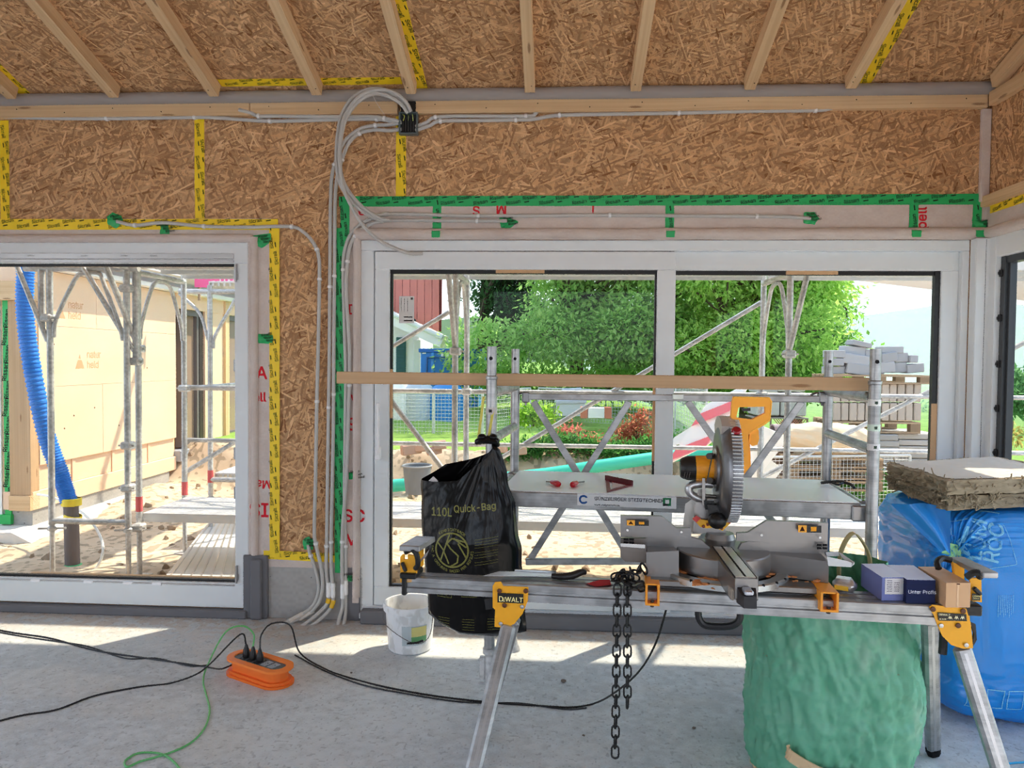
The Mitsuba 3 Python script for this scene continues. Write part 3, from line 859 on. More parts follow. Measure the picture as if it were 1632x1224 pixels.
zz = lambda py, y: W(800, py, y=y)[2]
mesh_panel(gp(560, 650, 11.6), gp(690, 650, 11.6), zz(706, 11.6), zz(628, 11.6), "mesh fence panel in front of the container, left of the scaffold posts")
mesh_panel(gp(692, 650, 11.6), gp(768, 650, 11.6), zz(706, 11.6), zz(628, 11.6), "mesh fence panel behind the pair of scaffold posts")
mesh_panel(gp(770, 650, 11.4), gp(845, 650, 12.6), zz(700, 11.6), zz(622, 11.6), "mesh fence panel behind the tower's left rear post")
mesh_panel(gp(858, 640, 13.4), gp(1066, 640, 12.2), zz(672, 12.8), zz(620, 12.8), "long mesh fence panel across the green garden")
mesh_panel(gp(1076, 650, 11.6), gp(1125, 690, 9.6), .55, 1.35, "mesh fence panel running down behind the white barrier")
mesh_panel(gp(1205, 740, 8.5), gp(1450, 740, 8.9), -.05, .58, "mesh fence panel in front of the pallets at right", .045)
# grey garden box and white planter
p = W(908, 640, y=12.6)
k = thing("cold_frame", "grey lidded garden box standing behind the mesh fence", "garden box")
put("lid", hull([p + [x, y, z] for x, y, z in ((-.25, 0, 0), (.28, 0, .02), (.20, .5, .22), (-.12, .5, .20), (-.25, 0, -.04), (.28, 0, -.02))]), "satin", C(178, 182, 190), k)
put("body", box(p + [-.23, .02, -.25], p + [.26, .5, -.02], .01), "matte", C(200, 202, 206), k)
p = W(950, 657, y=12.0)
k = thing("planter_box", "white planter box between two brick blocks in the garden", "planter")
put("box", box(p + [-.13, 0, -.10], p + [.14, .2, .07], .01), "matte", C(236, 236, 236), k)
for s in (-.19, .19):
    put("brick_end", box(p + [s - .055, -.01, -.10], p + [s + .055, .2, .08], .008), "matte", C(196, 120, 96), k)

# ---- earth bank: loose bricks and stones, turquoise pipe
for i, (px, py, sz, rz, lab) in enumerate(((655, 716, (.26, .12, .13), .5, "leftmost brick on the earth bank"), (672, 713, (.16, .12, .10), -.3, "small brick right of the leftmost one on the bank"), (700, 709, (.18, .12, .11), .2, "brick at the bank's edge between the scaffold posts"),
                                               (692, 718, (.2, .1, .1), .9, "brick lying lower on the bank below the others"), (826, 718, (.22, .12, .11), .1, "brick right of the tower's rear post on the bank"), (800, 716, (.13, .1, .09), -.5, "small brick left of the tower's rear post"))):
    p = W(px, py, y=9.75)
    m_ = box([-sz[0] / 2, -sz[1] / 2, -sz[2] / 2], [sz[0] / 2, sz[1] / 2, sz[2] / 2], .012)
    c, s = math.cos(rz), math.sin(rz)
    put("loose_brick", xf(m_, [c, s, .1], [-s, c, 0], [-.1, 0, 1], p), "matte", C(190, 150, 132) * (.85 + .3 * rnd.random()), None, lab, "brick", "bricks on the earth bank")
st_ = []
r = np.random.default_rng(5)
for i in range(420):
    x, y = r.uniform(-6, 6), r.choice([r.uniform(5.3, 9.3), r.uniform(9.2, 10.1)])
    s = r.uniform(.012, .05)
    v = trimesh.creation.icosphere(0, s).vertices * r.uniform(.6, 1.2, 3)
    st_.append(moved(hull(v + r.normal(size=v.shape) * s * .15), [x, y, float(ground_z(x, y))]))
put("gravel", st_, "matte", C(150, 130, 110), None, "stones and clods scattered over the bare earth outside", "gravel", kind="stuff", smooth=False)
pl_ = [W(px, py, y=y) for px, py, y in ((560, 780, 9.0), (640, 773, 9.05), (720, 768, 9.1), (850, 758, 9.2), (960, 742, 9.3), (1075, 726, 9.5), (1180, 716, 9.8))]
put("drain_pipe", tube(curve(pl_, 60), .078, 16), "satin", C(64, 196, 168), None, "long turquoise drain pipe lying along the earth bank", "pipe")
p = W(662, 742, y=8.6)
k = thing("mortar_bucket", "grey bucket outside behind the black bag", "bucket")
put("body", lathe([(.0, -.32), (.13, -.32), (.165, 0), (.155, 0), (.12, -.3)], 24, p + [.02, 0, 0]), "matte", C(126, 130, 134), k)
put("rim", lathe([(.165, -.012), (.178, 0), (.165, .012), (.155, 0), (.165, -.012)], 24, p + [.02, 0, 0]), "matte", C(140, 144, 148), k)

# ---- traffic barriers
def barrier(o, x, y, L, H, label, stripes):
    k = thing("traffic_barrier", label, "barrier", "white and red traffic barriers")
    put("board", prism(Polygon([(0, 0), (L, 0), (L, H), (0, H)]).buffer(.04).buffer(-.0), .05, o, x, y), "satin", C(244, 244, 242), k)
    n = norm(np.cross(norm(x), norm(y)))
    for a in stripes:
        put("red_stripe", prism([(a, -.02), (a + .16, -.02), (a + .24, H + .02), (a + .08, H + .02)], .004, np.asarray(o) + n * .0505, x, y), "satin", C(240, 120, 128), k)
    put("foot", prism([(L * .35, -.04), (L * .65, -.04), (L * .6, -.22), (L * .4, -.22)], .04, np.asarray(o) + n * .005, x, y), "matte", C(236, 238, 236), k)


a_, b_ = W(1128, 648, y=8.2), W(1070, 735, y=8.2)
barrier(a_ + [0, 0, 0], norm(b_ - a_), norm([.7, -.25, .42]), np.linalg.norm(b_ - a_), .46, "white traffic barrier with red stripes leaning left of the saw blade guard", (.1, .55))
a_, b_ = W(1250, 700, y=7.9), W(1176, 790, y=7.9)
barrier(a_, norm(b_ - a_), norm([-.75, -.2, .30]), np.linalg.norm(b_ - a_), .40, "white traffic barrier with a red foot stripe behind the orange saw handle", (.05, .45))

# ---- stacks of stone at right
def blockthing(name, lo, hi, col, label, catg, group, tilt=0.0, bev=.008, yaw=0.0):
    lo, hi = np.asarray(lo, float), np.asarray(hi, float)
    c = (lo + hi) / 2
    m_ = box(lo - c, hi - c, bev)
    ct, st2 = math.cos(tilt), math.sin(tilt)
    cy_, sy_ = math.cos(yaw), math.sin(yaw)
    put(name, xf(m_, [ct * cy_, ct * sy_, st2], [-sy_, cy_, 0], [-st2, 0, ct], c), "matte", col, None, label, catg, group)


SY = 9.6
NTH = ["first", "second", "third", "fourth", "fifth", "sixth", "seventh", "eighth", "ninth", "tenth", "eleventh"]
sc = lambda px, py: W(px, py, y=SY)
stone = C(172, 169, 166)
# slabs at the bottom: two piles of six
for j, (pa, pb, dy, lab) in enumerate(((1322, 1432, 0, "stone slab in the left of the two low slab piles"), (1436, 1502, .1, "stone slab in the right of the two low slab piles"))):
    for i in range(6):
        a_, b_ = sc(pa, 752 - i * 10.2), sc(pb, 743 - i * 10.2)
        blockthing("stone_slab", [a_[0] + .02 * rnd.random(), SY + dy, a_[2]], [b_[0] + .03 * rnd.random(), SY + .75 + dy, b_[2] - .008], stone * (.85 + .25 * rnd.random()), f"{('lowest', 'second lowest', 'third lowest', 'fourth lowest', 'second topmost', 'topmost')[i]} " + lab, "slab", "slabs in the low pile " + "ab"[j], 0, .01)
base_ = sc(1380, 762)
k = thing("pallet", "lowest wooden pallet under the left slab pile", "pallet", None)


def pallet(lo, hi, label):
    k = thing("pallet", label, "pallet")
    lo, hi = np.asarray(lo, float), np.asarray(hi, float)
    h = hi[2] - lo[2]
    for i in range(5):
        y0 = lo[1] + (hi[1] - lo[1] - .1) * i / 4
        put("deck_board", box([lo[0], y0, hi[2] - .022], [hi[0], y0 + .1, hi[2]]), "matte", C(172, 150, 124) * (.9 + .2 * rnd.random()), k)
    for y0 in (lo[1], hi[1] - .1):
        put("deck_board", box([lo[0], y0, lo[2]], [hi[0], y0 + .1, lo[2] + .02]), "matte", C(160, 138, 114), k)
        for x0 in (lo[0], (lo[0] + hi[0]) / 2 - .06, hi[0] - .12):
            put("block", box([x0, y0, lo[2] + .02], [x0 + .12, y0 + .1, hi[2] - .022]), "matte", C(140, 120, 98), k)


del labels[k]
pallet([sc(1326, 760)[0], SY, sc(1326, 768)[2]], [sc(1432, 760)[0], SY + .7, sc(1326, 754)[2]], "wooden pallet under the left low slab pile")
pallet([sc(1330, 690)[0], SY + .05, sc(1330, 690)[2]], [sc(1470, 690)[0], SY + .8, sc(1330, 672)[2]], "dark pallet between the slab piles and the upright blocks")
for row, (pz0, pz1) in enumerate(((671, 643), (641, 612))):
    for i in range(11):
        pa = 1331 + i * 12.9
        a_, b_ = sc(pa, pz0 - .6 * i * 0), sc(pa + 12.0, pz1)
        blockthing("upright_block", [a_[0], SY + .05 + .015 * rnd.random(), a_[2]], [b_[0], SY + .28, b_[2]], C(184, 173, 162) * (.88 + .2 * rnd.random()), f"upright concrete block, {NTH[i]} from the left in the {('lower', 'upper')[row]} row on the strapped pallet", "concrete block", ("lower row of upright blocks", "upper row of upright blocks")[row], rnd.uniform(-.02, .02))
pallet([sc(1328, 611)[0], SY + .02, sc(1328, 611)[2]], [sc(1484, 600)[0], SY + .8, sc(1328, 597)[2]], "upper pallet carrying the loose grey pavers")
pv = [(1322, 1352, 596, 584, .02), (1352, 1392, 597, 580, -.12), (1392, 1414, 596, 582, -.05), (1406, 1430, 594, 577, .10), (1428, 1452, 594, 578, .06), (1450, 1478, 594, 580, .10),
      (1324, 1348, 583, 571, .0), (1346, 1390, 581, 565, -.14), (1408, 1434, 577, 562, .16), (1432, 1454, 577, 562, .05), (1454, 1467, 578, 566, .0), (1324, 1350, 570, 558, .0), (1350, 1386, 566, 552, -.08), (1384, 1410, 574, 558, -.1), (1362, 1394, 552, 544, -.22), (1410, 1446, 563, 552, .02)]
spots = ["bottom layer, far left", "bottom layer, second from the left, tilted", "bottom layer, behind the post", "bottom layer, just right of the post", "bottom layer, second right of the post", "bottom layer, far right", "second layer, far left", "second layer, long tilted one",
         "second layer, steeply tilted right of the post", "second layer, right", "second layer, small one at the right end", "third layer, far left", "third layer, tilted", "third layer, behind the post", "single one lying on top of the heap", "third layer, behind the steep one"]
for (pa, pb, z0, z1, t), s_ in zip(pv, spots):
    a_, b_ = sc(pa, z0), sc(pb, z1)
    blockthing("grey_paver", [a_[0], SY + .04 + .06 * rnd.random(), a_[2]], [b_[0], SY + .3, b_[2]], C(166, 167, 171) * (.86 + .2 * rnd.random()), "loose grey paver on the upper pallet: " + s_, "paver", "loose pavers on the upper pallet", t)
# second stack further left
S2 = 11.5
s2_ = lambda px, py: W(px, py, y=S2)
for i, (pa, pb, z0, z1, lab) in enumerate(((1204, 1243, 662, 628, "grey stone block at the left of the far stack"), (1245, 1286, 663, 626, "grey stone block at the right of the far stack"), (1206, 1240, 626, 614, "flat slab on the left block of the far stack"), (1240, 1284, 624, 612, "flat slab on the right block of the far stack"))):
    a_, b_ = s2_(pa, z0), s2_(pb, z1)
    blockthing("stone_block", [a_[0], S2, a_[2]], [b_[0], S2 + .5, b_[2]], C(188, 184, 184) * (.9 + .15 * rnd.random()), lab, "stone block", None, .0, .015)
a_, b_ = s2_(1200, 690), s2_(1288, 666)
k = thing("wire_crate", "rusty reddish wire crate under the far stone blocks", "crate")
put("shelf", box([a_[0], S2 - .02, b_[2] - .02], [b_[0], S2 + .5, b_[2]], .004), "matte", C(150, 140, 132), k)
put("mesh", [tube([[x, S2, a_[2] + .02], [x + .16, S2, b_[2] - .02]], .006, 4, caps=False) for x in np.arange(a_[0] + .3, b_[0] - .16, .035)] + [tube([[x + .16, S2, a_[2] + .02], [x, S2, b_[2] - .02]], .006, 4, caps=False) for x in np.arange(a_[0] + .3, b_[0] - .16, .035)], "matte", C(176, 110, 96), k, kind="stuff")
for x in (a_[0] + .25, b_[0] - .02):
    put("post", box([x, S2 - .01, -.3], [x + .02, S2 + .02, b_[2]]), "matte", C(140, 120, 110), k)
p = W(1231, 684, y=9.2)
k = thing("pipe_offcut", "short grey pipe offcut with its open end facing left", "pipe")
put("pipe", lathe([(.045, 0), (.052, 0), (.052, .3), (.045, .3), (.045, 0)], 20, p, (1, .35, .06)), "matte", C(150, 136, 140), k)
put("socket", lathe([(.052, 0), (.062, 0), (.062, .06), (.052, .06)], 20, p, (1, .35, .06)), "matte", C(158, 146, 150), k)
k = thing("timber_block", "dark timber block under the grey pipe offcut", "timber block")
put("block", box([p[0] - .05, p[1] - .06, -.25], [p[0] + .24, p[1] + .16, p[2] - .055], .01), "matte", C(120, 100, 84), k)
k = thing("sapling", "thin young sapling outside the corner window", "sapling")
q = W(1612, 715, y=8.5)
put("stem", tube(curve([q - Z * .9, q, q + [.01, 0, .3]], 12), .006, 6), "matte", C(120, 104, 80), k)
m_, c__ = leaves([q + [0, 0, .1], q + [.03, 0, .22], q + [-.08, 0, .15]], [.10, .10, .08], 160, .06, 77, (C(150, 130, 70), C(190, 200, 120)))
put("foliage", m_, "leaf", c__, k, kind="stuff", smooth=False)
# wrapped beige bale
a_, b_ = W(1322, 700, y=8.9), None
u, v = np.meshgrid(np.linspace(0, 2 * np.pi, 48, endpoint=False), np.linspace(0, 1, 30), indexing="ij")
prof = .21 * np.sin(np.pi * np.clip(v, .02, .98)) ** .28
nz = (meshkit.fbm(np.stack([np.cos(u) * 3, np.sin(u) * 3, v * 9], -1), 4, 8) - .5) * .07
V = np.stack([(v - .5) * 1.05, np.cos(u) * (prof + nz), np.sin(u) * (prof + nz) * .9 - .05 * (v - .5)], -1)
i, j = np.meshgrid(np.arange(48), np.arange(29), indexing="ij")
q = np.stack([i * 30 + j, ((i + 1) % 48) * 30 + j, ((i + 1) % 48) * 30 + j + 1, i * 30 + j + 1], -1).reshape(-1, 4)
put("sand_sack", trimesh.Trimesh(V.reshape(-1, 3) + a_, np.vstack([q[:, [0, 1, 2]], q[:, [0, 2, 3]]])[:, ::-1], process=False), "matte", C(226, 204, 172), None, "large beige sack lying on pallets behind the tower's right posts", "sack", smooth=True)
for i in range(3):
    z1 = a_[2] - .20 - i * .13
    pallet([a_[0] - .5, 8.75, z1 - .115], [a_[0] + .55, 9.35, z1], ("top wooden pallet under the beige sack", "middle wooden pallet under the beige sack", "lowest wooden pallet under the beige sack")[i])
# ================================================================ the other wing of the house, seen through the left window
wx = -5.0
k = thing("house_wing", "timber wing of the house clad in tan fibreboards, outside the left window", "building")
fb = C(238, 192, 142)
put("plinth", box([wx - .5, 6.9, -.4], [wx - .02, 9.45, .16]), "concrete", None, k)
put("plinth", box([wx - .5, 9.45, -.4], [wx - .25, 16, .16]), "concrete", None, k, label="set-back plinth under the terrace doors")
put("sill_beam", box([wx - .3, 6.88, .155], [wx, 9.60, .33], .004), "fibreboard", None, k)
put("core", box([wx - .4, 6.95, .2], [wx - .035, 9.62, 2.52]), "matte", fb * .8, k)
for i, (ya, yb) in enumerate(((6.96, 7.5), (7.5, 8.2), (8.2, 8.95), (8.95, 9.60))):
    put("lower_panel", box([wx - .06, ya + .05, .335], [wx - .03, yb - .004, .60]), "fibreboard", None, k)
    put("lower_batten", box([wx - .06, ya, .335], [wx - .018, ya + .05, .60], .002), "fibreboard", None, k)
courses = [(.575, 1.33, (6.98, 8.0, 9.60)), (1.332, 1.93, (6.98, 9.60)), (1.932, 2.47, (6.98, 7.9, 9.60))]
for zb0, zt0, ys in courses:
    for a, b in zip(ys[:-1], ys[1:]):
        put("fibreboard_panel", box([wx - .028, a + .002, zb0], [wx + .002, b - .002, zt0], .002), "fibreboard", None, k)
# stencil print on the boards
for (cy_, cz) in ((7.72, 1.62), (7.42, 2.13)):
    put("stencil_print", [text("natur", .075, [wx + .0025, cy_, cz], Y, Z, True), text("held", .075, [wx + .0025, cy_, cz - .11], Y, Z, True),
                          prism([(0, 0), (.15, 0), (.105, .09), (.045, .09)], .0008, [wx + .0025, cy_ - .19, cz - .115], Y, Z), prism([(.055, .105), (.095, .105), (.075, .15)], .0008, [wx + .0025, cy_ - .19, cz - .115], Y, Z)], "matte", C(206, 160, 124), k)
for y, z in ((7.2, 1.75), (7.5, 1.02), (7.85, 1.08), (8.3, .85), (8.9, 1.5), (7.35, .9)):
    put("nail_head", rod([wx + .001, y, z], [wx + .004, y, z], .010, 6), "matte", C(120, 80, 56), k)
put("fascia", box([wx - .1, 6.6, 2.475], [wx + .12, 14, 2.53], .005), "satin", C(226, 228, 230), k)
put("roof_sheet", hull([[x, y, z] for (x, z) in ((wx + .30, 2.64), (wx + .30, 2.70), (wx - .1, 2.56), (wx - .1, 2.62)) for y in (6.6, 15)]), "satin", C(196, 196, 198), k)
# doors of the wing further along
for (ya, yb, lab) in ((9.80, 10.30, None), (11.15, 12.2, None)):
    w_ = put("terrace_door", cat([box([wx - .12, ya, .42], [wx - .03, ya + .06, 2.28]), box([wx - .12, yb - .06, .42], [wx - .03, yb, 2.28]), box([wx - .12, ya, 2.2], [wx - .03, yb, 2.28]), box([wx - .12, ya, .42], [wx - .03, yb, .5])]), "satin", C(108, 104, 104), k)
    put("pane", box([wx - .09, ya + .06, .5], [wx - .08, yb - .06, 2.2]), "gloss", C(150, 128, 112), w_)
put("jamb", box([wx - .2, 10.30, .3], [wx - .02, 10.40, 2.3]), "satin", C(60, 52, 50), k)
put("timber_panel", box([wx - .2, 10.42, .42], [wx + .0, 11.0, 2.47]), "fibreboard", None, k)
put("timber_post", box([wx - .2, 11.0, .3], [wx + .04, 11.13, 2.47]), "pine", None, k, uv=grain(Z))
put("door_sill", box([wx - .3, 9.6, .25], [wx + .06, 14, .40], .01), "satin", C(150, 156, 166), k)
put("lintel", box([wx - .2, 9.6, 2.28], [wx + .01, 14, 2.48]), "fibreboard", None, k)
put("back_wall", box([wx - .5, 9.6, .2], [wx - .2, 14, 2.5]), "matte", C(170, 140, 116), k)
# front end of the wing facing the room
put("corner_post", box([wx - .215, 6.86, .30], [wx - .005, 6.98, 2.16], .003), "spruce", None, k, uv=grain(Z))
put("post_block", box([wx - .215, 6.84, .155], [wx - .0, 6.98, .30], .003), "pine", None, k, uv=grain(X))
put("head_beam", box([wx - 1.2, 6.82, 2.16], [wx - .0, 6.98, 2.34], .003), "pine", None, k, uv=grain(X))
put("upper_board", box([wx - 1.2, 6.86, 2.34], [wx - .0, 6.98, 2.7]), "fibreboard", None, k)
put("front_panel", box([wx - 1.2, 6.90, .3], [wx - .26, 6.98, 2.16]), "fibreboard", None, k)
put("sealing_tape", cat([box([wx - .285, 6.885, .05], [wx - .222, 6.898, 2.16]), box([wx - .33, 6.86, .02], [wx - .21, 6.9, .11])]), "satin", C(40, 170, 84), k)
put("tape_print", [text("Rissan", .042, [wx - .236 - .02 * (i % 2), 6.8845, .2 + i * .17], norm(Z + X * .12), -X, True) for i in range(11)], "matte", BLACK, k + "__sealing_tape")
put("white_frame", box([wx - .5, 6.88, .0], [wx - .31, 6.9, 2.16]), "satin", C(226, 226, 224), k)
put("protective_sheet", hull([[x, y, z] for (x, z) in ((-6.5, .02), (-5.0, .0), (-4.75, -.12)) for y in (6.6, 6.86)] + [[-4.7, 8.8, -.1], [-5, 8.8, .03]]), "matte", C(206, 202, 196), k)

# corrugated blue hose into the grey pipe
hp = [W(42, 380, y=6.1), W(41, 425, y=6.1), W(40, 500, y=6.1), W(52, 590, y=6.1), W(73, 690, y=6.1), W(96, 755, y=6.1), W(110, 800, y=6.1)]
ln = curve(hp, 520)
rr = .066 + .004 * np.sign(np.sin(np.arange(len(ln)) * 2 * np.pi / 6))
k = thing("corrugated_hose", "blue corrugated hose hanging outside the left window into a grey pipe", "hose")
put("hose", tube(ln, rr, 18), "satin", C(36, 122, 214), k, smooth=40)
pt, pb_ = W(113, 806, y=6.1), W(116, 905, y=6.1)
put("tape_wrap", [lathe([(.07, -.03), (.078, -.028), (.078, .03), (.07, .034)], 20, W(114, 800, y=6.1)), lathe([(.064, -.02), (.07, -.018), (.07, .02), (.064, .02)], 20, W(116, 824, y=6.1), norm([.25, 0, 1]))], "satin", C(236, 214, 60), k)
k = thing("drain_standpipe", "grey standpipe with a green collar below the blue hose", "pipe")
put("pipe", rod(pb_ - [0, 0, .1], [pt[0] - .0, pt[1], pt[2] + .03], .058, 20), "matte", C(118, 110, 110), k)
put("collar", lathe([(.058, -.0), (.07, .0), (.072, .05), (.058, .055)], 20, W(116, 909, y=6.1)), "satin", C(84, 190, 130), k)
k = thing("drain_plug", "green drain cap lying on the ground left of the standpipe", "cap")
p = W(72, 900, y=6.4)
put("cap", lathe([(0, .07), (.055, .07), (.06, .06), (.06, -.02), (0, -.02)], 20, p), "satin", C(80, 180, 124), k)
put("flange", lathe([(.06, .0), (.066, .0), (.066, .02), (.06, .02)], 20, p), "satin", C(70, 168, 112), k)
put("conduit_loop", tube(curve([W(60, 788, y=6.8), W(82, 792, y=6.7), W(112, 805, y=6.5), W(140, 825, y=6.3), W(160, 855, y=6.1), W(164, 880, y=6.0), W(156, 902, y=5.95), W(143, 916, y=5.9)], 40), .011, 8), "satin", C(226, 226, 222), None, "white flexible conduit looping from the wing down to the ground", "conduit")
put("ground_board", box([-3.72, 5.08, -.06], [-1.3, 5.12, .098], .003), "spruce", None, None, "pine board lying outside along the foot of the left window", "board", uv=grain(X))
k = thing("ramp_plank", "ribbed aluminium plank lying slanted on the ground outside", "plank")
q = [W(262, 920, z=-.02), W(376, 928, z=-.02), W(385, 835, z=.02), W(332, 833, z=.02)]
dx, dy = norm(q[3] - q[0]), norm(np.cross(Z, q[3] - q[0]))
put("deck", hull([p + [0, 0, dz] for p in q for dz in (0, -.04)]), "deck_steel", None, k)
for i in range(7):
    t = (i + .5) / 7
    put("rib", bar(q[0] * (1 - t) + q[1] * t + [0, 0, .003], q[3] * (1 - t) + q[2] * t + [0, 0, .003], .014, .008), "metal", C(216, 216, 218), k)
k = thing("banner", "pink banner with white letters behind the left scaffold", "banner")
a_, b_ = W(310, 440, y=9.3), W(420, 462, y=9.3)
put("cloth", hull([[a_[0], 9.3, a_[2]], [a_[0], 9.3, a_[2] - .14], [b_[0], 9.3, b_[2]], [b_[0], 9.3, b_[2] + .17], [a_[0], 9.31, a_[2]], [b_[0], 9.31, b_[2]]]), "matte", C(236, 110, 160), k)
for x in (a_[0] + .05, b_[0] - .05):
    put("stake", box([x - .012, 9.31, 2.355], [x + .012, 9.335, np.interp(x, [a_[0], b_[0]], [a_[2], b_[2] + .1])]), "matte", C(150, 130, 110), k)
put("lettering", [text("HAS", .085, W(349, 456, y=9.295), X, Z)], "matte", C(250, 226, 236), k)

# ================================================================ scaffold
RT = .0242


mat("deck_steel", base_color={"type": "rgb", "value": [0.74, 0.75, 0.76]}, roughness=0.45, metallic=0.35, specular=0.5)


def plank(x0, x1, y0, y1, z, par, along="x"):
    """A steel deck plank: tray with ribs above and below."""
    p_ = [box([x0, y0, z - .012], [x1, y1, z]), box([x0, y0, z - .07], [x1, y0 + .006, z]), box([x0, y1 - .006, z - .07], [x1, y1, z])] if along == "x" else [box([x0, y0, z - .012], [x1, y1, z]), box([x0, y0, z - .07], [x0 + .006, y1, z]), box([x1 - .006, y0, z - .07], [x1, y1, z])]
    k_ = put("plank", p_, "deck_steel", None, par)
    n = 6
    for i in range(n):
        if along == "x":
            y = y0 + (y1 - y0) * (i + .7) / (n + .4)
            put("rib", [box([x0 + .01, y - .012, z - .045], [x1 - .01, y + .004, z - .012]), box([x0 + .01, y - .010, z], [x1 - .01, y + .006, z + .004])], "deck_steel", None, k_)
        else:
            x = x0 + (x1 - x0) * (i + .7) / (n + .4)
            put("rib", [box([x - .012, y0 + .01, z - .045], [x + .004, y1 - .01, z - .012]), box([x - .01, y0 + .01, z], [x + .006, y1 - .01, z + .004])], "deck_steel", None, k_)


def post(p, z0, z1, par, jack=True, red=False, zc=.32):
    a = np.array([p[0], p[1], 0.0])
    put("standard", rod(a + [0, 0, zc], a + [0, 0, z1], RT, 14), "galv", None, par)
    if jack:
        j = put("base_jack", [rod(a + [0, 0, z0], a + [0, 0, zc], .019, 12), box(a + [-.07, -.07, z0 - .01], a + [.07, .07, z0], .002)], "galv", None, par)
        put("wing_nut", [lathe([(.02, 0), (.034, .005), (.034, .03), (.02, .04)], 12, a + [0, 0, zc - .05]), bar(a + [-.10, -.02, zc - .03], a + [.10, .02, zc - .03], .012, .014)], "galv", None, j)
    if red:
        put("marking_band", lathe([(RT, -.06), (RT + .002, -.055), (RT + .002, .055), (RT, .06)], 14, a + [0, 0, z1 if red is None else red]), "satin", C(214, 96, 98), par)


def clamp(p, par):
    put("coupler", [box(np.add(p, [-.04, -.045, -.03]), np.add(p, [.045, .045, .03]), .012), rod(np.add(p, [-.06, -.02, .0]), np.add(p, [.065, -.02, 0]), .008, 6)], "galv", None, par)


k = thing("facade_scaffold", "galvanised tube scaffold with ribbed decks running along outside the window wall", "scaffold")
yi, yo = 5.75, 6.48
fx = [-3.30, -.785, 1.725, 4.29, 6.8]
for i, x in enumerate(fx):
    post([x, yi], -.1, 2.42, k, red=(.47 if i == 0 else False))
    post([x, yo], -.1, 2.42, k, red=(.47 if i == 0 else False))
    put("transom", rod([x, yi, .34], [x, yo, .34], RT, 12), "galv", None, k)
    put("transom", rod([x, yi, 2.30], [x, yo, 2.30], .026, 12), "galv", None, k)
    put("gusset_arch", tube(curve([[x, yi + .03, 1.78], [x, yi + .05, 1.9], [x, yi + .17, 2.14], [x, yi + .27, 2.25], [x, yo - .27, 2.25], [x, yo - .17, 2.14], [x, yo - .05, 1.9], [x, yo - .03, 1.78]], 40), .0165, 10), "galv", None, k)
    # console bracket towards the house
    put("console_brace", [tube([[x, yi, 1.72], [x, yi - .05, 1.78], [x, yi - .42, 2.30]], .021, 12)], "galv", None, k)
    put("console_arm", rod([x, yi, 2.32], [x, yi - .44, 2.32], .022, 10), "galv", None, k)
    clamp([x, yi, 1.70], k)
    clamp([x, yo, 1.36], k)
for a, b in zip(fx[:-1], fx[1:]):
    for j in range(2):
        plank(a + .02, b - .02, yi + .015 + j * .36, yi + .355 + j * .36, .395, k)
        plank(a + .02, b - .02, yi - .055 + j * .385, yi + .31 + j * .385, 2.392, k)
    for z in (.896, 1.36):
        put("guard_rail", rod([a, yo + .05, z], [b, yo + .05, z], .0195, 12), "galv", None, k)
for (p0, p1, y) in (((296, 752), (716, 497), yo + .06), ((735, 768), (1213, 482), yo + .06), ((1200, 768), (1660, 532), yo + .06), ((585, 588), (738, 790), yi - .04)):
    put("brace", rod(W(*p0, y=y), W(*p1, y=y), .0205, 12), "galv", None, k)
# scaffold along the wing: the frame at the left and the one further back
k = thing("wing_scaffold", "second tube scaffold with arched frame standing at the left beside the timber wing", "scaffold")
xa, xb, yf = -3.93, -3.315, 5.62
for x in (xa, xb):
    post([x, yf], -.1, 2.42, k)
put("transom", rod([xa, yf, .35], [xb, yf, .35], RT, 12), "galv", None, k)
put("transom", rod([xa - .2, yf, 2.315], [xb + .1, yf, 2.315], .027, 12), "galv", None, k)
put("gusset_arch", tube(curve([[xa + .03, yf, 1.78], [xa + .05, yf, 1.92], [xa + .2, yf, 2.22], [xa + .27, yf, 2.275], [xb - .22, yf, 2.275], [xb - .18, yf, 2.2], [xb - .06, yf, 1.88], [xb - .03, yf, 1.76]], 40), .0165, 10), "galv", None, k)
put("console_brace", rod([xa - .02, yf, 1.75], [xa - .22, yf - .1, 2.4], .02, 10), "galv", None, k)
put("console_brace", rod([xb + .03, yf + .02, 1.70], [xb - .35, yf - .03, 2.36], .02, 10), "galv", None, k)
put("bracket_post", rod([xb + .045, yf + .05, 1.62], [xb + .045, yf + .05, 2.4], .026, 12), "galv", None, k)
put("bracket_post", rod([xa - .065, yf, 1.86], [xa - .065, yf, 2.4], .024, 12), "galv", None, k)
for p in ([xb + .04, yf + .05, 1.60], [xb + .05, yf + .06, .30], [xb, yf, 2.16], [xb, yf, .62], [xb, yf, .95], [xa - .02, yf, 1.93]):
    clamp(p, k)
xd, yd = -3.30, 6.98
post([xd, yd], -.1, 2.32, k, red=.50)
post([xd + .73, yd], -.1, 2.32, k, red=.50)
put("transom", rod([xd, yd, .47], [xd + .73, yd, .47], RT, 12), "galv", None, k)
put("transom", rod([xd - .3, yd, 2.26], [xd + .73, yd, 2.26], RT, 12), "galv", None, k)
put("gusset_arch", tube(curve([[xd + .03, yd, 1.72], [xd + .05, yd, 1.84], [xd + .2, yd, 2.1], [xd + .27, yd, 2.19], [xd + .46, yd, 2.19], [xd + .53, yd, 2.1], [xd + .68, yd, 1.84], [xd + .70, yd, 1.72]], 30), .0165, 10), "galv", None, k)
put("console_brace", tube(curve([[xd - .02, yd, 1.8], [xd - .1, yd, 2.05], [xd - .3, yd, 2.24]], 12), .016, 8), "galv", None, k)
put("guard_rail", rod([xd, 6.55, 1.36], [xd, 9.6, 1.36], .0195, 10), "galv", None, k)
put("guard_rail", rod([fx[0], yo + .03, 1.37], [fx[0] + 1.3, yo + .03, 1.37], .0195, 10), "galv", None, k)
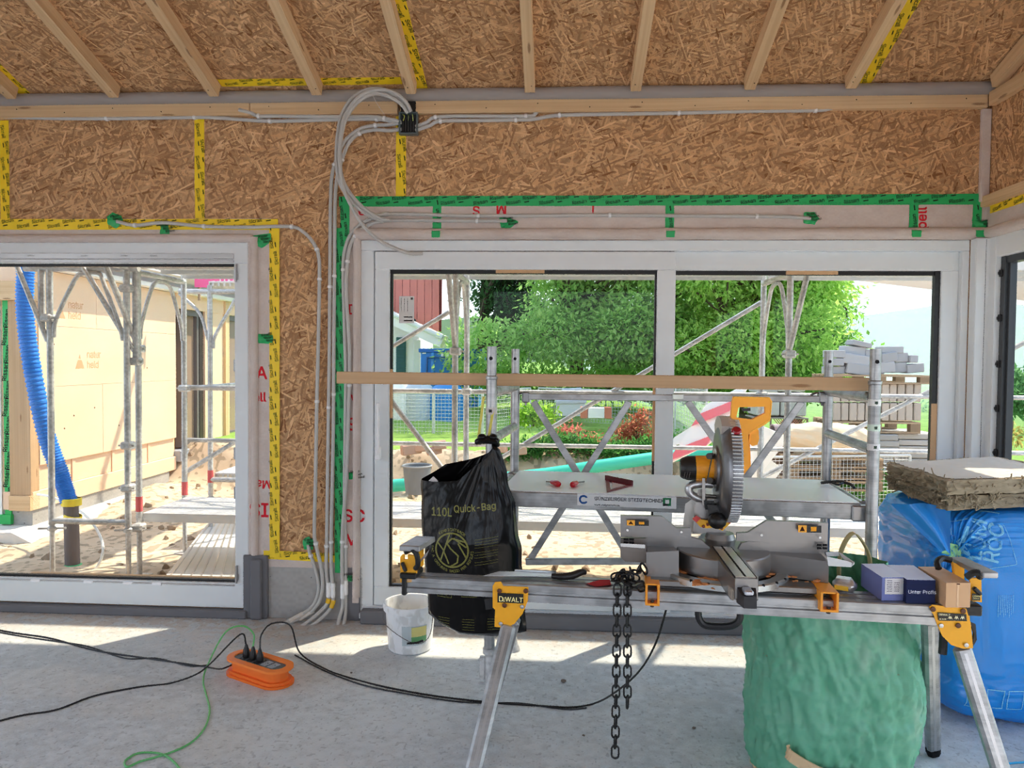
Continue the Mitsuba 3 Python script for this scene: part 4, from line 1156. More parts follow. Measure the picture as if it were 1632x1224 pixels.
plank(xd + .03, xd + .34, yd + .02, yd + 2.5, .53, k, "y")
plank(xd + .37, xd + .68, yd + .02, yd + 2.5, .53, k, "y")
plank(xd - .02, xd + .34, yd + .02, yd + 2.5, 2.36, k, "y")
plank(xd + .37, xd + .68, yd + .02, yd + 2.5, 2.36, k, "y")
k = thing("protective_sheet", "pale sheet hanging under the scaffold deck at the right pane's upper corner", "sheet")
put("sheet", hull([W(px, py, y=y) for px, py in ((1300, 428), (1640, 420), (1640, 480), (1505, 462), (1330, 443)) for y in (6.56, 6.565)]), "matte", C(226, 212, 196), k)
# roof overhang of the room outside
struct("trim_2", cat([box([XL - .3, WALL + .17, 2.74], [XR + 1.6, 5.56, 2.80]), box([XL - .3, 5.52, 2.74], [XR + 1.6, 5.60, 3.1])]), "matte", C(226, 214, 200))
# ================================================================ tapes on the boards
YEL, GRN = C(240, 206, 36), C(36, 168, 94)
INK = C(22, 22, 20)


def tape(label, a, b, up, w, col, word, parent_n, catg="tape", group=None, th=.0007, flip=1, jag=True, start=.03, rows=2, h=.021, step=.20, skew=.16):
    """A strip of printed adhesive tape from a to b, width w along 'up'."""
    a, b, up = np.asarray(a, float), np.asarray(b, float), norm(up)
    d = norm(b - a)
    n = np.cross(d, up)
    if n @ parent_n < 0:
        n = -n
    L = np.linalg.norm(b - a)
    m = max(2, int(L / .12))
    r = np.random.default_rng(int(abs(a.sum() * 1000)) % 9999)
    P = []
    for s, i0 in ((1, 0), (-1, 0)):
        for i in range(m + 1):
            t = i / m * L
            P.append((t, s * (w / 2 + (r.uniform(-.0015, .0015) if jag else 0))))
    top, bot = P[: m + 1], P[m + 1:]
    poly = Polygon(top + bot[::-1])
    k = thing("adhesive_tape", label, catg, group)
    put("strip", prism(poly, th, a + n * .0004, d, up if np.cross(d, up) @ n > 0 else -up), "satin", col, k)
    x, y = d * flip, None
    y = np.cross(n, x)
    tx = norm(x + y * skew); ty = norm(y - x * skew)
    words = []
    t = start
    i = 0
    while t < L - .10:
        row = i % rows
        off = (row - (rows - 1) / 2) * w * .46
        o = a + d * (t if flip > 0 else L - t) + y * (off - h * .5) + n * (th + .0005)
        words.append(text(word, h, o, tx, ty, True, .0004))
        o2 = a + d * ((t + step * .55) if flip > 0 else L - t - step * .55) + y * (off + h * .15) + n * (th + .0005)
        words.append(prism([(0, 0), (.030, 0), (.030, .0065), (0, .0065)], .0004, o2, tx, ty))
        t += step * (.5 if rows == 2 else 1)
        i += 1
    if words:
        put("printed_word", words, "matte", INK, k)
    return k


WN = np.array([0, -1.0, 0])
wp = lambda px, py: W(px, py, y=WALL - .001)
yw = lambda l, a, b, up, w=.060, flip=1, **k_: tape(l, a, b, up, w, YEL, "Sicrall", WN, group="yellow printed tapes", flip=flip, **k_)
gw = lambda l, a, b, up, w=.060, flip=1, **k_: tape(l, a, b, up, w, GRN, "Rissan", WN, group="green printed tapes", flip=flip, **k_)
for px, l in ((7, "yellow printed tape running down the wall boards at the left edge of the photo"), (318, "yellow printed tape down the wall boards above the left window's right half"), (639, "short yellow printed tape below the junction box")):
    x = wp(px, 250)[0]
    zb_ = 2.475 if px < 600 else 2.615
    yw(l, [x, WALL, zb_], [x, WALL, 3.12], X, .062, -1)
yw("yellow printed tape along the top of the left window", [XL + .3, WALL - .0098, 2.468], [-1.735, WALL - .0098, 2.463], Z, .066, th=.0012)
yw("long yellow printed tape down the right side of the left window", [-1.758, WALL - .0105, .385], [-1.758, WALL - .0105, 2.44], X, .064, 1, th=.0012)
yw("yellow printed tape low on the wall above the concrete upstand", [-1.83, WALL - .0085, .402], [-1.375, WALL - .0085, .392], Z, .055)
cn = -up_c
for (pa, pb, l) in (((634, 0), (678, 150), "yellow printed tape up the ceiling beside the batten over the junction box"), ((1462, 0), (1372, 135), "yellow printed tape up the ceiling at right beside a batten")):
    a_, b_ = on_ceiling(*pb), on_ceiling(*pa)
    b_ = a_ + (b_ - a_) * 1.6
    a_[0] = b_[0] = (a_[0] + b_[0]) / 2 if pa[0] < 1000 else xc[3]
    tape(l, a_ - up_c * .001, b_ - up_c * .001, X, .075, YEL, "Sicrall", cn, group="yellow printed tapes", h=.024, step=.22, flip=-1)
a_, b_ = on_ceiling(350, 132), on_ceiling(640, 129)
b_[1] = a_[1]; b_[2] = a_[2]
tape("short yellow printed tape across the ceiling between two battens", a_ - up_c * .001, b_ - up_c * .001, np.cross(X, up_c), .062, YEL, "Sicrall", cn, group="yellow printed tapes", flip=1)
a_, b_ = on_ceiling(40, 152), on_ceiling(-10, 100)
a_[0] = b_[0] = xc[1]
b_ = a_ + (b_ - a_) * 3
tape("yellow printed tape up the ceiling at the left edge of the photo", a_ - up_c * .001, b_ - up_c * .001, X, .075, YEL, "Sicrall", cn, group="yellow printed tapes", flip=-1)
tape("yellow printed tape above the corner window on the right wall", [XR - .010, 4.55, 2.535], [XR - .010, 2.2, 2.535], Z, .05, YEL, "Sicrall", -X, group="yellow printed tapes")
gw("long green printed tape along the top of the sliding door", [-1.352, WALL - .010, 2.602], [2.47, WALL - .010, 2.602], Z, .062)
gw("green printed tape down the left of the sliding door, short top piece", [-1.315, WALL - .0110, 2.36], [-1.315, WALL - .0110, 2.60], X, .055, 1)
gw("long green printed tape down the left side of the sliding door", [-1.345, WALL - .0115, .30], [-1.345, WALL - .0115, 2.44], X, .060, 1)
for px, l, z0 in ((697, "green printed tape tab across the membrane, leftmost above the sliding door", 2.375), (1067, "green printed tape tab in the middle above the sliding door", 2.40), (1455, "green printed tape tab right of the middle above the sliding door", 2.40), (1556, "green printed tape tab at the right end above the sliding door", 2.40)):
    x = wp(px, 345)[0]
    k = gw(l, [x, WALL - .0105, z0 if z0 > 2.39 else 2.44], [x, WALL - .0105, 2.585], X, .052, 1)
    put("folded_end", hull([[x + sx * .026, yy, zz_] for sx in (-1, 1) for yy, zz_ in ((WALL - .0105, 2.44), (WALL - .058, 2.41), (WALL - .056, 2.41), (WALL - .006, 2.44))] + [[x + sx * .024, WALL - .056, 2.375] for sx in (-1, 1)]), "satin", GRN, k)


def patch(label, pts, off=.014, seed=0, crumple=.006):
    """A hand-torn piece of green tape pressed over a cable end."""
    r = np.random.default_rng(seed)
    P = Polygon([(p[0], p[1]) for p in pts])
    c = np.array(P.centroid.coords[0])
    ring_ = np.array(P.exterior.coords)[:-1]
    dense = np.vstack([ring_ + (np.roll(ring_, -1, 0) - ring_) * t for t in (0, .33, .66)]).reshape(3, -1, 2).transpose(1, 0, 2).reshape(-1, 2)
    V = [W(c[0], c[1], y=WALL - off - .012)]
    for q in dense:
        V.append(W(*(q + r.uniform(-.8, .8, 2)), y=WALL - .009 - r.uniform(0, crumple)))
    for q in dense:
        V.append(W(*(c + (q - c) * .55 + r.uniform(-1, 1, 2)), y=WALL - off - r.uniform(0, crumple)))
    n = len(dense)
    F = []
    for i in range(n):
        j = (i + 1) % n
        F += [[0, 1 + n + i, 1 + n + j], [1 + n + i, 1 + i, 1 + j], [1 + n + i, 1 + j, 1 + n + j]]
    m = trimesh.Trimesh(np.array(V), np.array(F), process=False)
    back = m.copy(); back.vertices = np.array(back.vertices) + [0, .0012, 0]; back.invert()
    k = thing("tape_patch", label, "tape", "green tape patches")
    put("patch", [m, back], "satin", GRN, k, smooth=False)
    for i in range(3):
        q = c + (np.array([-8, -5]) + [i * 5, i * 5.5]) * .8
        put("printed_word", text("Rissan", .014, W(q[0], q[1], y=WALL - off - .0165), norm(X + Z * .15), norm(Z - X * .15), True, .0004), "matte", INK, k)


patch("crumpled green tape patch over a conduit end above the left window", [(170, 345), (180, 338), (194, 345), (196, 352), (186, 364), (172, 358)], seed=1)
patch("green tape tab over the membrane edge of the left window", [(255, 357), (270, 357), (270, 374), (255, 376)], seed=2, crumple=.002)
patch("green tape patch at the top right corner of the left window", [(404, 376), (432, 372), (431, 386), (416, 396), (404, 388)], seed=3)
patch("green tape strip on the membrane beside the left window", [(409, 532), (437, 533), (437, 548), (409, 547)], seed=4, crumple=.002)
patch("green tape patch low on the boards where a conduit ends", [(482, 861), (492, 855), (500, 862), (498, 876), (484, 876)], seed=5)
patch("arrow shaped green tape patch above the sliding door, left one", [(796, 346), (812, 346), (826, 354), (812, 364), (798, 363)], seed=6)
patch("arrow shaped green tape patch above the sliding door, right one", [(1281, 338), (1298, 338), (1306, 348), (1298, 358), (1281, 356)], seed=7)
patch("small green tape piece on the membrane left of the sliding door", [(556, 752), (574, 752), (574, 765), (556, 764)], seed=8, crumple=.002)
patch("green tape piece at the foot of the membrane left of the door", [(548, 915), (565, 917), (563, 927), (546, 927)], seed=9, crumple=.002)
patch("green tape patch at the upper right corner of the sliding door", [(1548, 350), (1566, 352), (1583, 345), (1590, 356), (1572, 372), (1556, 366)], seed=10)

# red print on the membranes
RED = C(206, 40, 52)


def redtext(s, px, py, h, d, par, bold=True):
    p = W(px, py, y=WALL - .0105)
    x = np.array([math.cos(d), 0, math.sin(d)]); y = np.array([-math.sin(d), 0, math.cos(d)])
    put("red_print", text(s, h, p, x, y, bold, .0006, True), "matte", RED, par)


m0, m1 = "wall_back__membrane", "wall_back__membrane_001"
for s, px, py, h, a in (("A", 417, 594, .075, 0), ("ell", 414, 633, .055, 0), ("Ma", 420, 772, .05, math.pi), ("SIS", 422, 813, .085, math.pi)):
    redtext(s, px, py, h, a, m0)
for s, px, py, h, a in (("e", 576, 338, .05, 0), ("S", 759, 336, .055, 0), ("M", 799, 335, .055, math.pi), ("i", 945, 335, .05, math.pi), ("pell", 1471, 347, .055, math.pi / 2), ("M", 560, 637, .06, math.pi), ("S", 560, 676, .075, math.pi), ("I", 557, 493, .06, 0), ("SC", 564, 822, .075, 0), ("M", 560, 860, .07, 0)):
    redtext(s, px, py, h, a, m1)
redtext("S", 1545, 0, .01, 0, m1) if False else None

# ================================================================ conduits
def conduit(label, pts, r=.0112, clips=(), col=CONDUIT, y=WALL - .026, name="conduit", catg="conduit", group="grey electrical conduits", couple=()):
    P = [W(p[0], p[1], y=(p[2] if len(p) > 2 else y)) for p in pts]
    ln = curve(P, 14 * len(P))
    k = thing(name, label, catg, group)
    put("tube", tube(ln, r, 10), "satin", col, k)
    for c in clips:
        q = W(c[0], c[1], y=(c[2] if len(c) > 2 else y))
        i = int(np.argmin(((ln - q) ** 2).sum(1)))
        i = min(max(i, 1), len(ln) - 2)
        d = norm(ln[i + 1] - ln[i - 1])
        put("clip", [lathe([(r, -.008), (r + .004, -.007), (r + .004, .007), (r, .008)], 10, ln[i], d), bar(ln[i], [ln[i][0], WALL, ln[i][2]], .012, .014)], "satin", C(226, 226, 226), k)
    for (c, L, cc) in couple:
        q = W(c[0], c[1], y=(c[2] if len(c) > 2 else y))
        i = min(max(int(np.argmin(((ln - q) ** 2).sum(1))), 1), len(ln) - 2)
        d = norm(ln[i + 1] - ln[i - 1])
        put("coupling_sleeve", lathe([(r, -L / 2), (r + .003, -L / 2), (r + .003, L / 2), (r, L / 2)], 12, ln[i], d), "satin", cc, k)
    return k


conduit("grey conduit along the underside of the wall batten, lower left run", [(-40, 184), (60, 188), (170, 189), (310, 187), (350, 188), (430, 193), (520, 191), (600, 190), (636, 197)], clips=((170, 189), (312, 187), (432, 193), (600, 190)))
conduit("short grey conduit with a free bent end beside the wall batten", [(381, 175), (400, 180), (412, 185), (440, 185), (530, 186), (590, 186), (615, 189), (638, 194)], clips=((412, 184), (612, 189)), y=WALL - .04)
conduit("grey conduit on the right under the batten, ending in an elbow", [(662, 202), (680, 195), (694, 187), (740, 185), (838, 185), (852, 182), (855, 176), (842, 173)], clips=((694, 187), (838, 185)))
conduit("long grey conduit under the batten running to the right corner", [(662, 208), (685, 200), (702, 193), (760, 192), (822, 191), (850, 190), (888, 184), (960, 182), (1082, 180), (1200, 177), (1296, 176), (1322, 173), (1333, 168), (1340, 160)], clips=((702, 193), (822, 191), (890, 184), (1082, 180), (1298, 176)))
Wt = C(238, 238, 238)
conduit("vertical grey conduit on the pier, left of the close pair", [(640, 195), (618, 199), (598, 200), (575, 205), (552, 222), (540, 245), (530, 275), (527, 320), (526, 420), (525, 560), (523, 700), (521, 845), (520, 910), (524, 945), (522, 960), (510, 975, WALL - .05), (488, 993, WALL - .10), (474, 1001, WALL - .11)], clips=((598, 200), (527, 262), (526, 458), (524, 648), (519, 870)), couple=(((523, 940), .09, Wt), ((523, 957), .03, C(236, 190, 40))))
conduit("vertical grey conduit on the pier, right of the close pair", [(640, 206), (620, 208), (598, 207), (574, 212), (556, 228), (545, 255), (537, 285), (534, 330), (533, 440), (532, 560), (531, 700), (528, 845), (528, 905), (531, 945), (529, 965), (516, 982, WALL - .05), (495, 998, WALL - .1), (482, 1004, WALL - .11)], clips=((572, 212), (535, 251), (533, 442), (531, 628), (526, 862)), couple=(((530, 941), .09, Wt), ((530, 963), .05, C(236, 190, 40))))
conduit("grey conduit bending round the top right of the left window and down the pier", [(186, 353), (215, 359), (260, 355), (330, 361), (400, 362), (462, 361), (484, 370), (500, 388), (508, 410), (509, 450), (507, 560), (505, 640), (503, 760), (501, 845), (504, 870), (512, 905), (514, 935), (508, 960), (492, 978, WALL - .04), (464, 991, WALL - .09), (440, 1002, WALL - .11)], clips=((215, 359), (327, 361), (464, 361), (509, 396), (508, 446), (505, 640), (503, 866)), couple=(((488, 981, WALL - .05), .10, C(214, 206, 196)),), y=WALL - .034)
conduit("short grey conduit from the low green patch down into the floor", [(491, 868), (494, 882), (502, 905), (508, 935), (503, 958), (490, 973, WALL - .04), (460, 990, WALL - .1), (434, 1002, WALL - .12)], clips=((496, 886),), couple=(((472, 985, WALL - .06), .09, C(214, 206, 196)),), y=WALL - .022)
conduit("outer conduit bending over the door corner to the left arrow patch", [(808, 352), (760, 352), (640, 351), (612, 352), (590, 358), (570, 372), (558, 392), (553, 425), (552, 470), (557, 560), (556, 640), (552, 760), (546, 845), (545, 900), (546, 935), (546, 965), (541, 985, WALL - .06), (537, 1004, WALL - .1)], clips=((760, 351), (566, 378), (556, 418), (554, 612), (544, 864)), couple=(((542, 942), .09, Wt),), y=WALL - .030)
conduit("inner conduit over the door corner running to the right arrow patch", [(1292, 348), (1240, 345), (1100, 344), (960, 343), (762, 344), (640, 341), (612, 343), (584, 352), (563, 368), (552, 390), (547, 425), (549, 520), (551, 600), (550, 700), (549, 800), (551, 870), (551, 940), (551, 970), (549, 990, WALL - .06), (545, 1004, WALL - .1)], clips=((762, 344), (975, 343), (1205, 345), (549, 429), (551, 872)), couple=(((551, 937), .09, Wt),), y=WALL - .020)
# loop of loose conduits into the junction box
for i, (pts, lab) in enumerate((
        ([(648, 178), (640, 166), (628, 154), (608, 146), (588, 147), (566, 160), (549, 184), (541, 215), (539, 250), (542, 285), (552, 305), (572, 328), (596, 342), (620, 340)], "loose looped conduit, ending highest above the sliding door"),
        ([(652, 178), (644, 164), (630, 152), (608, 142), (585, 143), (562, 156), (545, 182), (538, 215), (536, 255), (541, 290), (556, 315), (578, 337), (600, 349), (611, 354)], "loose looped conduit, ending lowest of the cut ends"),
        ([(650, 180), (641, 168), (628, 158), (608, 150), (590, 151), (569, 164), (552, 188), (544, 218), (542, 252), (545, 282), (558, 308), (580, 332), (604, 347), (621, 351)], "loose looped conduit, ending between the other two cut ends"),
        ([(655, 178), (648, 164), (634, 151), (612, 143), (590, 145), (568, 158), (551, 182), (543, 212), (541, 255), (546, 295), (558, 325), (576, 355), (600, 380), (630, 396), (655, 404), (674, 404)], "longest loose looped conduit hanging over the sliding door frame"))):
    dpt = [WALL - .05 - .10 * math.sin(math.pi * min(1, j / (len(pts) - 1) * 1.05)) - .012 * i for j in range(len(pts))]
    conduit(lab, [(a, b, d) for (a, b), d in zip(pts, dpt)], r=.0110, group="looped conduits at the junction box")
put("cable_tie", tube([W(590, 144, y=WALL - .16), W(600, 164, y=WALL - .17), W(613, 183, y=WALL - .15)], .0016, 5), "satin", C(206, 196, 190), None, "thin pale cable tie on the conduit loop", "cable tie")
jb = thing("junction_box", "dark grey junction box without its lid on the wall batten", "junction box")
b0, b1 = W(637, 213, y=WALL - .04), W(665, 180, y=WALL - .04)
ol = Polygon([(b0[0], b0[2]), (b1[0], b0[2]), (b1[0], b1[2]), (b0[0], b1[2])]).buffer(.004)
put("housing", prism(ol.difference(ol.buffer(-.008)), .045, [0, WALL - .006, 0], X, Z), "satin", C(84, 96, 98), jb)
put("back_plate", prism(ol, .004, [0, WALL - .008, 0], X, Z), "satin", C(40, 44, 45), jb)
put("terminal_block", [box([b0[0] + .012 + i * .016, WALL - .030, b0[2] + .012], [b0[0] + .024 + i * .016, WALL - .012, b1[2] - .03]) for i in range(6)], "satin", C(30, 31, 32), jb)
for i, c in enumerate((C(196, 196, 90), C(110, 120, 70), C(190, 200, 120))):
    put("wire", tube(curve([[b0[0] + .015 + .03 * i, WALL - .03, b1[2] - .005], [b0[0] + .03 + .025 * i, WALL - .045, b1[2] - .02], [b0[0] + .02 + .03 * i, WALL - .034, b1[2] - .045]], 10), .0028, 6), "satin", c, jb)
put("backing_board", box([b0[0] + .005, WALL - .036, b1[2]], [b1[0] - .005, WALL - .030, zb + .05], .002), "matte", C(48, 44, 40), jb)
# ================================================================ aluminium tower in front of the door
from scipy.interpolate import LinearNDInterpolator

ta = norm([1.661, -.150, 0]); tb = np.array([-ta[1], ta[0], 0])
to = np.array([-.302, 3.45, 0.0])
TL, TW = 1.662, .75
tp = lambda a, b, z: to + ta * a + tb * b + [0, 0, z]


def on_plane(px, py, p, n):
    d = view_dir(px, py)
    return EYE + d * (((np.asarray(p) - EYE) @ n) / (d @ n))


PR = .0248
TUBE = C(188, 188, 190)
k = thing("work_platform_tower", "aluminium tower with a low work platform standing inside in front of the sliding door", "scaffold tower")
for a in (0, TL):
    for b in (0, TW):
        zt = 1.700
        put("post", rod(tp(a, b, .30), tp(a, b, 1.555), PR, 16), "alu", None, k)
        sp = put("spigot", [rod(tp(a, b, 1.555), tp(a, b, zt), PR - .0022, 16), lathe([(PR - .003, 1.545), (PR + .0035, 1.55), (PR + .0035, 1.562), (PR - .002, 1.566)], 16, tp(a, b, 0))], "alu", None, k)
        put("pin_hole", rod(tp(a, b, 1.645) - tb * (PR - .003) * 1.0, tp(a, b, 1.645) - tb * (PR - .001), .0085, 12), "matte", C(30, 30, 32), sp)
        put("levelling_leg", [rod(tp(a, b, .07), tp(a, b, .32), PR - .004, 14), lathe([(PR, .27), (PR + .006, .275), (PR + .006, .30), (PR, .305)], 14, tp(a, b, 0))], "galv", None, k)
        put("locking_pin", [rod(tp(a, b, .24) - ta * .05, tp(a, b, .24) + ta * .03, .006, 8), box(tp(a, b, .16) - [.045, .012, .01], tp(a, b, .16) + [-.02, .012, .10], .004), rod(tp(a, b, .13) - ta * .05, tp(a, b, .13) + ta * .03, .006, 8)], "galv", None, k)
        put("foot_plate", [lathe([(0, 0), (.042, 0), (.042, .008), (.03, .03), (.02, .075), (0, .075)], 16, tp(a, b, 0))], "galv", None, k)
    for z in (1.49, 1.268, 1.0, .62, .36):
        put("rung", rod(tp(a, PR, z), tp(a, TW - PR, z), .0225 if z < 1.4 else .025, 14), "alu", None, k)
    put("grip_ribs", [lathe([(.025, .20 + i * .02), (.0262, .203 + i * .02), (.0262, .207 + i * .02), (.025, .21 + i * .02)], 14, tp(a, 0, 1.49), tb) for i in range(10)], "alu", None, k)
# platform
pk = put("platform", box([0, 0, 0], [1, 1, 1]), "alu", None, k)
scene[pk] = shape([xf(box([.03, .045, .955], [TL - .03, .69, 1.026], .003), ta, tb, Z, to)], "alu")
put("deck_plate", xf(box([.035, .05, 1.026], [TL - .035, .685, 1.031], .001), ta, tb, Z, to), "deck_plate", C(232, 235, 240), pk)
put("end_hook", [tube(curve([tp(a, b, 1.01), tp(a - s * .035, b, 1.02), tp(a - s * .045, b, .995), tp(a - s * .03, b, .975)], 14), .012, 8) for a, s in ((.03, 1), (TL - .03, -1)) for b in (.10, .62)], "metal", C(150, 150, 152), pk)
put("corner_casting", [xf(box([a - .02, .03, .95], [a + .06, .12, 1.02], .006), ta, tb, Z, to) for a in (.0, TL - .05)], "metal", C(160, 160, 162), pk)
plp = tp(0, .045, 0); pln = tb
P_ = lambda px, py: on_plane(px, py, plp - tb * .0012, tb)
l0, l1 = P_(942, 795), P_(1078, 802)
lab = put("label_plate", xf(box([0, -.0008, -.022], [(l1 - l0) @ ta, .0008, .030], .0004), ta, tb, Z, P_(920, 794) * [1, 1, 0] + [0, 0, P_(1000, 797)[2] - .006]), "satin", C(214, 214, 216), pk)
scene[lab] = shape(xf(box([0, -.0008, -.027], [(P_(1078, 800) - P_(920, 795)) @ ta, .0008, .027], .0004), ta, tb, Z, [P_(920, 795)[0], P_(920, 795)[1], P_(1000, 799)[2]]), "satin", C(212, 213, 215))
tx = lambda s, px, py, h, bold=True: text(s, h, P_(px, py) - tb * .0012, ta, Z, bold, .0005)
put("lettering", [tx("GÜNZBURGER STEIGTECHNIK", 947, 797, .0155), tx("www.steigtechnik.de", 947, 805.5, .0085)], "matte", C(48, 52, 60), lab)
cc = P_(930, 796) - tb * .0012
ringp = Polygon([(.021 * math.cos(t), .021 * math.sin(t)) for t in np.linspace(.5, 2 * math.pi - .5, 30)] + [(.012 * math.cos(t), .012 * math.sin(t)) for t in np.linspace(2 * math.pi - .6, .6, 30)])
put("round_logo", prism(ringp, .0006, cc, ta, Z), "matte", C(44, 82, 140), lab)
sq = P_(1063, 800) - tb * .0012
put("square_logo", [prism(sbox(-.018, -.018, .018, .018).difference(sbox(-.008, -.008, .010, .010)), .0006, sq, ta, Z)], "matte", C(40, 110, 70), lab)
put("square_logo_corner", prism(sbox(-.018, -.018, .004, -.008), .0008, sq, ta, Z), "matte", C(40, 46, 50), lab)
# rear guard frame with crossed flats
rp = tp(0, TW - .0, 0)
R_ = lambda px, py: on_plane(px, py, rp, tb)


def flat(p, q, w, par, name, t=.018):
    return put(name, bar(p, q, t, w, np.cross(tb, norm(q - p)), .002), "alu", None, par)


gk = put("guard_frame", bar(R_(842, 632), R_(1306, 636), .03, .035, Z, .003), "alu", None, k)
put("bottom_rail", bar(R_(838, 895), R_(1302, 893), .03, .035, Z, .003), "alu", None, gk)
for p, q in (((850, 640), (1004, 890)), ((1003, 640), (846, 890)), ((1096, 640), (1272, 890)), ((1278, 640), (1096, 890))):
    flat(R_(*p), R_(*q) , .036, gk, "cross_flat")
for px in (838, 1310):
    q = R_(px, 633)
    put("claw", [tube(curve([q + Z * .02, q + Z * .022 - ta * .03, q + Z * .01 - ta * .05 + tb * .02, q - Z * .0 - ta * .04], 14), .006, 6), box(q - [.02, .02, .03], q + [.02, .02, .03], .006), rod(q - Z * .045, q - Z * .02, .006, 8)], "metal", C(130, 130, 132), gk)
q = R_(1080, 632)
put("joint_lock", [box(q - [.03, .022, .016], q + [.03, .012, .016], .004)], "metal", C(196, 204, 200), gk)
# stickers on the right front post
for py, c in ((642, C(230, 232, 230)), (682, C(206, 226, 212)), (713, C(220, 220, 222))):
    q = on_plane(1395, py, tp(TL, -.02, 0), tb)
    put("sticker", lathe([(PR + .0006, -.014), (PR + .001, -.014), (PR + .001, .014), (PR + .0006, .014)], 16, [tp(TL, 0, 0)[0], tp(TL, 0, 0)[1], q[2]]), "satin", c, k)
    put("sticker_mark", prism(sbox(-.006, -.006, .006, .006), .0006, [tp(TL, 0, 0)[0], tp(TL, 0, 0)[1], q[2]] - tb * (PR + .0016), ta, Z), "satin", C(30, 60, 44), k)
q = on_plane(783, 655, tp(0, -.02, 0), tb)
put("sticker", lathe([(PR + .0006, -.016), (PR + .001, -.016), (PR + .001, .016), (PR + .0006, .016)], 16, [to[0], to[1], q[2]]), "satin", C(196, 190, 186), k)
put("sticker_mark", prism(sbox(-.007, -.007, .007, .007), .0006, [to[0], to[1], q[2]] - tb * (PR + .0016), ta, Z), "satin", C(24, 24, 26), k)
# pine lath lying on the top rungs
q0, q1 = W(535, 597, y=3.62), W(1392, 604, y=3.40)
zl = 1.517 + .029
e0 = np.array([q0[0], q0[1], zl]); e1 = np.array([q1[0], q1[1], zl])
d_ = norm(tp(TL, .09, 0) - tp(0, .09, 0))
e0 = tp(0, .085, zl) - d_ * (.775); e1 = tp(TL - .002, .085, zl)
put("lath", bar(e0, e1, .038, .058, Z, .002), "spruce", None, None, "long pine lath laid across the top rungs of the tower", "lath", uv=grain(d_))
# things on the platform
def onplat(px, py, lift=0):
    return W(px, py, z=1.031 + lift)


for pts, l in ((((871, 765), (878, 768), (895, 773)), "red handled screwdriver on the platform, the left one"), (((931, 765), (920, 769), (905, 776)), "red handled screwdriver on the platform, the right one pointing away")):
    k = thing("screwdriver", l, "screwdriver")
    a_, m_, b_ = [onplat(*p, .014) for p in pts]
    a_[2] += -.008
    put("blade", rod(a_, m_, .0035, 8), "metal", C(90, 88, 86), k)
    d = norm(b_ - m_); L = min(.075, np.linalg.norm(b_ - m_) + .01)
    put("handle", lathe([(0, 0), (.007, .0), (.010, .01), (.013, L * .5), (.0155, L * .8), (.013, L), (0, L + .004)], 14, m_, d), "gloss", C(176, 22, 34), k)
k = thing("speed_square", "dark red rafter square lying on the platform beside the screwdrivers", "square")
a_, b_, c_ = onplat(965, 765, .002), onplat(1008, 774, .002), onplat(967, 785, .002)
tri = Polygon([(0, 0), ((b_ - a_) @ X, (b_ - a_) @ Y), ((c_ - a_) @ X, (c_ - a_) @ Y)])
inn = tri.buffer(-.018)
put("plate", prism(tri.difference(inn), .004, a_, X, Y), "satin", C(110, 22, 30), k)
put("fence", bar(a_ + Z * .012, b_ + Z * .012, .012, .026, Z, .002), "satin", C(90, 16, 24), k)
put("scale_plate", prism(inn.buffer(-.012), .003, a_, X, Y), "satin", C(196, 180, 184), k)
k = thing("ratchet_strap_end", "dark metal hook at the right end of the platform", "hook")
q = onplat(1325, 768, .02)
put("hook", tube(curve([q + [-.05, .0, -.006], q, q + [.04, -.01, .004], q + [.075, -.04, -.004], q + [.085, -.07, -.016]], 24), .007, 8), "metal", C(70, 72, 74), k)
put("brace", tube(curve([q + [.0, 0, 0], q + [.02, -.03, -.008], q + [.05, -.02, 0]], 12), .006, 8), "metal", C(70, 72, 74), k)

# ================================================================ bags
def drape(mesh, S, off=.0016):
    """Lays lettering made in the x-z plane on a front surface y = S(x, z)."""
    v, f = trimesh.remesh.subdivide_to_size(np.array(mesh.vertices), np.array(mesh.faces), .03, max_iter=6)
    y0 = v[:, 1].min()
    y = S(v[:, 0], v[:, 2])
    y = np.where(np.isnan(y), np.nanmean(y), y)
    v = v.copy(); v[:, 1] = y - off - (v[:, 1].max() - v[:, 1]) * .0
    return trimesh.Trimesh(v, f, process=False)


def flat_text(s, h, x, z, ang=0.0, bold=True, center=True, sx=1.0):
    c, s_ = math.cos(ang), math.sin(ang)
    m = text(s, h, [0, 0, 0], X, Z, bold, .0004, center)
    v = np.array(m.vertices); v[:, 0] *= sx
    m.vertices = np.stack([x + v[:, 0] * c - v[:, 2] * s_, v[:, 1], z + v[:, 0] * s_ + v[:, 2] * c], 1)
    # keep only the faces that look at the room
    n = np.asarray(m.face_normals)
    return trimesh.Trimesh(np.array(m.vertices), np.array(m.faces)[n[:, 1] < -.5], process=False)


def flat_shape(poly):
    v, f = trimesh.creation.triangulate_polygon(poly, engine="earcut")
    f = np.asarray(f); v = np.asarray(v)
    a = v[f]; area = np.cross(a[:, 1] - a[:, 0], a[:, 2] - a[:, 0])
    f = np.where((area < 0)[:, None], f[:, ::-1], f)
    return trimesh.Trimesh(np.stack([v[:, 0], 0 * v[:, 0], v[:, 1]], 1), f, process=False)


# black bag hanging on the tower's left post
mat("bag_film", base_color=VC, roughness=0.20, specular=0.22)
BY = 3.375
L_ = [(768, 708), (745, 722), (692, 740), (673, 764), (671, 800), (675, 860), (680, 940), (682, 976)]
R2 = [(786, 706), (796, 716), (806, 745), (812, 772), (820, 800), (830, 870), (834, 930), (837, 1003)]
bx = lambda p: W(p[0], p[1], y=BY)
lz, lx_ = zip(*[(bx(p)[2], bx(p)[0]) for p in L_]); rz_, rx_ = zip(*[(bx(p)[2], bx(p)[0]) for p in R2])
hang = bx((779, 702))


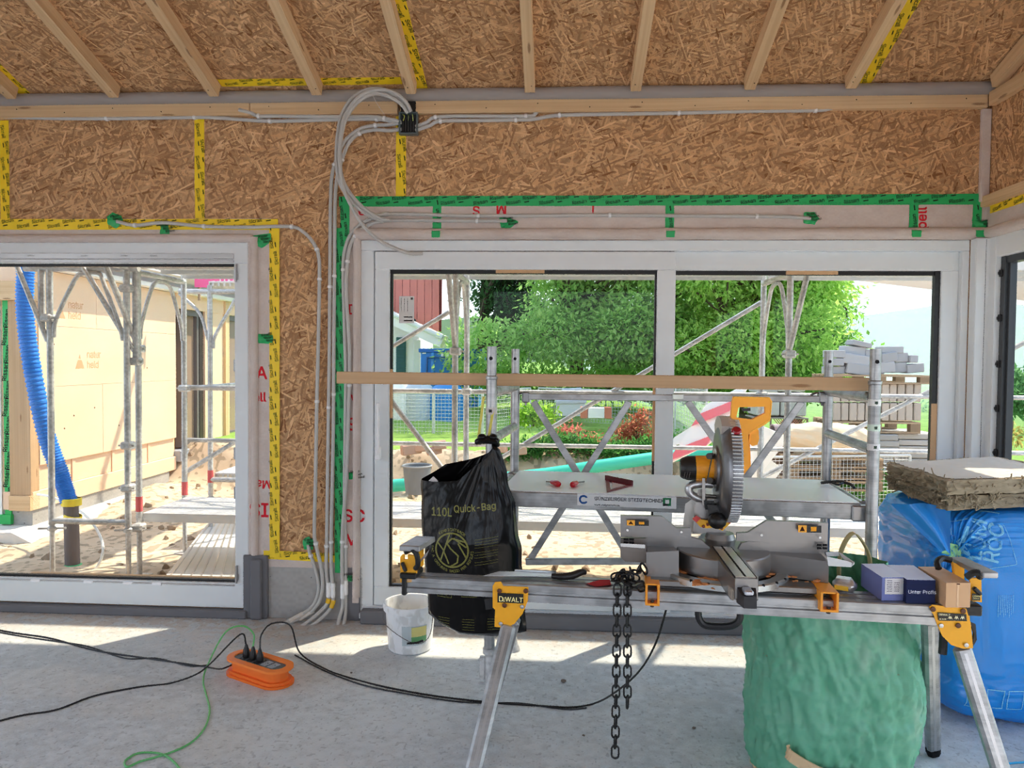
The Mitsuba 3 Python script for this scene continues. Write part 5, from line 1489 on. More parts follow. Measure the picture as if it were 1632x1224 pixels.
def front_top(s):   # the front rim of the mouth runs lower than the back rim
    return np.interp(s, [0, .16, .42, .62, .8, 1], [bx((673, 764))[2], bx((700, 766))[2], bx((738, 763))[2], bx((762, 735))[2], bx((775, 708))[2], bx((787, 706))[2]])


def bag_sheet(front, ns=110, nt=130):
    s, t = np.meshgrid(np.linspace(0, 1, ns), np.linspace(0, 1, nt), indexing="ij")
    zb_l, zb_r = bx((682, 978))[2], bx((837, 1006))[2]
    zbot = np.interp(s, [0, .12, .35, .7, .9, 1], [zb_l, bx((695, 992))[2], bx((735, 1008))[2], bx((795, 1013))[2], bx((820, 1010))[2], zb_r])
    if front:
        ztop = front_top(s)
    else:
        ztop = np.interp(s, [0, .15, .4, .62, .8, 1], [bx((674, 762))[2], bx((690, 741))[2], bx((718, 733))[2], bx((746, 722))[2], bx((760, 703))[2], bx((786, 705))[2]])
    z = ztop + (zbot - ztop) * t
    xl = np.interp(-z, -np.array(lz), lx_); xr = np.interp(-z, -np.array(rz_), rx_)
    # left edge uses the widest outline also above the rim
    x = xl + (xr - xl) * s
    r = np.hypot(x - hang[0], z - hang[2]); ang = np.arctan2(x - hang[0], hang[2] - z)
    bulge = (np.sin(np.pi * np.clip(s, 0.0, 1)) ** .55) * (.030 + .085 * np.clip((hang[2] - z) / .45, 0, 1))
    q = np.stack([ang * 7.0, r * 1.2, 0 * r + (3 if front else 9)], -1)
    fold = np.abs(2 * meshkit.fbm(q, 3, 4) - 1) * .060 * np.clip(r / .22, .12, 1) * np.exp(-r / .38)
    q2 = np.stack([x * 9 + z * 3, z * 6 - x * 4, 0 * r + 2], -1)
    fine = (np.abs(2 * meshkit.fbm(q2, 4, 7) - 1) - .3) * .011
    q3 = np.stack([x * 16, z * 3.5, 0 * r + 6], -1)
    side = np.clip(np.abs(s - .5) * 2 - .65, 0, .35) / .35 * np.abs(2 * meshkit.noise(q3, 9) - 1) * .02
    y = BY - (bulge - fold * .34 + fine * .5 + side * .7) * (1 if front else -.9)
    edge = np.minimum(s, 1 - s)
    y = BY + (y - BY) * np.clip(edge / .03, 0, 1) ** .7
    tb_ = np.clip((1 - t) / .06, 0, 1) ** .6
    y = BY + (y - BY) * tb_
    x = x + (meshkit.noise(np.stack([z * 14, 0 * z, 0 * z + 2], -1)) - .5) * .012 * np.clip(1 - edge / .15, 0, 1) * (1 if True else 0)
    v = np.stack([x, y, z], -1)
    i, j = np.meshgrid(np.arange(ns - 1), np.arange(nt - 1), indexing="ij")
    a = (i * nt + j).ravel()
    f = np.vstack([np.stack([a, a + 1, a + nt + 1], 1), np.stack([a, a + nt + 1, a + nt], 1)])
    if not front:
        f = f[:, ::-1]
    return v.reshape(-1, 3), f


k = thing("refuse_sack", "large black refuse sack with yellow print hanging from the tower's left post", "bag")
fv, ff = bag_sheet(True)
bv, bf = bag_sheet(False)
put("film", trimesh.Trimesh(np.vstack([fv, bv]), np.vstack([ff, bf + len(fv)]), process=False), "bag_film", C(13, 12, 13), k, smooth=True)
Sb = LinearNDInterpolator(fv[:, [0, 2]], fv[:, 1])
kn = [hang + [x, y, z] for x, y, z in ((-.045, 0, -.005), (-.03, -.01, .016), (-.005, -.012, .008), (.02, -.008, .016), (.03, 0, -.002))]
put("gathered_neck", [hull([p + o for o in trimesh.creation.icosphere(1, .02).vertices * [1, 1, .8]]) for p in kn] + [tube(curve([hang + [-.055, -.0, -.01], hang + [-.02, -.03, 0], hang + [.03, -.02, -.004], hang + [.04, .0, -.02]], 16), .012, 8)], "bag_film", C(16, 16, 17), k)
tapeY = C(206, 196, 92)
for a, b in (((762, 702), (771, 632)), ((778, 702), (788, 640))):
    put("draw_tape", bar(W(*a, y=3.40), W(*b, y=3.44), .002, .012, X, 0), "satin", tapeY, k)
PRT = C(120, 118, 52)
bp = lambda px, py: bx((px, py))
pr = []
p = bp(690, 817); pr.append(flat_text("110L", .036, p[0], p[2], .03, True, False, .8))
p = bp(727, 811); pr.append(flat_text("Quick-Bag", .030, p[0], p[2], .09, True, False, .88))
c0_ = bp(725, 868)
rg = .078
from shapely.geometry import Point
pr.append(flat_shape(Point(c0_[0], c0_[2]).buffer(rg, 32).difference(Point(c0_[0], c0_[2]).buffer(rg - .008, 32))))
for seg in ([(-.052, -.050), (-.012, .066)], [(-.040, .0), (-.062, .026)], [(-.036, -.008), (-.014, -.058)], [(.060, .040), (.0, .052), (-.022, .030), (-.004, .006), (.030, -.022), (.026, -.052), (-.004, -.072)], [(.010, .052), (.064, .018)], [(.030, .030), (.066, -.030)]):
    pr.append(flat_shape(LineString([(c0_[0] + a, c0_[2] + b) for a, b in seg]).buffer(.0036)))


def arc_text(s, r, a0, a1, h, flip):
    out = []
    for i, ch in enumerate(s):
        if ch == " ":
            continue
        a = a0 + (a1 - a0) * i / (len(s) - 1)
        out.append(flat_text(ch, h, c0_[0] + r * math.cos(a), c0_[2] + r * math.sin(a), a - math.pi / 2 if not flip else a + math.pi / 2))
    return out


pr += arc_text("KEHRICHTSACK", rg + .012, 2.25, .9, .012, False) + arc_text("SAC A ORDURES", rg + .014, 3.05, 4.45, .012, True) + arc_text("SACCO PER RIFIUTI", rg + .014, 4.65, 6.25, .012, True)
p = bp(748, 911); pr.append(flat_text("RICHTIG / IMPORTANT / IMPORTANTE", .0125, p[0], p[2], .07, True, True, .72))
n_a = len(pr)
for i in range(9):
    p = bp(779, 850 + i * 4.1 + (3 if i > 3 else 0) + (3 if i > 6 else 0))
    pr.append(flat_shape(Polygon([(p[0] - .052, p[2] - .007), (p[0] + .05, p[2] + .006), (p[0] + .05, p[2] + .0075), (p[0] - .052, p[2] - .0055)])))
n_b = len(pr)
for px in (713, 752, 791):
    p = bp(px, 930 - (px - 713) * .06)
    pr.append(flat_shape(sbox(p[0] - .034, p[2] - .034, p[0] + .034, p[2] + .034).difference(sbox(p[0] - .032, p[2] - .032, p[0] + .032, p[2] + .032))))
    for s in (-1, 1):
        pr.append(flat_shape(LineString([(p[0] - .022 * s, p[2] + .024), (p[0] + .010 * s, p[2] - .026)]).buffer(.0018)))
    for i in range(5):
        p2 = bp(px, 974 + i * 4)
        pr.append(flat_shape(sbox(p2[0] - .03, p2[2] - .0008, p2[0] + .024, p2[2] + .0008)))
put("title_print", [drape(m_, Sb, .0022) for m_ in pr[:2]], "satin", PRT, k, smooth=False)
put("round_logo", [drape(m_, Sb, .0022) for m_ in pr[2:9]], "satin", PRT, k, smooth=False)
put("lettering", [drape(m_, Sb, .0022) for m_ in pr[9:n_a]], "satin", PRT, k, smooth=False)
put("text_block", [drape(m_, Sb, .0022) for m_ in pr[n_a:n_b]], "satin", PRT, k, smooth=False)
for i in range(3):
    put("pictogram", [drape(m_, Sb, .0022) for m_ in pr[n_b + 8 * i:n_b + 8 * i + 3]], "satin", PRT, k, smooth=False)
    put("caption_print", [drape(m_, Sb, .0022) for m_ in pr[n_b + 8 * i + 3:n_b + 8 * i + 8]], "satin", PRT, k, smooth=False)
put("white_liner", trimesh.Trimesh(np.array([bx((684, 765)), bx((692, 758)), bx((700, 766)), bx((694, 768))]) + [0, -.02, 0], [[0, 2, 1], [0, 3, 2]]), "satin", C(210, 206, 204), k, smooth=False)

# green woven sack
def weave_fn(p, n, uv):
    s = dr.sin(p.z * 1600) * .5 + .5
    a = fbm(p.x * 5, p.y * 5, p.z * 5, 3)
    dust = smoothstep(.55, .8, fbm(p.x * 9 + 3, p.y * 9, p.z * 7, 4))
    return mix(mix((0.075, 0.30, 0.175), (0.15, 0.42, 0.28), .25 * s + .75 * a), (0.36, 0.46, 0.36), .35 * dust)


mat("woven", base_color=mikit.proc(weave_fn), roughness=0.45, specular=0.5)
k = thing("rubble_sack", "big green woven sack with beige loops standing under the saw bench", "sack")
cx_, cyy = 1.075, 3.03
nu, nv = 220, 150
u, t = np.meshgrid(np.linspace(0, 2 * np.pi, nu, endpoint=False), np.linspace(0, 1, nv), indexing="ij")
H_ = .80 + .035 * np.sin(u) + .012 * np.sin(u * 3 + 1)
z = t * H_
hw = np.interp(z, [0, .08, .30, .55, .75], [.262, .284, .302, .302, .29])
e = 2.6
cu, su = np.cos(u), np.sin(u)
rad = 1 / (np.abs(cu) ** e + np.abs(su) ** e) ** (1 / e)
q = np.stack([cu * 2.4 + t * 1.1, su * 2.4 - t * .6, z * 1.6], -1)
ridge_ = np.abs(2 * meshkit.fbm(q * 1.7, 4, 3) - 1)
q2 = np.stack([cu * 7 + z * 5, su * 7, z * 5.5], -1)
ridge2 = np.abs(2 * meshkit.fbm(q2, 3, 11) - 1)
q3 = np.stack([cu * 18 - z * 9, su * 18, z * 15], -1)
disp = (-ridge_ * .055 - ridge2 * .030 - np.abs(2 * meshkit.fbm(q3, 2, 21) - 1) * .016 + .026) * np.clip(t / .06, .2, 1)
xx = cx_ + (rad * hw + disp) * cu
yy = cyy + (rad * hw * .95 + disp) * su
xx = xx + .02 * np.sin(z * 5)
V = np.stack([xx, yy, z + .004], -1)
i, j = np.meshgrid(np.arange(nu), np.arange(nv - 1), indexing="ij")
qq = np.stack([i * nv + j, ((i + 1) % nu) * nv + j, ((i + 1) % nu) * nv + j + 1, i * nv + j + 1], -1).reshape(-1, 4)
Vf = V.reshape(-1, 3)
F = np.vstack([qq[:, [0, 1, 2]], qq[:, [0, 2, 3]]])
# inner side and bottom
Vi = np.stack([cx_ + (xx - cx_) * .985, cyy + (yy - cyy) * .985, z + .004], -1).reshape(-1, 3)
put("fabric", trimesh.Trimesh(np.vstack([Vf, Vi, [[cx_, cyy, .005]]]), np.vstack([F, F[:, ::-1] + len(Vf), np.stack([np.arange(nu) * nv, ((np.arange(nu) + 1) % nu) * nv, np.full(nu, 2 * len(Vf))], 1)[:, ::-1]]), process=False), "woven", None, k, smooth=True)
def sack_pt(uu, tt, out=.006):
    a_i, b_i = int(round(uu / (2 * np.pi) * nu)) % nu, int(round(tt * (nv - 1)))
    p = V[a_i, b_i].copy(); d = norm([p[0] - cx_, p[1] - cyy, 0])
    return p + d * out


put("fill_debris", [hull([Vi.reshape(nu, nv, 3)[a_, 100] for a_ in range(0, nu, 10)] + [[cx_, cyy, .55]])], "matte", C(150, 130, 104), k)
BEI = C(206, 178, 140)
loop_ = []
for a_, b_, zz_ in ((3.98, 4.72, .16),):
    pts = [sack_pt(a_, .27, .012), sack_pt(a_ + .06, .25, .03), sack_pt((a_ + b_) / 2, .20, .034), sack_pt(b_ - .06, .185, .03), sack_pt(b_, .18, .012)]
    ln = curve(pts, 30)
    put("side_handle", cat([bar(ln[i_], ln[i_ + 1], .006, .042 if 4 < i_ < len(ln) - 6 else .060, Z, 0) for i_ in range(len(ln) - 1)]), "matte", BEI, k)
bl = [sack_pt(a_, .015, .006) for a_ in np.linspace(3.0, 6.2, 60)]
put("piping", tube([p + Z * (.012 * math.sin(3 * i_ / 20) + .006) for i_, p in enumerate(bl)], .008, 8), "matte", BEI, k)
for (p0, p1, top) in ((W(1338, 890, y=3.20), W(1386, 890, y=3.16), W(1360, 850, y=3.18)), (sack_pt(2.6, 1, .004), sack_pt(2.9, 1, .004), sack_pt(2.75, 1, .02) + Z * .06)):
    m0_ = p0 * .35 + top * .65 + (p0 - p1) * .12; m1_ = p1 * .35 + top * .65 + (p1 - p0) * .12
    ln = curve([p0 - Z * .1, p0, m0_, top, m1_, p1, p1 - Z * .1], 42)
    put("carry_loop", cat([bar(ln[i_], ln[i_ + 1], .036, .005, np.cross(norm(ln[i_ + 1] - ln[i_]), Y), 0) for i_ in range(len(ln) - 1)]), "matte", C(190, 182, 140), k)

# blue film sack with insulation flakes
mat("blue_film", base_color=VC, roughness=0.25, specular=0.5, clearcoat=0.25, clearcoat_gloss=0.9)
k = thing("insulation_sack", "big blue plastic sack of insulation with pale print at the right wall", "sack")
cx2, cy2, hx2, hy2, hz2 = 2.09, 3.80, .37, .39, .49
nu, nv = 300, 170
u, t = np.meshgrid(np.linspace(0, 2 * np.pi, nu, endpoint=False), np.linspace(0.0, 1.0, nv), indexing="ij")
ph = (t - .5) * np.pi
se = lambda w, m: np.sign(w) * np.abs(w) ** m
px_, py_, pz_ = se(np.cos(ph), .30) * se(np.cos(u), .38) * hx2, se(np.cos(ph), .30) * se(np.sin(u), .38) * hy2, se(np.sin(ph), .30) * hz2
P = np.stack([px_, py_, pz_], -1) + [cx2, cy2, hz2 + .004]
P[..., 0] += np.where(P[..., 0] < cx2, -.05 * np.clip((P[..., 2] - .45) / .5, -.8, 1), 0)
P[..., 0] = np.minimum(P[..., 0], 2.465)
G = np.array([1.765, cy2 - hy2 + .005, .80])
dG = P - G
r = np.linalg.norm(dG, axis=-1); an = np.arctan2(dG[..., 2], dG[..., 0] - dG[..., 1])
nrm = np.stack([np.cos(u) * np.cos(ph), np.sin(u) * np.cos(ph), np.sin(ph)], -1)
fo = (np.abs(2 * meshkit.fbm(np.stack([an * 6.5, r * 1.3, 0 * r], -1), 3, 5) - 1) - .3) * .075 * np.exp(-r / .17)
wr = (np.abs(2 * meshkit.fbm(np.stack([P[..., 0] * 3.2 + P[..., 2] * 2, P[..., 1] * 3, P[..., 2] * 6.5], -1), 4, 15) - 1) - .3) * .040
wr2 = (np.abs(2 * meshkit.fbm(np.stack([P[..., 0] * 9, P[..., 1] * 9, P[..., 2] * 22], -1), 3, 25) - 1) - .3) * .010
puck = -.09 * np.exp(-(r / .07) ** 2)
soft = np.clip((1 - np.abs(t - .5) * 2) / .08, 0, 1)
P = P + nrm * ((fo + wr + wr2 + puck) * soft)[..., None]
P[..., 0] = np.minimum(P[..., 0], 2.47); P[..., 2] = np.clip(P[..., 2], .002, .985)
i, j = np.meshgrid(np.arange(nu), np.arange(nv - 1), indexing="ij")
qq = np.stack([i * nv + j, ((i + 1) % nu) * nv + j, ((i + 1) % nu) * nv + j + 1, i * nv + j + 1], -1).reshape(-1, 4)
put("film", trimesh.Trimesh(P.reshape(-1, 3), np.vstack([qq[:, [0, 1, 2]], qq[:, [0, 2, 3]]]), process=False), "blue_film", C(26, 130, 212), k, smooth=True)
fr = P.reshape(-1, 3); fr = fr[(fr[:, 1] < cy2 - .25)]
Sg = LinearNDInterpolator(fr[:, [0, 2]], fr[:, 1])
# gathered flap above the knot, and the label over it
fl = []
ns_, nt_ = 14, 24
for i_ in range(ns_):
    for j_ in range(nt_):
        s_, t_ = i_ / (ns_ - 1), j_ / (nt_ - 1)
        w_ = .02 + .10 * t_
        fl.append(G + [-.05 - .07 * t_ + (s_ - .5) * w_ * 2, -.02 + .02 * math.sin(s_ * 9 + t_ * 2) * (.3 + t_) + .10 * t_, .02 + .19 * t_ - .03 * abs(s_ - .4)])
fl = np.array(fl)
i, j = np.meshgrid(np.arange(ns_ - 1), np.arange(nt_ - 1), indexing="ij")
a_ = (i * nt_ + j).ravel()
ffl = np.vstack([np.stack([a_, a_ + 1, a_ + nt_ + 1], 1), np.stack([a_, a_ + nt_ + 1, a_ + nt_], 1)])
put("gathered_flap", trimesh.Trimesh(np.vstack([fl, fl + [.001, .003, 0]]), np.vstack([ffl[:, ::-1], ffl + len(fl)]), process=False), "blue_film", C(40, 128, 204), k, smooth=True)
lb = [drape(flat_shape(Polygon([(G[0] - .03, G[2] + .04), (G[0] + .06, G[2] + .02), (G[0] + .065, G[2] - .06), (G[0] - .02, G[2] - .03)])), Sg, .004)]
put("label", lb, "satin", C(150, 206, 150), k, smooth=False)
pr = []
p = W(1578, 868, y=3.42)
aa = -.30
for (s, dx, dz, h) in (("FLUM", .0, .035, .060), ("ROC", .0, -.045, .060)):
    c, s_ = math.cos(math.pi / 2 + aa + .15), math.sin(math.pi / 2 + aa + .15)
    o = (p[0] + .045 - dz * 1.0, p[2] + .0)
    pr.append(flat_text(s, h, p[0] - .02 + (-dz) * .9, p[2] + .0 - dz * .15, math.pi / 2 - .20, True, True))
pr.append(flat_shape(LineString([(p[0] - .085, p[2] + .075), (p[0] - .105, p[2] + .0), (p[0] - .06, p[2] - .075)]).buffer(.010, cap_style=2)))
bxp = [(p[0] - .155, p[2] + .085), (p[0] + .055, p[2] + .135), (p[0] + .115, p[2] - .085), (p[0] - .10, p[2] - .13)]
pr.append(flat_shape(Polygon(bxp).difference(Polygon(bxp).buffer(-.0025))))
p2 = W(1600, 965, y=3.42)
for i_ in range(9):
    pr.append(flat_shape(sbox(p2[0] - .03 + i_ * .008, p2[2] - .05 + .01 * (i_ % 3), p2[0] - .028 + i_ * .008, p2[2] + .05)))
p3 = W(1580, 1110, y=3.42)
for i_ in range(3):
    q_ = sbox(p3[0] - .10 + i_ * .085, p3[2] - .06, p3[0] - .03 + i_ * .085, p3[2] + .03)
    pr.append(flat_shape(q_.difference(q_.buffer(-.004))))
put("pale_print", [drape(m_, Sg, .003) for m_ in pr], "satin", C(120, 188, 226), k, smooth=False)

# mineral wool slabs on the blue sack
def wool_fn(p, n, uv):
    a = fbm(p.x * 30, p.y * 30, p.z * 90, 4)
    return mix((0.17, 0.13, 0.085), (0.43, 0.355, 0.25), a)


mat("wool", base_color=mikit.proc(wool_fn), roughness=1.0, specular=0.05)


def slab(quad, z0, z1, seed, label):
    k = thing("insulation_slab", label, "insulation slab", "mineral wool slabs on the blue sack")
    quad = np.asarray(quad, float)
    n1, n2, n3 = 60, 60, 10
    # a box grid over the quad, its sides torn
    def P(s, t):
        return (quad[0] * (1 - s) + quad[1] * s) * (1 - t) + (quad[3] * (1 - s) + quad[2] * s) * t
    V, F = [], []

    def sheet(fn, na, nb, flip):
        base = sum(len(v) for v in V)
        a, b = np.meshgrid(np.linspace(0, 1, na), np.linspace(0, 1, nb), indexing="ij")
        V.append(np.array([fn(x, y) for x, y in zip(a.ravel(), b.ravel())]))
        i, j = np.meshgrid(np.arange(na - 1), np.arange(nb - 1), indexing="ij")
        q = (i * nb + j).ravel() + base
        f = np.vstack([np.stack([q, q + nb, q + nb + 1], 1), np.stack([q, q + nb + 1, q + 1], 1)])
        F.append(f[:, ::-1] if flip else f)

    sheet(lambda s, t: [*P(s, t), z1], n1, n2, False)
    sheet(lambda s, t: [*P(s, t), z0], n1, n2, True)
    sheet(lambda s, t: [*P(s, 0), z0 + (z1 - z0) * t], n1 * 2, n3, False)
    sheet(lambda s, t: [*P(s, 1), z0 + (z1 - z0) * t], n1, n3, True)
    sheet(lambda s, t: [*P(0, s), z0 + (z1 - z0) * t], n1 * 2, n3, True)
    sheet(lambda s, t: [*P(1, s), z0 + (z1 - z0) * t], n1, n3, False)
    V = np.vstack(V); F = np.vstack(F)
    c = quad.mean(0)
    side = np.abs((V[:, 2] - (z0 + z1) / 2) / ((z1 - z0) / 2))
    d = V[:, :2] - c; d /= np.linalg.norm(d, axis=1, keepdims=True) + 1e-9
    edge = np.clip(np.max(np.abs(V[:, :2] - c) / (np.ptp(quad, axis=0) / 2), axis=1) - .80, 0, .2) / .2
    q = V * [16, 16, 40]
    nz = meshkit.fbm(q, 4, seed) - .5
    V[:, :2] += d * (nz * .12 * edge)[:, None]
    V[:, 2] += (meshkit.fbm(V * 9, 4, seed + 3) - .5) * .020 * (.35 + edge) + (meshkit.fbm(V * 45, 2, seed + 5) - .5) * .006
    put("slab", trimesh.Trimesh(V, F, process=False), "wool", None, k, smooth=35)
    V2 = V[:n1 * n2]
    keep = V2
    i, j = np.meshgrid(np.arange(3, n1 - 3), np.arange(3, n2 - 3), indexing="ij")
    a = (i * n2 + j).ravel()
    m = trimesh.Trimesh(keep + [0, 0, .0025], np.vstack([np.stack([a, a + n2, a + n2 + 1], 1), np.stack([a, a + n2 + 1, a + 1], 1)]), process=False)
    put("fleece_face", m, "matte", C(206, 200, 190), k, smooth=True, label="pale fleece top face")


qd = np.array([[1.735, 3.42], [2.455, 3.62], [2.46, 4.36], [1.73, 4.02]])
slab(qd + [0.0, .012], .990, 1.052, 3, "lower mineral wool slab lying directly on the blue sack")
slab(qd + [-.018, -.014], 1.062, 1.124, 8, "upper mineral wool slab with a pale fleece face on top of the stack")
tufts = []
r = np.random.default_rng(4)
for i_ in range(520):
    s = r.random()
    b_ = (qd[0] * (1 - s) + qd[1] * s) if r.random() < .45 else (qd[0] * (1 - s) + qd[3] * s)
    p = np.array([b_[0], b_[1], 1.0 + .12 * r.random()]); d = norm(r.normal(size=3) + [-.6, -.6, .2])
    tufts.append(tube(curve([p - d * .01, p + d * .008, p + d * .026 + r.normal(size=3) * .010], 5), [.004, .004, .0035, .003, .001][:5] if False else .003, 4))
put("torn_fibre", tufts, "wool", None, "insulation_slab_001", kind="stuff")

# ================================================================ bucket
k = thing("plaster_bucket", "white plastic bucket spattered with plaster, on the floor in front of the door", "bucket")


def bucket_fn(p, n, uv):
    a = smoothstep(.50, .62, fbm(p.x * 22, p.y * 22, p.z * 10, 4))
    return mix((0.80, 0.81, 0.82), (0.56, 0.55, 0.53), a * .6)


mat("bucket_plastic", base_color=mikit.proc(bucket_fn), roughness=0.4, specular=0.45)
bo = np.array([-.818, 4.185, .002])
put("body", lathe([(0, 0), (.115, 0), (.122, .006), (.142, .255), (.139, .258), (.137, .25), (.118, .012), (0, .012)], 56, bo), "bucket_plastic", None, k, smooth=40)
put("rim", lathe([(.143, .225), (.153, .228), (.154, .252), (.148, .264), (.140, .263), (.138, .25)], 56, bo), "bucket_plastic", None, k, smooth=40)
hd = [bo + [.154 * math.cos(a), .154 * math.sin(a), .24] for a in (3.5, 5.9)]
mid = bo + [.02, -.185, .10]
put("wire_handle", tube(curve([hd[0], bo + [-.11, -.13, .17], mid + [.03, .01, -.008], bo + [.13, -.135, .115], hd[1]], 40), .0022, 6), "metal", C(120, 120, 122), k)


def on_bucket(a, zz_, o=.0012):
    rr_ = .122 + .020 * zz_ / .255 + o
    return bo + [rr_ * math.cos(a), rr_ * math.sin(a), zz_]


def wrap(a0, a1, z0_, z1_, o):
    n_ = 14
    v = np.array([on_bucket(a0 + (a1 - a0) * i_ / n_, zz_, o) for i_ in range(n_ + 1) for zz_ in (z0_, z1_)])
    f = []
    for i_ in range(n_):
        b_ = 2 * i_
        f += [[b_, b_ + 2, b_ + 3], [b_, b_ + 3, b_ + 1]]
    return trimesh.Trimesh(v, f, process=False)


lbk = put("label", wrap(4.55, 5.65, .055, .165, .0015), "satin", C(188, 198, 200), k, smooth=True)
put("label_yellow_field", wrap(4.95, 5.62, .105, .160, .0024), "satin", C(216, 206, 130), lbk, smooth=True)
put("label_green_field", wrap(4.95, 5.65, .075, .105, .0024), "satin", C(104, 166, 110), lbk, smooth=True)
put("grip", tube(curve([mid + [.0, -.004, -.006], mid + [.045, .014, -.008], mid + [.08, .034, -.002]], 10), .006, 8), "matte", C(40, 40, 42), k)
put("plaster_residue", lathe([(0, .03), (.05, .028), (.10, .035), (.118, .05)], 30, bo), "matte", C(214, 210, 202), k, smooth=True)

# ================================================================ power strip and cables on the floor
k = thing("power_strip", "orange power strip with several plugs on the concrete floor", "power strip")
s0, s1 = W(371, 1068, z=.02), W(436, 1090, z=.02)
sd = norm((s1 - s0) * [1, 1, 0]); sn = np.array([-sd[1], sd[0], 0]); sc_ = (s0 + s1) / 2 * [1, 1, 0] + sn * .045
SL = np.linalg.norm(s1 - s0) / 2 - .03
oval = lambda w: LineString([(-SL, 0), (SL, 0)]).buffer(w, 16)
ORG = C(232, 112, 36)
put("base", [prism(oval(.086), .012, sc_ + Z * .001, sd, sn), prism(oval(.074), .014, sc_ + Z * .013, sd, sn)], "satin", ORG, k)
put("body", prism(oval(.058), .062, sc_ + Z * .018, sd, sn), "satin", ORG, k)
put("collar", prism(oval(.083).difference(oval(.047)), .012, sc_ + Z * .078, sd, sn), "satin", C(240, 128, 52), k)
put("socket_panel", prism(oval(.047), .004, sc_ + Z * .079, sd, sn), "satin", C(86, 92, 100), k)
for i_ in range(5):
    q = sc_ + sd * (-SL + .02 + i_ * (2 * SL - .04) / 4) + Z * .083
    put("socket", [prism(sbox(-.016, -.026, .016, .026).buffer(.003), .0025, q, sd, sn)], "satin", C(44, 46, 50) if i_ < 3 else C(150, 160, 172), k)
    for dx in (-.008, .0, .008):
        put("contact_hole", rod(q + sd * dx + sn * (.006 if dx == 0 else 0) + Z * .0022, q + sd * dx + sn * (.006 if dx == 0 else 0) + Z * .0032, .0025, 8), "matte", BLACK, k)
plugs = [sc_ + sd * (-SL + .02 + i_ * (2 * SL - .04) / 4) + Z * .085 for i_ in range(5)]


def cable(label, pts, r, col, name="cable", plug=None, n=10):
    k = thing(name, label, "cable")
    put("cord", tube(curve(pts, n * len(pts)), r, 8), "satin", col, k)
    if plug is not None:
        d = norm(plug[1])
        put("plug", lathe([(0, 0), (.017, 0), (.019, .012), (.017, .030), (.010, .052), (.006, .066), (0, .066)], 14, plug[0], d), "satin", C(20, 20, 21), k)
    return k


fl_ = lambda px, py, h=.004: W(px, py, z=h)
BC = C(20, 20, 21)
cable("black power cable from the strip's right plug along the floor up to the mitre saw", [plugs[2] + [.0, 0, .062], plugs[2] + [.0, .02, .13], plugs[2] + [.04, .06, .175], plugs[2] + [.13, .08, .16], fl_(478, 1040, .10), fl_(518, 1066, .04), fl_(560, 1081), fl_(620, 1096), fl_(700, 1110), fl_(790, 1120), fl_(850, 1124), fl_(910, 1127), fl_(950, 1120, .02), W(985, 1100, y=3.3), W(1020, 1068, y=3.15), W(1045, 1025, y=3.02), W(1062, 970, y=2.93), W(1066, 940, y=2.9)], .0042, BC, plug=(plugs[2], Z))
cable("second strand of black cable lying beside the first on the floor", [fl_(470, 1044), fl_(520, 1070), fl_(580, 1092), fl_(650, 1106), fl_(720, 1117), fl_(770, 1120), fl_(830, 1121), fl_(900, 1130), fl_(935, 1128)], .0036, BC)
cable("black supply cable coming from the upper left edge of the floor to the power strip", [fl_(-40, 996), fl_(20, 1008), fl_(80, 1017), fl_(150, 1036), fl_(220, 1047), fl_(290, 1057), fl_(330, 1063), fl_(352, 1066, .03), sc_ - sd * (SL + .04) - sn * .03 + Z * .045], .0042, BC)
cable("thinner black strand running with the supply cable at upper left", [fl_(-40, 1000), fl_(30, 1013), fl_(90, 1022), fl_(140, 1030), fl_(200, 1049), fl_(250, 1049), fl_(300, 1061), fl_(330, 1060)], .0032, BC)
cable("black cable from the lower left edge to the first plug of the power strip", [fl_(-40, 1160), fl_(30, 1141), fl_(90, 1131), fl_(150, 1109), fl_(220, 1095), fl_(270, 1089), fl_(310, 1076, .03), fl_(335, 1058, .07), plugs[0] + [-.04, .02, .11], plugs[0] + [0, 0, .062]], .0042, BC, plug=(plugs[0], Z))
GC = C(96, 176, 104)
cable("green cable looping from the power strip down to the bottom edge of the floor", [plugs[1] + [0, 0, .062], plugs[1] + [-.01, .03, .12], plugs[1] + [-.07, .03, .16], plugs[1] + [-.15, .0, .13], fl_(330, 1062, .05), fl_(324, 1085, .02), fl_(328, 1105), fl_(334, 1132), fl_(326, 1160), fl_(305, 1183), fl_(270, 1200), fl_(225, 1213), fl_(203, 1222), fl_(200, 1212), fl_(222, 1200), fl_(255, 1201), fl_(275, 1212), fl_(292, 1232)], .0042, GC, plug=(plugs[1], Z))
cable("blue cable just entering at the lower right corner", [fl_(1580, 1226), fl_(1600, 1218), fl_(1640, 1215), fl_(1680, 1222)], .004, C(44, 160, 210))
for i_, (px, py, s) in enumerate(((898, 1085, .013), (560, 1072, .006), (1106, 1160, .008), (930, 1172, .006))):
    v = trimesh.creation.icosphere(0, s).vertices * [1.2, .9, .7]
    put("pebble", moved(hull(v), fl_(px, py, s * .55)), "matte", C(110, 100, 92), None, ("pebble on the floor left of the chain", "small crumb beside the black cable near the bucket", "crumb on the floor right of the chain", "crumb on the floor below the pebble")[i_], "pebble")
# ================================================================ mitre saw bench
sa = norm([1.304, -.115, 0]); sb = np.array([-sa[1], sa[0], 0])
so = np.array([-.078, 2.70, 0.0])
BT = .828                                   # top of the beam
sp_ = lambda a, b, z: so + sa * a + sb * b + [0, 0, z]
B_ = lambda px, py, b=0.0: on_plane(px, py, sp_(0, b, 0), sb)
ppoly = lambda pts, b: [((q - so) @ sa, q[2]) for q in (B_(px, py, b) for px, py in pts)]


def plate(pts, b, h):
    """An upright plate: the outline measured at depth b, h thick towards the room."""
    return prism(ppoly(pts, b), h, sp_(0, b + h, 0), sa, Z)


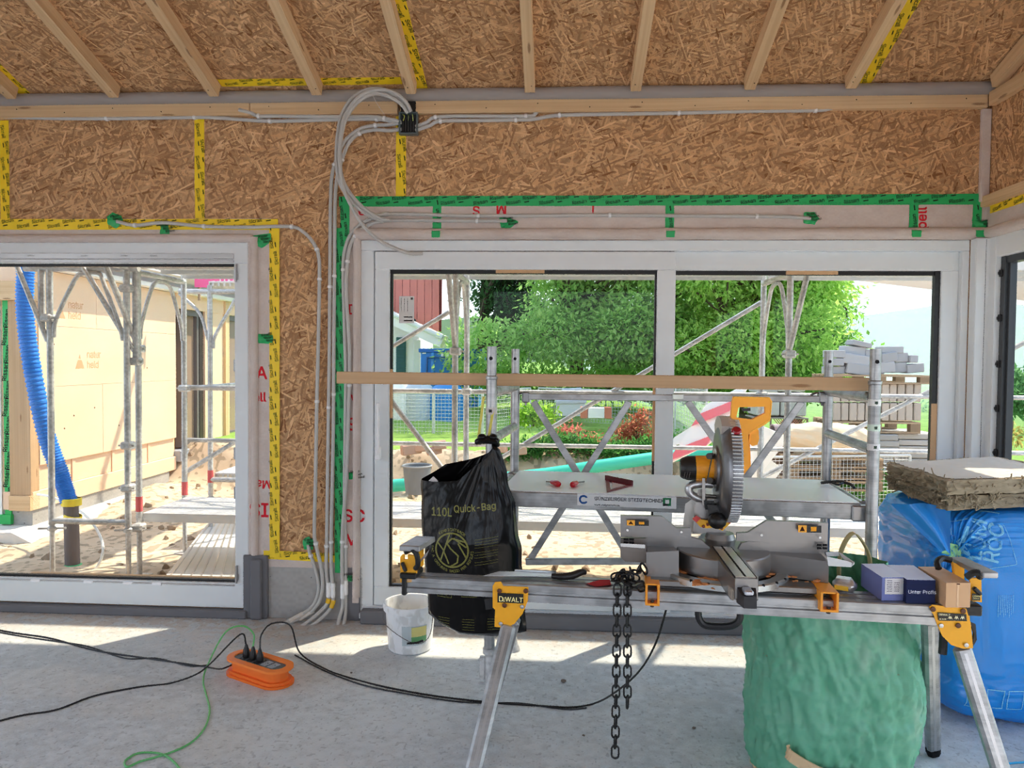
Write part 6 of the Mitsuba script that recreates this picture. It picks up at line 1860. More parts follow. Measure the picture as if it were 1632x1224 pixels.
def sbx(a0, a1, b0, b1, z0, z1, bev=.003):
    return xf(box([a0, b0, z0], [a1, b1, z1], bev), sa, sb, Z, so)


YD = C(238, 168, 30)
CAST = C(150, 147, 145)
st = thing("mitre_saw_stand", "aluminium mitre saw stand with yellow leg brackets, its beam crossing the photo at right", "saw stand")
prof = [(0, -.066), (0, -.040), (.007, -.037), (.007, -.030), (0, -.027), (0, -.004), (.004, 0), (.034, 0), (.034, -.006), (.050, -.006), (.050, 0), (.082, 0), (.082, -.006), (.098, -.006), (.098, 0), (.126, 0), (.13, -.004), (.13, -.062), (.126, -.066)]
put("beam", prism(prof, 1.515, sp_(-.125, 0, BT), sb, Z), "alu", None, st)
scene[list(scene)[-1]] = shape(xf(trimesh.creation.extrude_polygon(Polygon(prof), 1.515, engine="earcut"), sb, Z, sa, sp_(-.125, 0, BT)), "alu")
pe = [(.02, -.062), (.02, -.045), (.03, -.042), (.03, -.026), (.02, -.022), (.02, -.006), (.05, -.006), (.05, -.010), (.06, -.010), (.06, -.006), (.10, -.006), (.10, -.062)]
put("extension_arm", xf(trimesh.creation.extrude_polygon(Polygon(pe), .42, engine="earcut"), sb, Z, sa, sp_(-.485, 0, BT)), "alu", None, st)
put("arm_end_cap", sbx(-.498, -.480, .012, .108, BT - .072, BT - .002, .004), "satin", BLACK, st)
put("arm_end_cap", sbx(1.39, 1.402, .012, .118, BT - .06, BT - .004, .004), "satin", BLACK, st)


def leg(top, foot, name="leg"):
    top, foot = np.asarray(top, float), np.asarray(foot, float)
    d = norm(foot - top)
    k = put(name, bar(top, foot - d * .05, .054, .044, sb, .010), "alu", None, st)
    x, a, b = frame_of(foot - top, sb)
    put("groove", [bar(top + d * .02 + b * s * .0 - b * .0222 + a * 0, foot - d * .07 - b * .0222, .010, .0012, sb, 0)], "metal", C(190, 190, 192), k)
    put("rubber_foot", bar(foot - d * .055, foot, .052, .048, sb, .012), "matte", BLACK, k)
    return k


leg(B_(811, 996, .012), W(711, 1410, z=.0) + [0, 0, .006])
leg(B_(819, 985, .11), W(766, 1181, z=.0) + [0, 0, .006])
leg(B_(1532, 1030, .02), W(1652, 1410, z=.0) + [0, 0, .006])
leg(B_(1482, 985, .11), W(1487, 1203, z=.0) + [0, 0, .006])
# left bracket
k = put("leg_bracket", [plate([(785, 934), (789, 928), (798, 927), (802, 934), (842, 936), (841, 958), (833, 978), (820, 994), (806, 1001), (788, 999), (789, 972), (785, 968)], -.004, .004), plate([(786, 930), (800, 928), (800, 990), (790, 985)], .10, .10)], "satin", YD, st)
put("name_plate", plate([(793, 945), (834, 947), (834, 962), (793, 960)], -.0085, .0012), "satin", C(30, 26, 20), k)
q = B_(795, 958.2, -.0100)
put("lettering", text("DEWALT", .0205, q, sa, Z, True, .0006), "matte", C(240, 226, 160), k)
scene[list(scene)[-1]] = shape(cat([text("D", .0185, B_(794.2, 958, -.0102), sa, Z, True, .0006), text("E", .0130, B_(800.4, 958.2, -.0102), sa, Z, True, .0006), text("WALT", .0165, B_(804.9, 958.4, -.0102), sa, Z, True, .0006)]), "matte", C(240, 226, 160))
put("bolt", [lathe([(0, .004), (.008, .003), (.009, 0), (0, 0)], 12, B_(px, py, -.009), -sb) for px, py in ((796, 942), (838, 942), (804, 965))], "satin", C(90, 50, 24), k)
put("bolt", [lathe([(0, .004), (.007, .003), (.008, 0), (0, 0)], 12, B_(px, py, -.009), -sb) for px, py in ((832, 967), (798, 994))], "metal", C(190, 190, 190), k)
put("lock_lever", [plate([(772, 955), (788, 952), (790, 970), (774, 972)], .03, .02)], "satin", C(28, 28, 30), k)
# right bracket
k = put("leg_bracket", [plate([(1481, 968), (1486, 964), (1540, 970), (1547, 992), (1551, 1033), (1535, 1034), (1516, 1028), (1502, 1014), (1494, 996), (1488, 980)], -.004, .004), plate([(1484, 966), (1545, 972), (1548, 1020), (1520, 1020)], .10, .10)], "satin", YD, st)
wl_ = put("warning_label", plate([(1494, 976), (1540, 979), (1541, 990), (1496, 989)], -.0085, .0012), "satin", C(30, 26, 20), k)
marks = [text("DEWALT", .0062, B_(1496, 980.5, -.0100), sa, Z, True, .0004)]
for px in (1514, 1524, 1534):
    q = B_(px, 984, -.0100)
    marks += [prism([(-.008, -.007), (-.002, .006), (.0, .001), (.003, .006), (.008, -.007), (.003, -.002), (0, -.007), (-.003, -.002)], .0004, q, sa, Z)]
for i in range(3):
    q = B_(1497 + 4 * i, 986.5, -.0100)
    marks.append(prism(sbox(0, -.0015, .006, .0015), .0004, q, sa, Z))
put("print", marks, "matte", C(230, 220, 180), wl_)
put("bolt", [lathe([(0, .004), (.008, .003), (.009, 0), (0, 0)], 12, B_(px, py, -.009), -sb) for px, py in ((1487, 971), (1535, 974), (1527, 997))], "satin", C(90, 50, 24), k)
put("bolt", [lathe([(0, .004), (.007, .003), (.008, 0), (0, 0)], 12, B_(px, py, -.009), -sb) for px, py in ((1500, 997), (1540, 1028))], "metal", C(190, 190, 190), k)
put("lock_lever", [tube(curve([B_(1504, 1010, .03), B_(1503, 1028, .04), B_(1502, 1042, .04)], 12), .014, 8)], "satin", C(28, 28, 30), k)
put("side_lever", [plate([(1546, 992), (1555, 995), (1557, 1020), (1549, 1033), (1553, 1010)], .02, .012)], "satin", C(28, 28, 30), k)
k2 = put("rear_bracket", [plate([(1468, 966), (1490, 966), (1488, 984), (1478, 985)], .118, .004)], "satin", YD * .9, st)
# carrying handle
hpts = [B_(1113, 966, .05), B_(1114, 985, .05), B_(1126, 997, .05), B_(1162, 998, .05), B_(1178, 988, .05), B_(1180, 968, .05)]
put("carry_handle", tube(curve(hpts, 40), .0125, 10), "satin", C(24, 24, 26), st)


def work_stop(px0, b, mirror, label):
    """Work support with a flip-up stop on a slide: yellow bracket, alloy rest, black levers."""
    k = put("work_support", prism(ppoly([(px0 + 3, 930), (px0 + 3, 890), (px0 + 6, 884), (px0 + 30, 884), (px0 + 30, 915), (px0 + 24, 922), (px0 + 22, 930)], b), .012, sp_(0, b + .012, 0), sa, Z), "satin", YD, st, label=label)
    return k


k = put("work_support", [plate([(638, 928), (638, 888), (641, 884), (644, 884), (644, 892), (650, 892), (650, 884), (664, 886), (664, 916), (658, 920), (656, 928)], .02, .010), plate([(659, 919), (667, 908), (667, 880), (661, 880)], .09, .075)], "satin", YD, st, label="left yellow work support with alloy rest")
put("rest", xf(box([0, 0, -.022], [.078, .16, 0], .003), norm(sa), norm(sb + sa * .12), Z, B_(636, 869, -.01)), "alu", None, k)
put("stop_arm", [tube(curve([B_(646, 880, .01), B_(656, 876, .0), B_(664, 884, -.005), B_(666, 900, .0), B_(662, 906, .01)], 24), .010, 8), tube(curve([B_(670, 860, .16), B_(680, 860, .15), B_(684, 870, .14), B_(682, 882, .14)], 20), .011, 8)], "satin", BLACK, k)
put("stop_plate", plate([(663, 903), (666, 896), (684, 876), (680, 886)], .06, .004), "metal", C(196, 196, 198), k)
put("clamp_knob", [bar(B_(641, 896, .012), B_(647, 911, .006), .012, .020, sb, .004)], "satin", BLACK, k)
put("slide_shoe", sbx((B_(636, 925) - so) @ sa, (B_(662, 925) - so) @ sa, .006, .11, BT - .008, BT + .014, .004), "satin", BLACK, k)
kr = put("work_support", [plate([(1519, 896), (1537, 906), (1537, 925), (1522, 918)], .10, .02), plate([(1546, 922), (1564, 921), (1565, 960), (1549, 958)], .03, .010)], "satin", YD, st, label="right yellow work support with alloy rest")
rq = [B_(1512, 888, .16), B_(1569, 909, -.03), B_(1569, 917, -.03), B_(1512, 896, .16)]
rz = B_(1566, 911, -.03)[2]
rA, rB = W(1514, 887, z=rz), W(1567, 912, z=rz)
rd = norm(rB - rA); rn = np.cross(Z, rd)
put("rest", xf(box([0, -.0, -.020], [np.linalg.norm(rB - rA), .05, 0], .003), rd, rn, Z, rA), "alu", None, kr)
put("stop_arm", [tube(curve([B_(1516, 893, .12), B_(1502, 890, .12), B_(1494, 896, .10), B_(1496, 906, .08)], 20), .011, 8), tube(curve([B_(1540, 920, .0), B_(1552, 913, -.01), B_(1562, 914, -.012), B_(1561, 920, .0)], 20), .011, 8)], "satin", BLACK, kr)
put("clamp_knob", [bar(B_(1551, 936, .012), B_(1563, 948, .006), .014, .020, sb, .004)], "satin", BLACK, kr)
put("type_label", plate([(1549, 946), (1562, 946), (1562, 957), (1549, 957)], .0185, .001), "satin", C(28, 26, 18), kr)
put("type_print", [text("DEWALT", .0052, B_(1550, 951, .017), sa, Z, True, .0004)] + [prism(sbox(0, 0, .02, .001), .0004, B_(1550, 953 + i * 1.6, .017), sa, Z) for i in range(2)], "matte", C(226, 214, 150), kr)
put("slide_shoe", sbx((B_(1530, 960) - so) @ sa, (B_(1568, 960) - so) @ sa, .006, .12, BT - .03, BT + .006, .004), "satin", BLACK, kr)
# saw mounting brackets
for i, (px0, px1) in enumerate(((1030, 1049), (1306, 1331))):
    a0, a1 = (B_(px0, 935) - so) @ sa, (B_(px1, 935) - so) @ sa
    z0, z1 = B_(px0, 970 if i else 960)[2], B_(px0, 939 if i else 926)[2]
    k = put("saw_mount", [sbx(a0 - .004, a0 + .004, -.035, .12, z0, z1, .001), sbx(a1 - .004, a1 + .004, -.035, .12, z0, z1, .001), sbx(a0, a1, -.03, .13, z1 - .006, z1, .001), sbx(a0, a1, -.035, .01, z0, z0 + .008, .001)], "satin", C(232, 150, 40), st)
    put("bolt", rod(sp_((a0 + a1) / 2, -.02, z0 - .008), sp_((a0 + a1) / 2, -.02, z0 + .014), .007, 10), "satin", C(50, 34, 26), k)

# ================================================================ mitre saw
ms = thing("mitre_saw", "yellow and grey mitre saw with its head raised, mounted on the stand", "mitre saw")
zt = .945
FB = .18
aC = (W(1152, 874, z=zt) - so) @ sa
Cc = sp_(aC, FB, 0)
put("turntable", lathe([(.0, .872), (.165, .872), (.168, .885), (.168, .940), (.164, zt), (0, zt)], 64, [Cc[0], Cc[1], 0]), "metal", CAST * .9, ms, smooth=35)
tip = W(1190, 923, z=zt)
ad = norm((tip - Cc) * [1, 1, 0]); an_ = np.array([-ad[1], ad[0], 0])
AL = np.linalg.norm((tip - Cc)[:2]) + .0
arm = lambda m: xf(m, ad, an_, Z, [Cc[0], Cc[1], 0])
k = put("table_arm", arm(hull([[x, y, z] for x, w, z0_ in ((.0, .050, .875), (AL - .03, .044, .868), (AL, .036, .880)) for y in (-w, w) for z in (z0_, zt)])), "metal", CAST, ms)
put("kerf_plate", arm(box([-.02, -.033, zt], [AL - .015, .033, zt + .003], .001)), "metal", C(226, 222, 216), k)
put("kerf_slot", arm(box([-.03, -.0035, zt + .003], [AL - .02, .0035, zt + .0036])), "matte", C(20, 18, 18), k)
put("plate_edge", [arm(box([-.02, s * .034 - .0012, zt + .0005], [AL - .012, s * .034 + .0012, zt + .0034])) for s in (-1, 1)], "matte", C(34, 34, 36), k)
put("stop_flag", arm(box([.13, -.052, .885], [.155, -.047, .938], .001)), "satin", C(196, 30, 36), k)
put("mitre_handle", [arm(hull([[x, y, z] for x, w in ((AL - .005, .030), (AL + .055, .020)) for y in (-w, w) for z in (.868, .905)])), arm(hull([[x, y, z] for x, w, z1 in ((AL - .02, .032, .925), (AL + .035, .024, .905)) for y in (-w, w) for z in (.89, z1)]))], "satin", C(36, 36, 40), k)
put("cam_lock", arm(box([AL + .002, -.016, .905], [AL + .05, .012, .922], .004)), "metal", C(200, 204, 214), k)
put("trigger_clear", arm(box([AL - .06, -.046, .872], [AL - .005, -.034, .91], .004)), "satin", C(140, 130, 118), k)
base = put("base", [prism(ppoly([(1030, 880), (1082, 878), (1082, 932), (1052, 934), (1030, 930)], .06), .012, sp_(0, .072, 0), sa, Z),
                    sbx((B_(1030, 900, .06) - so) @ sa, (B_(1080, 900, .06) - so) @ sa, .06, .26, .862, zt - .002, .004),
                    sbx((B_(1036, 925) - so) @ sa, (B_(1318, 925) - so) @ sa, .02, .30, .838, .862, .004)], "metal", CAST * .86, ms)
aR0, aR1 = (W(1224, 880, z=zt) - so) @ sa, (B_(1318, 890, .10) - so) @ sa
wing = hull([sp_(a, b, z) for a, b in ((aR0 - .02, FB + .02), (aR0 - .01, FB - .03), (aR1, .075), (aR1, FB + .02)) for z in (.865, zt - .003)])
put("table_wing", wing, "metal", CAST * .86, ms)
put("mitre_scale", [lathe([(.19, .852), (.232, .852), (.232, .872), (.226, .876), (.19, .876)], 96, [Cc[0], Cc[1], 0])], "metal", C(196, 200, 200), ms)
for i in range(9):
    a = math.radians(-130 + i * 16)
    put("detent_mark", box([Cc[0] + .229 * math.cos(a) - .004, Cc[1] + .229 * math.sin(a) - .004, .870], [Cc[0] + .229 * math.cos(a) + .004, Cc[1] + .229 * math.sin(a) + .004, .8768]), "matte", C(26, 26, 28), ms)
# fences
kL = put("fence", plate([(1029, 857), (1102, 857), (1118, 861), (1136, 877), (1029, 880)], FB, .022), "metal", CAST * .86, ms)
kR = put("fence", plate([(1175, 878), (1182, 866), (1192, 863), (1319, 866), (1319, 893), (1230, 884)], FB, .022), "metal", CAST * .86, ms)
fl_l = put("sliding_fence", plate([(989, 822), (1054, 823), (1059, 826), (1078, 842), (1101, 842), (1102, 858), (989, 856)], FB - .002, .020), "metal", CAST * .9, ms)
fl_r = put("sliding_fence", plate([(1174, 850), (1192, 849), (1222, 830), (1320, 834), (1319, 867), (1174, 862)], FB - .002, .020), "metal", CAST * .9, ms)
for par, pts in ((fl_l, ((999, 829), (1034, 838))), (fl_r, ((1272, 837), (1309, 849)))):
    (xa_, ya_), (xb_, yb_) = pts
    m = xa_ + (xb_ - xa_) * .37
    put("warning_label", plate([(xa_, ya_), (m, ya_ + .3), (m, yb_ - .2), (xa_, yb_ - .6)], FB - .0235, .0006), "satin", C(240, 168, 50), par)
    put("black_label", plate([(m, ya_ + .3), (xb_, ya_ + .8), (xb_, yb_), (m, yb_ - .2)], FB - .0235, .0006), "satin", C(26, 24, 22), par)
    cx = (xa_ + m) / 2
    put("triangle_print", plate([(cx - 4, yb_ - 2.5), (cx + 4, yb_ - 2.3), (cx, ya_ + 1.5)], FB - .0244, .0005), "matte", C(60, 30, 10), par)
    put("pictogram", plate([((m + xb_) / 2 - 5, ya_ + 2.6), ((m + xb_) / 2 + 4, ya_ + 2.8), ((m + xb_) / 2 + 4, yb_ - 2), ((m + xb_) / 2 - 5, yb_ - 2.2)], FB - .0244, .0005), "matte", C(236, 160, 50), par)
for par, spots in ((fl_l, ((1000, 845), (1086, 848))), (fl_r, ((1214, 853), (1307, 857)))):
    put("light_hole", [lathe([(0, .002), (.0042, .0015), (.0045, 0), (0, 0)], 12, B_(px, py, FB - .0225), -sb) for px, py in spots], "satin", C(250, 250, 250), par)
for px, par in ((994, kL), (1302, kR)):
    put("vent_slot", [plate([(px + dx, 858 + dy), (px + dx + 7.5, 858.3 + dy), (px + dx + 7.5, 861.6 + dy), (px + dx, 861.4 + dy)], FB - .0245, .001) for dx in (0, 9) for dy in ((0, 5) if px < 1100 else (9, 14))], "matte", C(24, 24, 26), par)
put("fence_rail", [plate([(989, 858), (1029, 858), (1029, 869), (989, 868)], FB, .018)], "metal", CAST * .86, kL)
put("fence_rail", [plate([(1299, 866), (1319, 867), (1319, 878), (1299, 877)], FB, .018)], "metal", CAST * .86, kR)
# carrying grips at both sides of the base
put("side_grip", [hull([B_(px, py, b) for px, py in ((988, 869), (1030, 870), (1030, 897), (996, 895), (989, 888)) for b in (.10, .19)])], "satin", C(120, 112, 106), ms)
put("side_grip_top", hull([B_(px, py, b) for px, py in ((989, 866), (1028, 868), (1028, 874), (989, 871)) for b in (.09, .19)]), "satin", C(222, 222, 220), ms)
put("side_grip", [hull([B_(px, py, b) for px, py in ((1318, 887), (1350, 894), (1358, 897), (1357, 904), (1320, 902)) for b in (.06, .08)]), hull([B_(px, py, b) for px, py in ((1316, 880), (1336, 879), (1338, 886), (1318, 887)) for b in (.17, .19)]), hull([B_(1336, 880, .18), B_(1340, 887, .18), B_(1362, 896, .07), B_(1356, 904, .07), B_(1340, 881, .17), B_(1362, 899, .07)])], "satin", C(206, 210, 212), ms)
# sawdust
r = np.random.default_rng(12)
saw = []
for (px, py, n_, sc2) in ((1085, 908, 26, .02), (1130, 925, 20, .022), (1225, 908, 40, .02), (1260, 912, 22, .02), (1290, 920, 12, .014)):
    for i in range(n_):
        p = W(px + r.normal() * 12, py + r.normal() * 3.5, z=.872)
        v = trimesh.creation.icosphere(0, 1).vertices * np.array([sc2, sc2 * .7, sc2 * .28]) * r.uniform(.4, 1)
        saw.append(moved(hull(v + r.normal(size=v.shape) * .0015), p))
put("sawdust", saw, "matte", C(196, 132, 84), ms, kind="stuff", smooth=False)
# head: pivot post, bevel scale, gooseneck
DB = .27
post_ = put("pivot_post", [hull([B_(px, py, b) for px, py in ((1108, 800), (1142, 802), (1158, 850), (1104, 850)) for b in (.27, .33)]), lathe([(0, .945), (.055, .945), (.058, .965), (.05, .985), (0, .985)], 28, [sp_(aC, .27, 0)[0], sp_(aC, .27, 0)[1], 0])], "metal", CAST, ms)
put("bevel_scale", plate([(1104, 826), (1110, 824), (1118, 828), (1134, 831), (1150, 828), (1159, 824), (1167, 831), (1160, 838), (1152, 846), (1138, 841), (1126, 842), (1116, 840)], .245, .008), "satin", C(248, 186, 36), ms)
for pts in (((1103, 827), (1110, 822), (1117, 826), (1110, 833)), ((1157, 828), (1162, 823), (1168, 830), (1163, 835))):
    put("red_marker", plate(pts, .236, .004), "satin", C(206, 64, 60), ms)
put("bevel_bolt", [lathe([(0, .004), (.005, .003), (.006, 0), (0, 0)], 10, B_(px, py, .236), -sb) for px, py in ((1128, 836), (1150, 842), (1121, 839))], "satin", C(120, 50, 30), ms)
put("bevel_lever", [hull([B_(1143, 830, .20) + o for o in trimesh.creation.icosphere(2, .034).vertices * [1, 1, .9]]), hull([B_(px, py, b) for px, py in ((1127, 804), (1150, 806), (1150, 832), (1131, 830)) for b in (.21, .26)]), hull([B_(px, py, b) for px, py in ((1122, 798), (1138, 798), (1140, 812), (1124, 812)) for b in (.23, .26)])], "satin", C(18, 18, 19), ms)
put("motor_lead", tube(curve([B_(1140, 807, .25), B_(1160, 809, .24), B_(1172, 806, .24), B_(1174, 798, .25), B_(1166, 793, .28)], 30), .0055, 8), "satin", C(20, 20, 20), ms)
put("gooseneck", [tube(curve([B_(1120, 797, .30), B_(1108, 792, .30), B_(1100, 786, .30), B_(1098, 778, .30), B_(1104, 773, .30), B_(1120, 771, .30), B_(1136, 772, .30)], 40), [.020] * 43 if False else .016, 14)], "metal", C(196, 196, 198), ms)
put("arm_link", [hull([B_(px, py, b) for px, py in ((1119, 762), (1124, 762), (1124, 805), (1119, 805)) for b in (.24, .31)]), rod(B_(1120, 790, .28), B_(1165, 794, .28), .008, 10), hull([B_(px, py, b) for px, py in ((1112, 780), (1124, 778), (1128, 808), (1110, 806)) for b in (.29, .33)])], "metal", C(150, 146, 142), ms)
put("dust_chute", [hull([B_(1092 + dx, 803 + dy, .36) for dx, dy in ((0, 0), (18, -12), (14, 10))] + [B_(1088, 845, .34), B_(1108, 850, .34)])], "satin", C(226, 224, 220), ms)
# blade guard
gc = B_(1153, 747, DB)
gx = norm(sa * 1.0 - Y * 0.0)
GR = .196
gd = [(0, -.030), (.085, -.032), (.088, -.024), (.150, -.026), (.168, -.016), (GR - .012, -.004), (GR - .004, .004), (GR, .014), (GR, .040), (GR - .006, .046), (GR - .03, .048), (0, .048)]
gk2 = put("blade_guard", lathe(gd, 72, gc, gx), "metal", C(128, 128, 131), ms, smooth=40)
put("guard_flange", lathe([(0, -.036), (.062, -.036), (.070, -.030), (.062, -.028), (0, -.028)], 48, gc + Z * .01, gx), "metal", C(196, 192, 188), gk2, smooth=40)
_, g1, g2 = frame_of(gx)
for i in range(46):
    t = math.radians(-95 + i * 4.1)
    rdir = -sb * math.cos(t) * 1.0 + Z * math.sin(t)
    tdir = sb * math.sin(t) + Z * math.cos(t)
    c0 = gc + rdir * (GR + .002)
    put("guard_rib", bar(c0 + gx * .008, c0 + gx * .046, .0045, .007, rdir, .001), "metal", C(222, 226, 228), gk2)
put("guard_top", [hull([gc + gx * x + (-sb * math.cos(t) + Z * math.sin(t)) * r_ for x in (-.022, .03) for r_ in (GR - .03, GR + .006) for t in np.radians(range(58, 132, 12))])], "satin", C(176, 168, 162), gk2)
t = math.radians(52)
put("red_eye", lathe([(0, .012), (.014, .010), (.018, .004), (.018, 0), (0, 0)], 20, gc + gx * .028 + (-sb * math.cos(t) + Z * math.sin(t)) * (GR + .001), norm(-sb * math.cos(t) + Z * math.sin(t))), "gloss", C(150, 16, 30), gk2)
put("guard_link", [bar(B_(1136, 722, .22), B_(1126, 770, .22), .003, .012, sb, 0), rod(B_(1130, 727, .21), B_(1136, 727, .25), .012, 12), rod(B_(1131, 766, .21), B_(1137, 768, .25), .012, 12)], "satin", C(60, 56, 54), gk2)
# motor
mc0, mc1 = B_(1084, 746, .30), B_(1138, 746, .30)
md = norm(mc1 - mc0); ML = np.linalg.norm(mc1 - mc0)
mk = put("motor_housing", lathe([(0, ML * .42), (.046, ML * .42), (.0485, ML * .46), (.0485, ML), (0, ML)], 36, mc0, md), "satin", C(240, 158, 34), ms, smooth=40)
put("motor_cap", lathe([(0, 0), (.034, .0), (.040, .008), (.047, ML * .22), (.048, ML * .50), (.0, ML * .50)], 36, mc0, md), "satin", C(26, 24, 24), mk, smooth=40)
put("vent_slot", [bar(B_(1092 + i * 4, 752, .245), B_(1090 + i * 4, 762, .245), .002, .004, sb, 0) for i in range(3)], "matte", C(90, 86, 84), mk)
# D handle
yo_ = C(244, 164, 30)
outer = Polygon(ppoly([(1170, 633), (1226, 634), (1230, 640), (1227, 670), (1219, 676), (1198, 688), (1192, 692), (1193, 745), (1182, 754), (1176, 690), (1174, 676), (1168, 668), (1166, 664), (1168, 640)], .22)).buffer(.004).buffer(-.002)
hole = Polygon(ppoly([(1178, 650), (1219, 649), (1219, 658), (1198, 668), (1174, 665)], .22)).buffer(.002)
hk = put("handle", [prism(outer.difference(hole), .030, sp_(0, .25, 0), sa, Z)], "satin", yo_, ms)
put("handle_back", prism(Polygon(ppoly([(1176, 676), (1194, 690), (1196, 742), (1182, 760), (1178, 700)], .27)), .05, sp_(0, .31, 0), sa, Z), "satin", yo_ * .92, hk)
put("trigger", [hull([B_(px, py, b) for px, py in ((1181, 651), (1196, 650), (1196, 655), (1184, 656)) for b in (.225, .245)])], "satin", C(24, 22, 22), hk)
put("dust_port", [hull([B_(px, py, b) for px, py in ((1196, 684), (1203, 681), (1209, 685), (1210, 700), (1207, 709), (1199, 711), (1193, 706)) for b in (.23, .29)])], "satin", yo_, hk)
put("edge_strip", [tube([B_(px, py, .219) for px, py in ((1170, 633), (1226, 634), (1230, 640), (1227, 669), (1199, 687))], .0018, 6)], "satin", C(250, 190, 70), hk)

# ================================================================ chain
def link(c, d, n, L=.046, w=.0125, r=.0036):
    """A chain link: centre c, long axis d, flat in the plane of d and n."""
    d, n = norm(d), norm(n)
    n = norm(n - d * (n @ d))
    h = L / 2 - w
    pts = [c + d * (h + w * math.sin(a)) + n * (w * math.cos(a)) for a in np.linspace(0, math.pi, 8)] + [c - d * (h + w * math.sin(a)) - n * (w * math.cos(a)) for a in np.linspace(0, math.pi, 8)]
    return tube(pts, r, 6, closed=True)


ck = thing("steel_chain", "black steel chain heaped on the saw stand with two ends hanging down", "chain")
pitch = .0365
for px, y1, b in ((984, 1230, -.012), (1000, 1142, -.014)):
    top = B_(px, 940, b)
    bot = B_(px - (0 if px > 990 else 4), y1, b)
    d = norm(bot - top); n_ = int(np.linalg.norm(bot - top) / pitch)
    for i in range(n_):
        put("link", link(top + d * pitch * i, d, sa if i % 2 == 0 else sb + sa * .25), "satin", C(15, 15, 16), ck)
r = np.random.default_rng(3)
heap = [B_(px, py, b) for px, py, b in ((984, 927, .0), (984, 921, .02), (990, 918, .03), (998, 915, .03), (1006, 917, .025), (1010, 923, .02), (1000, 923, .01), (996, 928, .0), (1000, 933, -.008), (1008, 930, .0), (1016, 934, -.012), (1022, 940, -.018), (1012, 914, .04), (1018, 910, .05), (1026, 909, .055), (990, 923, .015), (1003, 940, -.014), (1006, 920, .04))]
for p in heap:
    put("link", link(p + Z * .006, r.normal(size=3) * [1, 1, .5], r.normal(size=3)), "satin", C(22, 22, 23), ck)

# ================================================================ tools and boxes on the beam
on = lambda px, py, lift=0.0: W(px, py, z=BT + lift)
k = thing("hand_saw", "fine hand saw with a black handle lying on the left end of the beam", "saw")
b0, b1, b2, b3 = on(770, 918, .016), on(884, 919, .010), on(884, 912, .014), on(795, 911, .02)
put("blade", hull([p + Z * o for p in (b0, b1, b2, b3) for o in (0, .0012)]), "metal", C(206, 210, 214), k)
put("spine", bar(on(820, 909.5, .02), on(886, 912, .016), .004, .010, Z, .001), "metal", C(190, 196, 200), k)
put("handle", tube(curve([on(880, 918, .012), on(896, 919, .014), on(912, 917, .018), on(926, 912, .026), on(933, 912, .024)], 24), [.010 + .004 * math.sin(i / 23 * math.pi) for i in range(len(curve([on(880, 918), on(896, 919), on(912, 917), on(926, 912), on(933, 912)], 24)))], 12), "satin", C(24, 23, 24), k)
k = thing("sanding_pad", "small red square pad lying on the beam left of the chain", "pad")
put("pad", hull([on(px, py, o) for px, py in ((934, 930), (950, 935), (974, 932), (972, 924), (956, 924)) for o in (.001, .005)]), "matte", C(170, 44, 52), k)
put("backing", hull([on(px, py, o) for px, py in ((934, 930), (950, 935), (974, 932), (972, 924), (956, 924)) for o in (.0, .001)]), "matte", C(120, 30, 36), k)
k = thing("tape_measure", "chrome tape measure with a yellow side lying on the beam beside the blue box", "tape measure")
q = on(1344, 945)
tm = xf(box([-.040, 0, 0], [.040, .055, .045], .016), norm(sa * .92 - sb * .4), norm(sb * .92 + sa * .4), Z, q)
put("case", tm, "metal", C(214, 214, 216), k, smooth=40)
put("side_label", xf(box([-.030, -.0012, .008], [.016, .001, .024], .0005), norm(sa * .92 - sb * .4), norm(sb * .92 + sa * .4), Z, q), "satin", C(232, 190, 60), k)
put("belt_clip", xf(box([-.028, .008, .0445], [.02, .05, .047], .001), norm(sa * .92 - sb * .4), norm(sb * .92 + sa * .4), Z, q), "metal", C(230, 230, 234), k)


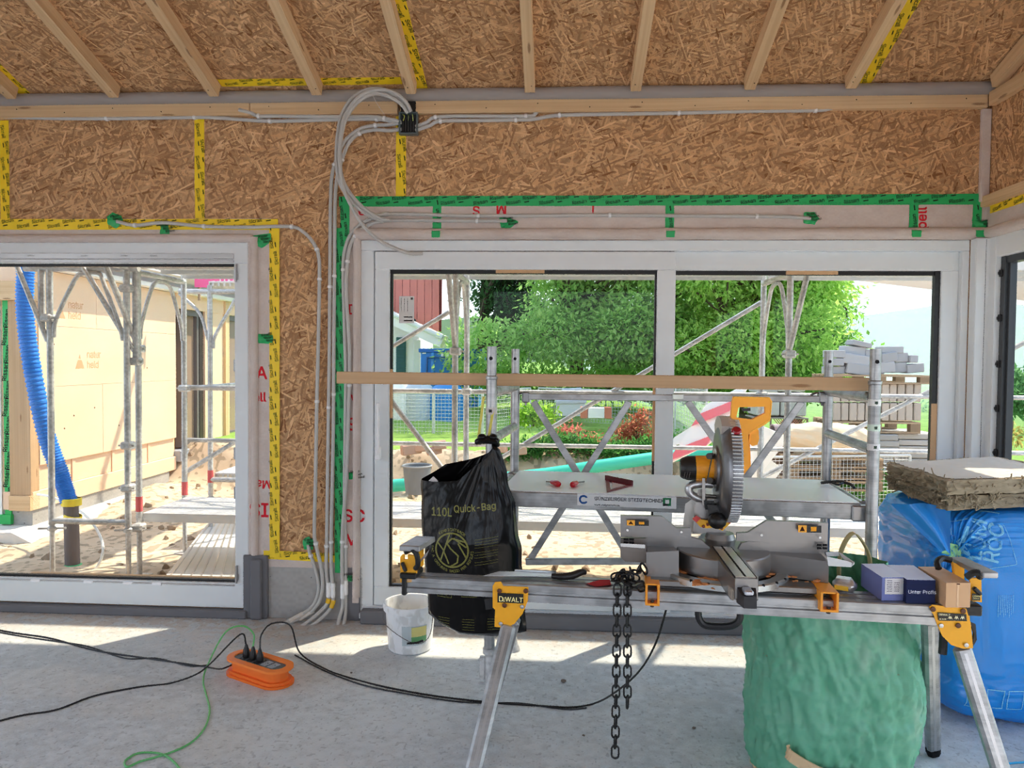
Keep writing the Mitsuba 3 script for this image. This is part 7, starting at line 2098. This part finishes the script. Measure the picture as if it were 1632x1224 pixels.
def carton(f0, f1, back, h, col, topcol, label, extra=None):
    """A box on the beam: front edge f0-f1, its length running back to 'back'."""
    k = thing("cardboard_box", label, "box")
    f0, f1 = np.asarray(f0, float), np.asarray(f1, float)
    d = np.asarray(back, float) - f0
    z0 = BT + .0015
    P_ = [f0, f1, f1 + d, f0 + d]
    pts = [[p[0], p[1], z] for p in P_ for z in (z0, z0 + h)]
    put("carton", hull(pts), "matte", col, k)
    tp_ = [[p[0] * .996 + np.mean([q_[0] for q_ in P_]) * .004, p[1] * .996 + np.mean([q_[1] for q_ in P_]) * .004, z] for p in P_ for z in (z0 + h, z0 + h + .0008)]
    put("lid", hull(tp_), "satin", topcol, k)
    fx_ = norm((f1 - f0) * [1, 1, 0]); fn_ = np.cross(fx_, Z)
    return k, f0 * [1, 1, 0] + Z * z0, fx_, np.linalg.norm((f1 - f0)[:2]), h


bh = .080
k, o, fx_, wd, h = carton(on(1405, 958), on(1443, 958), on(1372, 934), bh, C(110, 118, 170), C(196, 202, 226), "pale violet blue box with a white shipping label, left of three on the beam")
put("shipping_label", prism(sbox(wd * .12, h * .28, wd * .97, h * .96), .0006, o + fx_ * 0 + np.cross(fx_, Z) * .0006, fx_, Z), "matte", C(206, 204, 206), k)
put("label_print", [prism(sbox(wd * (.2 + .3 * (i % 2)), h * (.40 + .09 * (i // 2)), wd * (.42 + .3 * (i % 2)), h * (.43 + .09 * (i // 2))), .0004, o + np.cross(fx_, Z) * .0016, fx_, Z) for i in range(11)], "matte", C(120, 116, 128), k)
k, o, fx_, wd, h = carton(on(1444, 962), on(1490, 963), on(1412, 936), bh, C(26, 34, 70), C(186, 194, 220), "dark navy box with white lettering, middle of three on the beam")
put("lettering", [text("Unter Profis", .0145, o + fx_ * (wd * .24) + Z * (h * .42) + np.cross(fx_, Z) * .0012, fx_, Z, False, .0005)], "matte", C(214, 218, 232), k)
scene[list(scene)[-1]] = shape(cat([text("Unter Profis", .0122, o + fx_ * (wd * .05) + Z * (h * .42) + np.cross(fx_, Z) * .0012, fx_, Z, False, .0005)]), "matte", C(214, 218, 232))
k, o, fx_, wd, h = carton(on(1507, 969), on(1546, 969), on(1462, 940), bh + .002, C(206, 166, 128), C(196, 160, 128), "plain brown cardboard box, right of three on the beam")
put("tape_strip", prism(sbox(wd * .44, 0, wd * .52, h), .0004, o + np.cross(fx_, Z) * .0006, fx_, Z), "satin", C(214, 178, 140), k)
put("tab", prism(sbox(wd * .42, h * .94, wd * .55, h * .985), .0006, o + np.cross(fx_, Z) * .0008, fx_, Z), "matte", C(90, 60, 40), k)
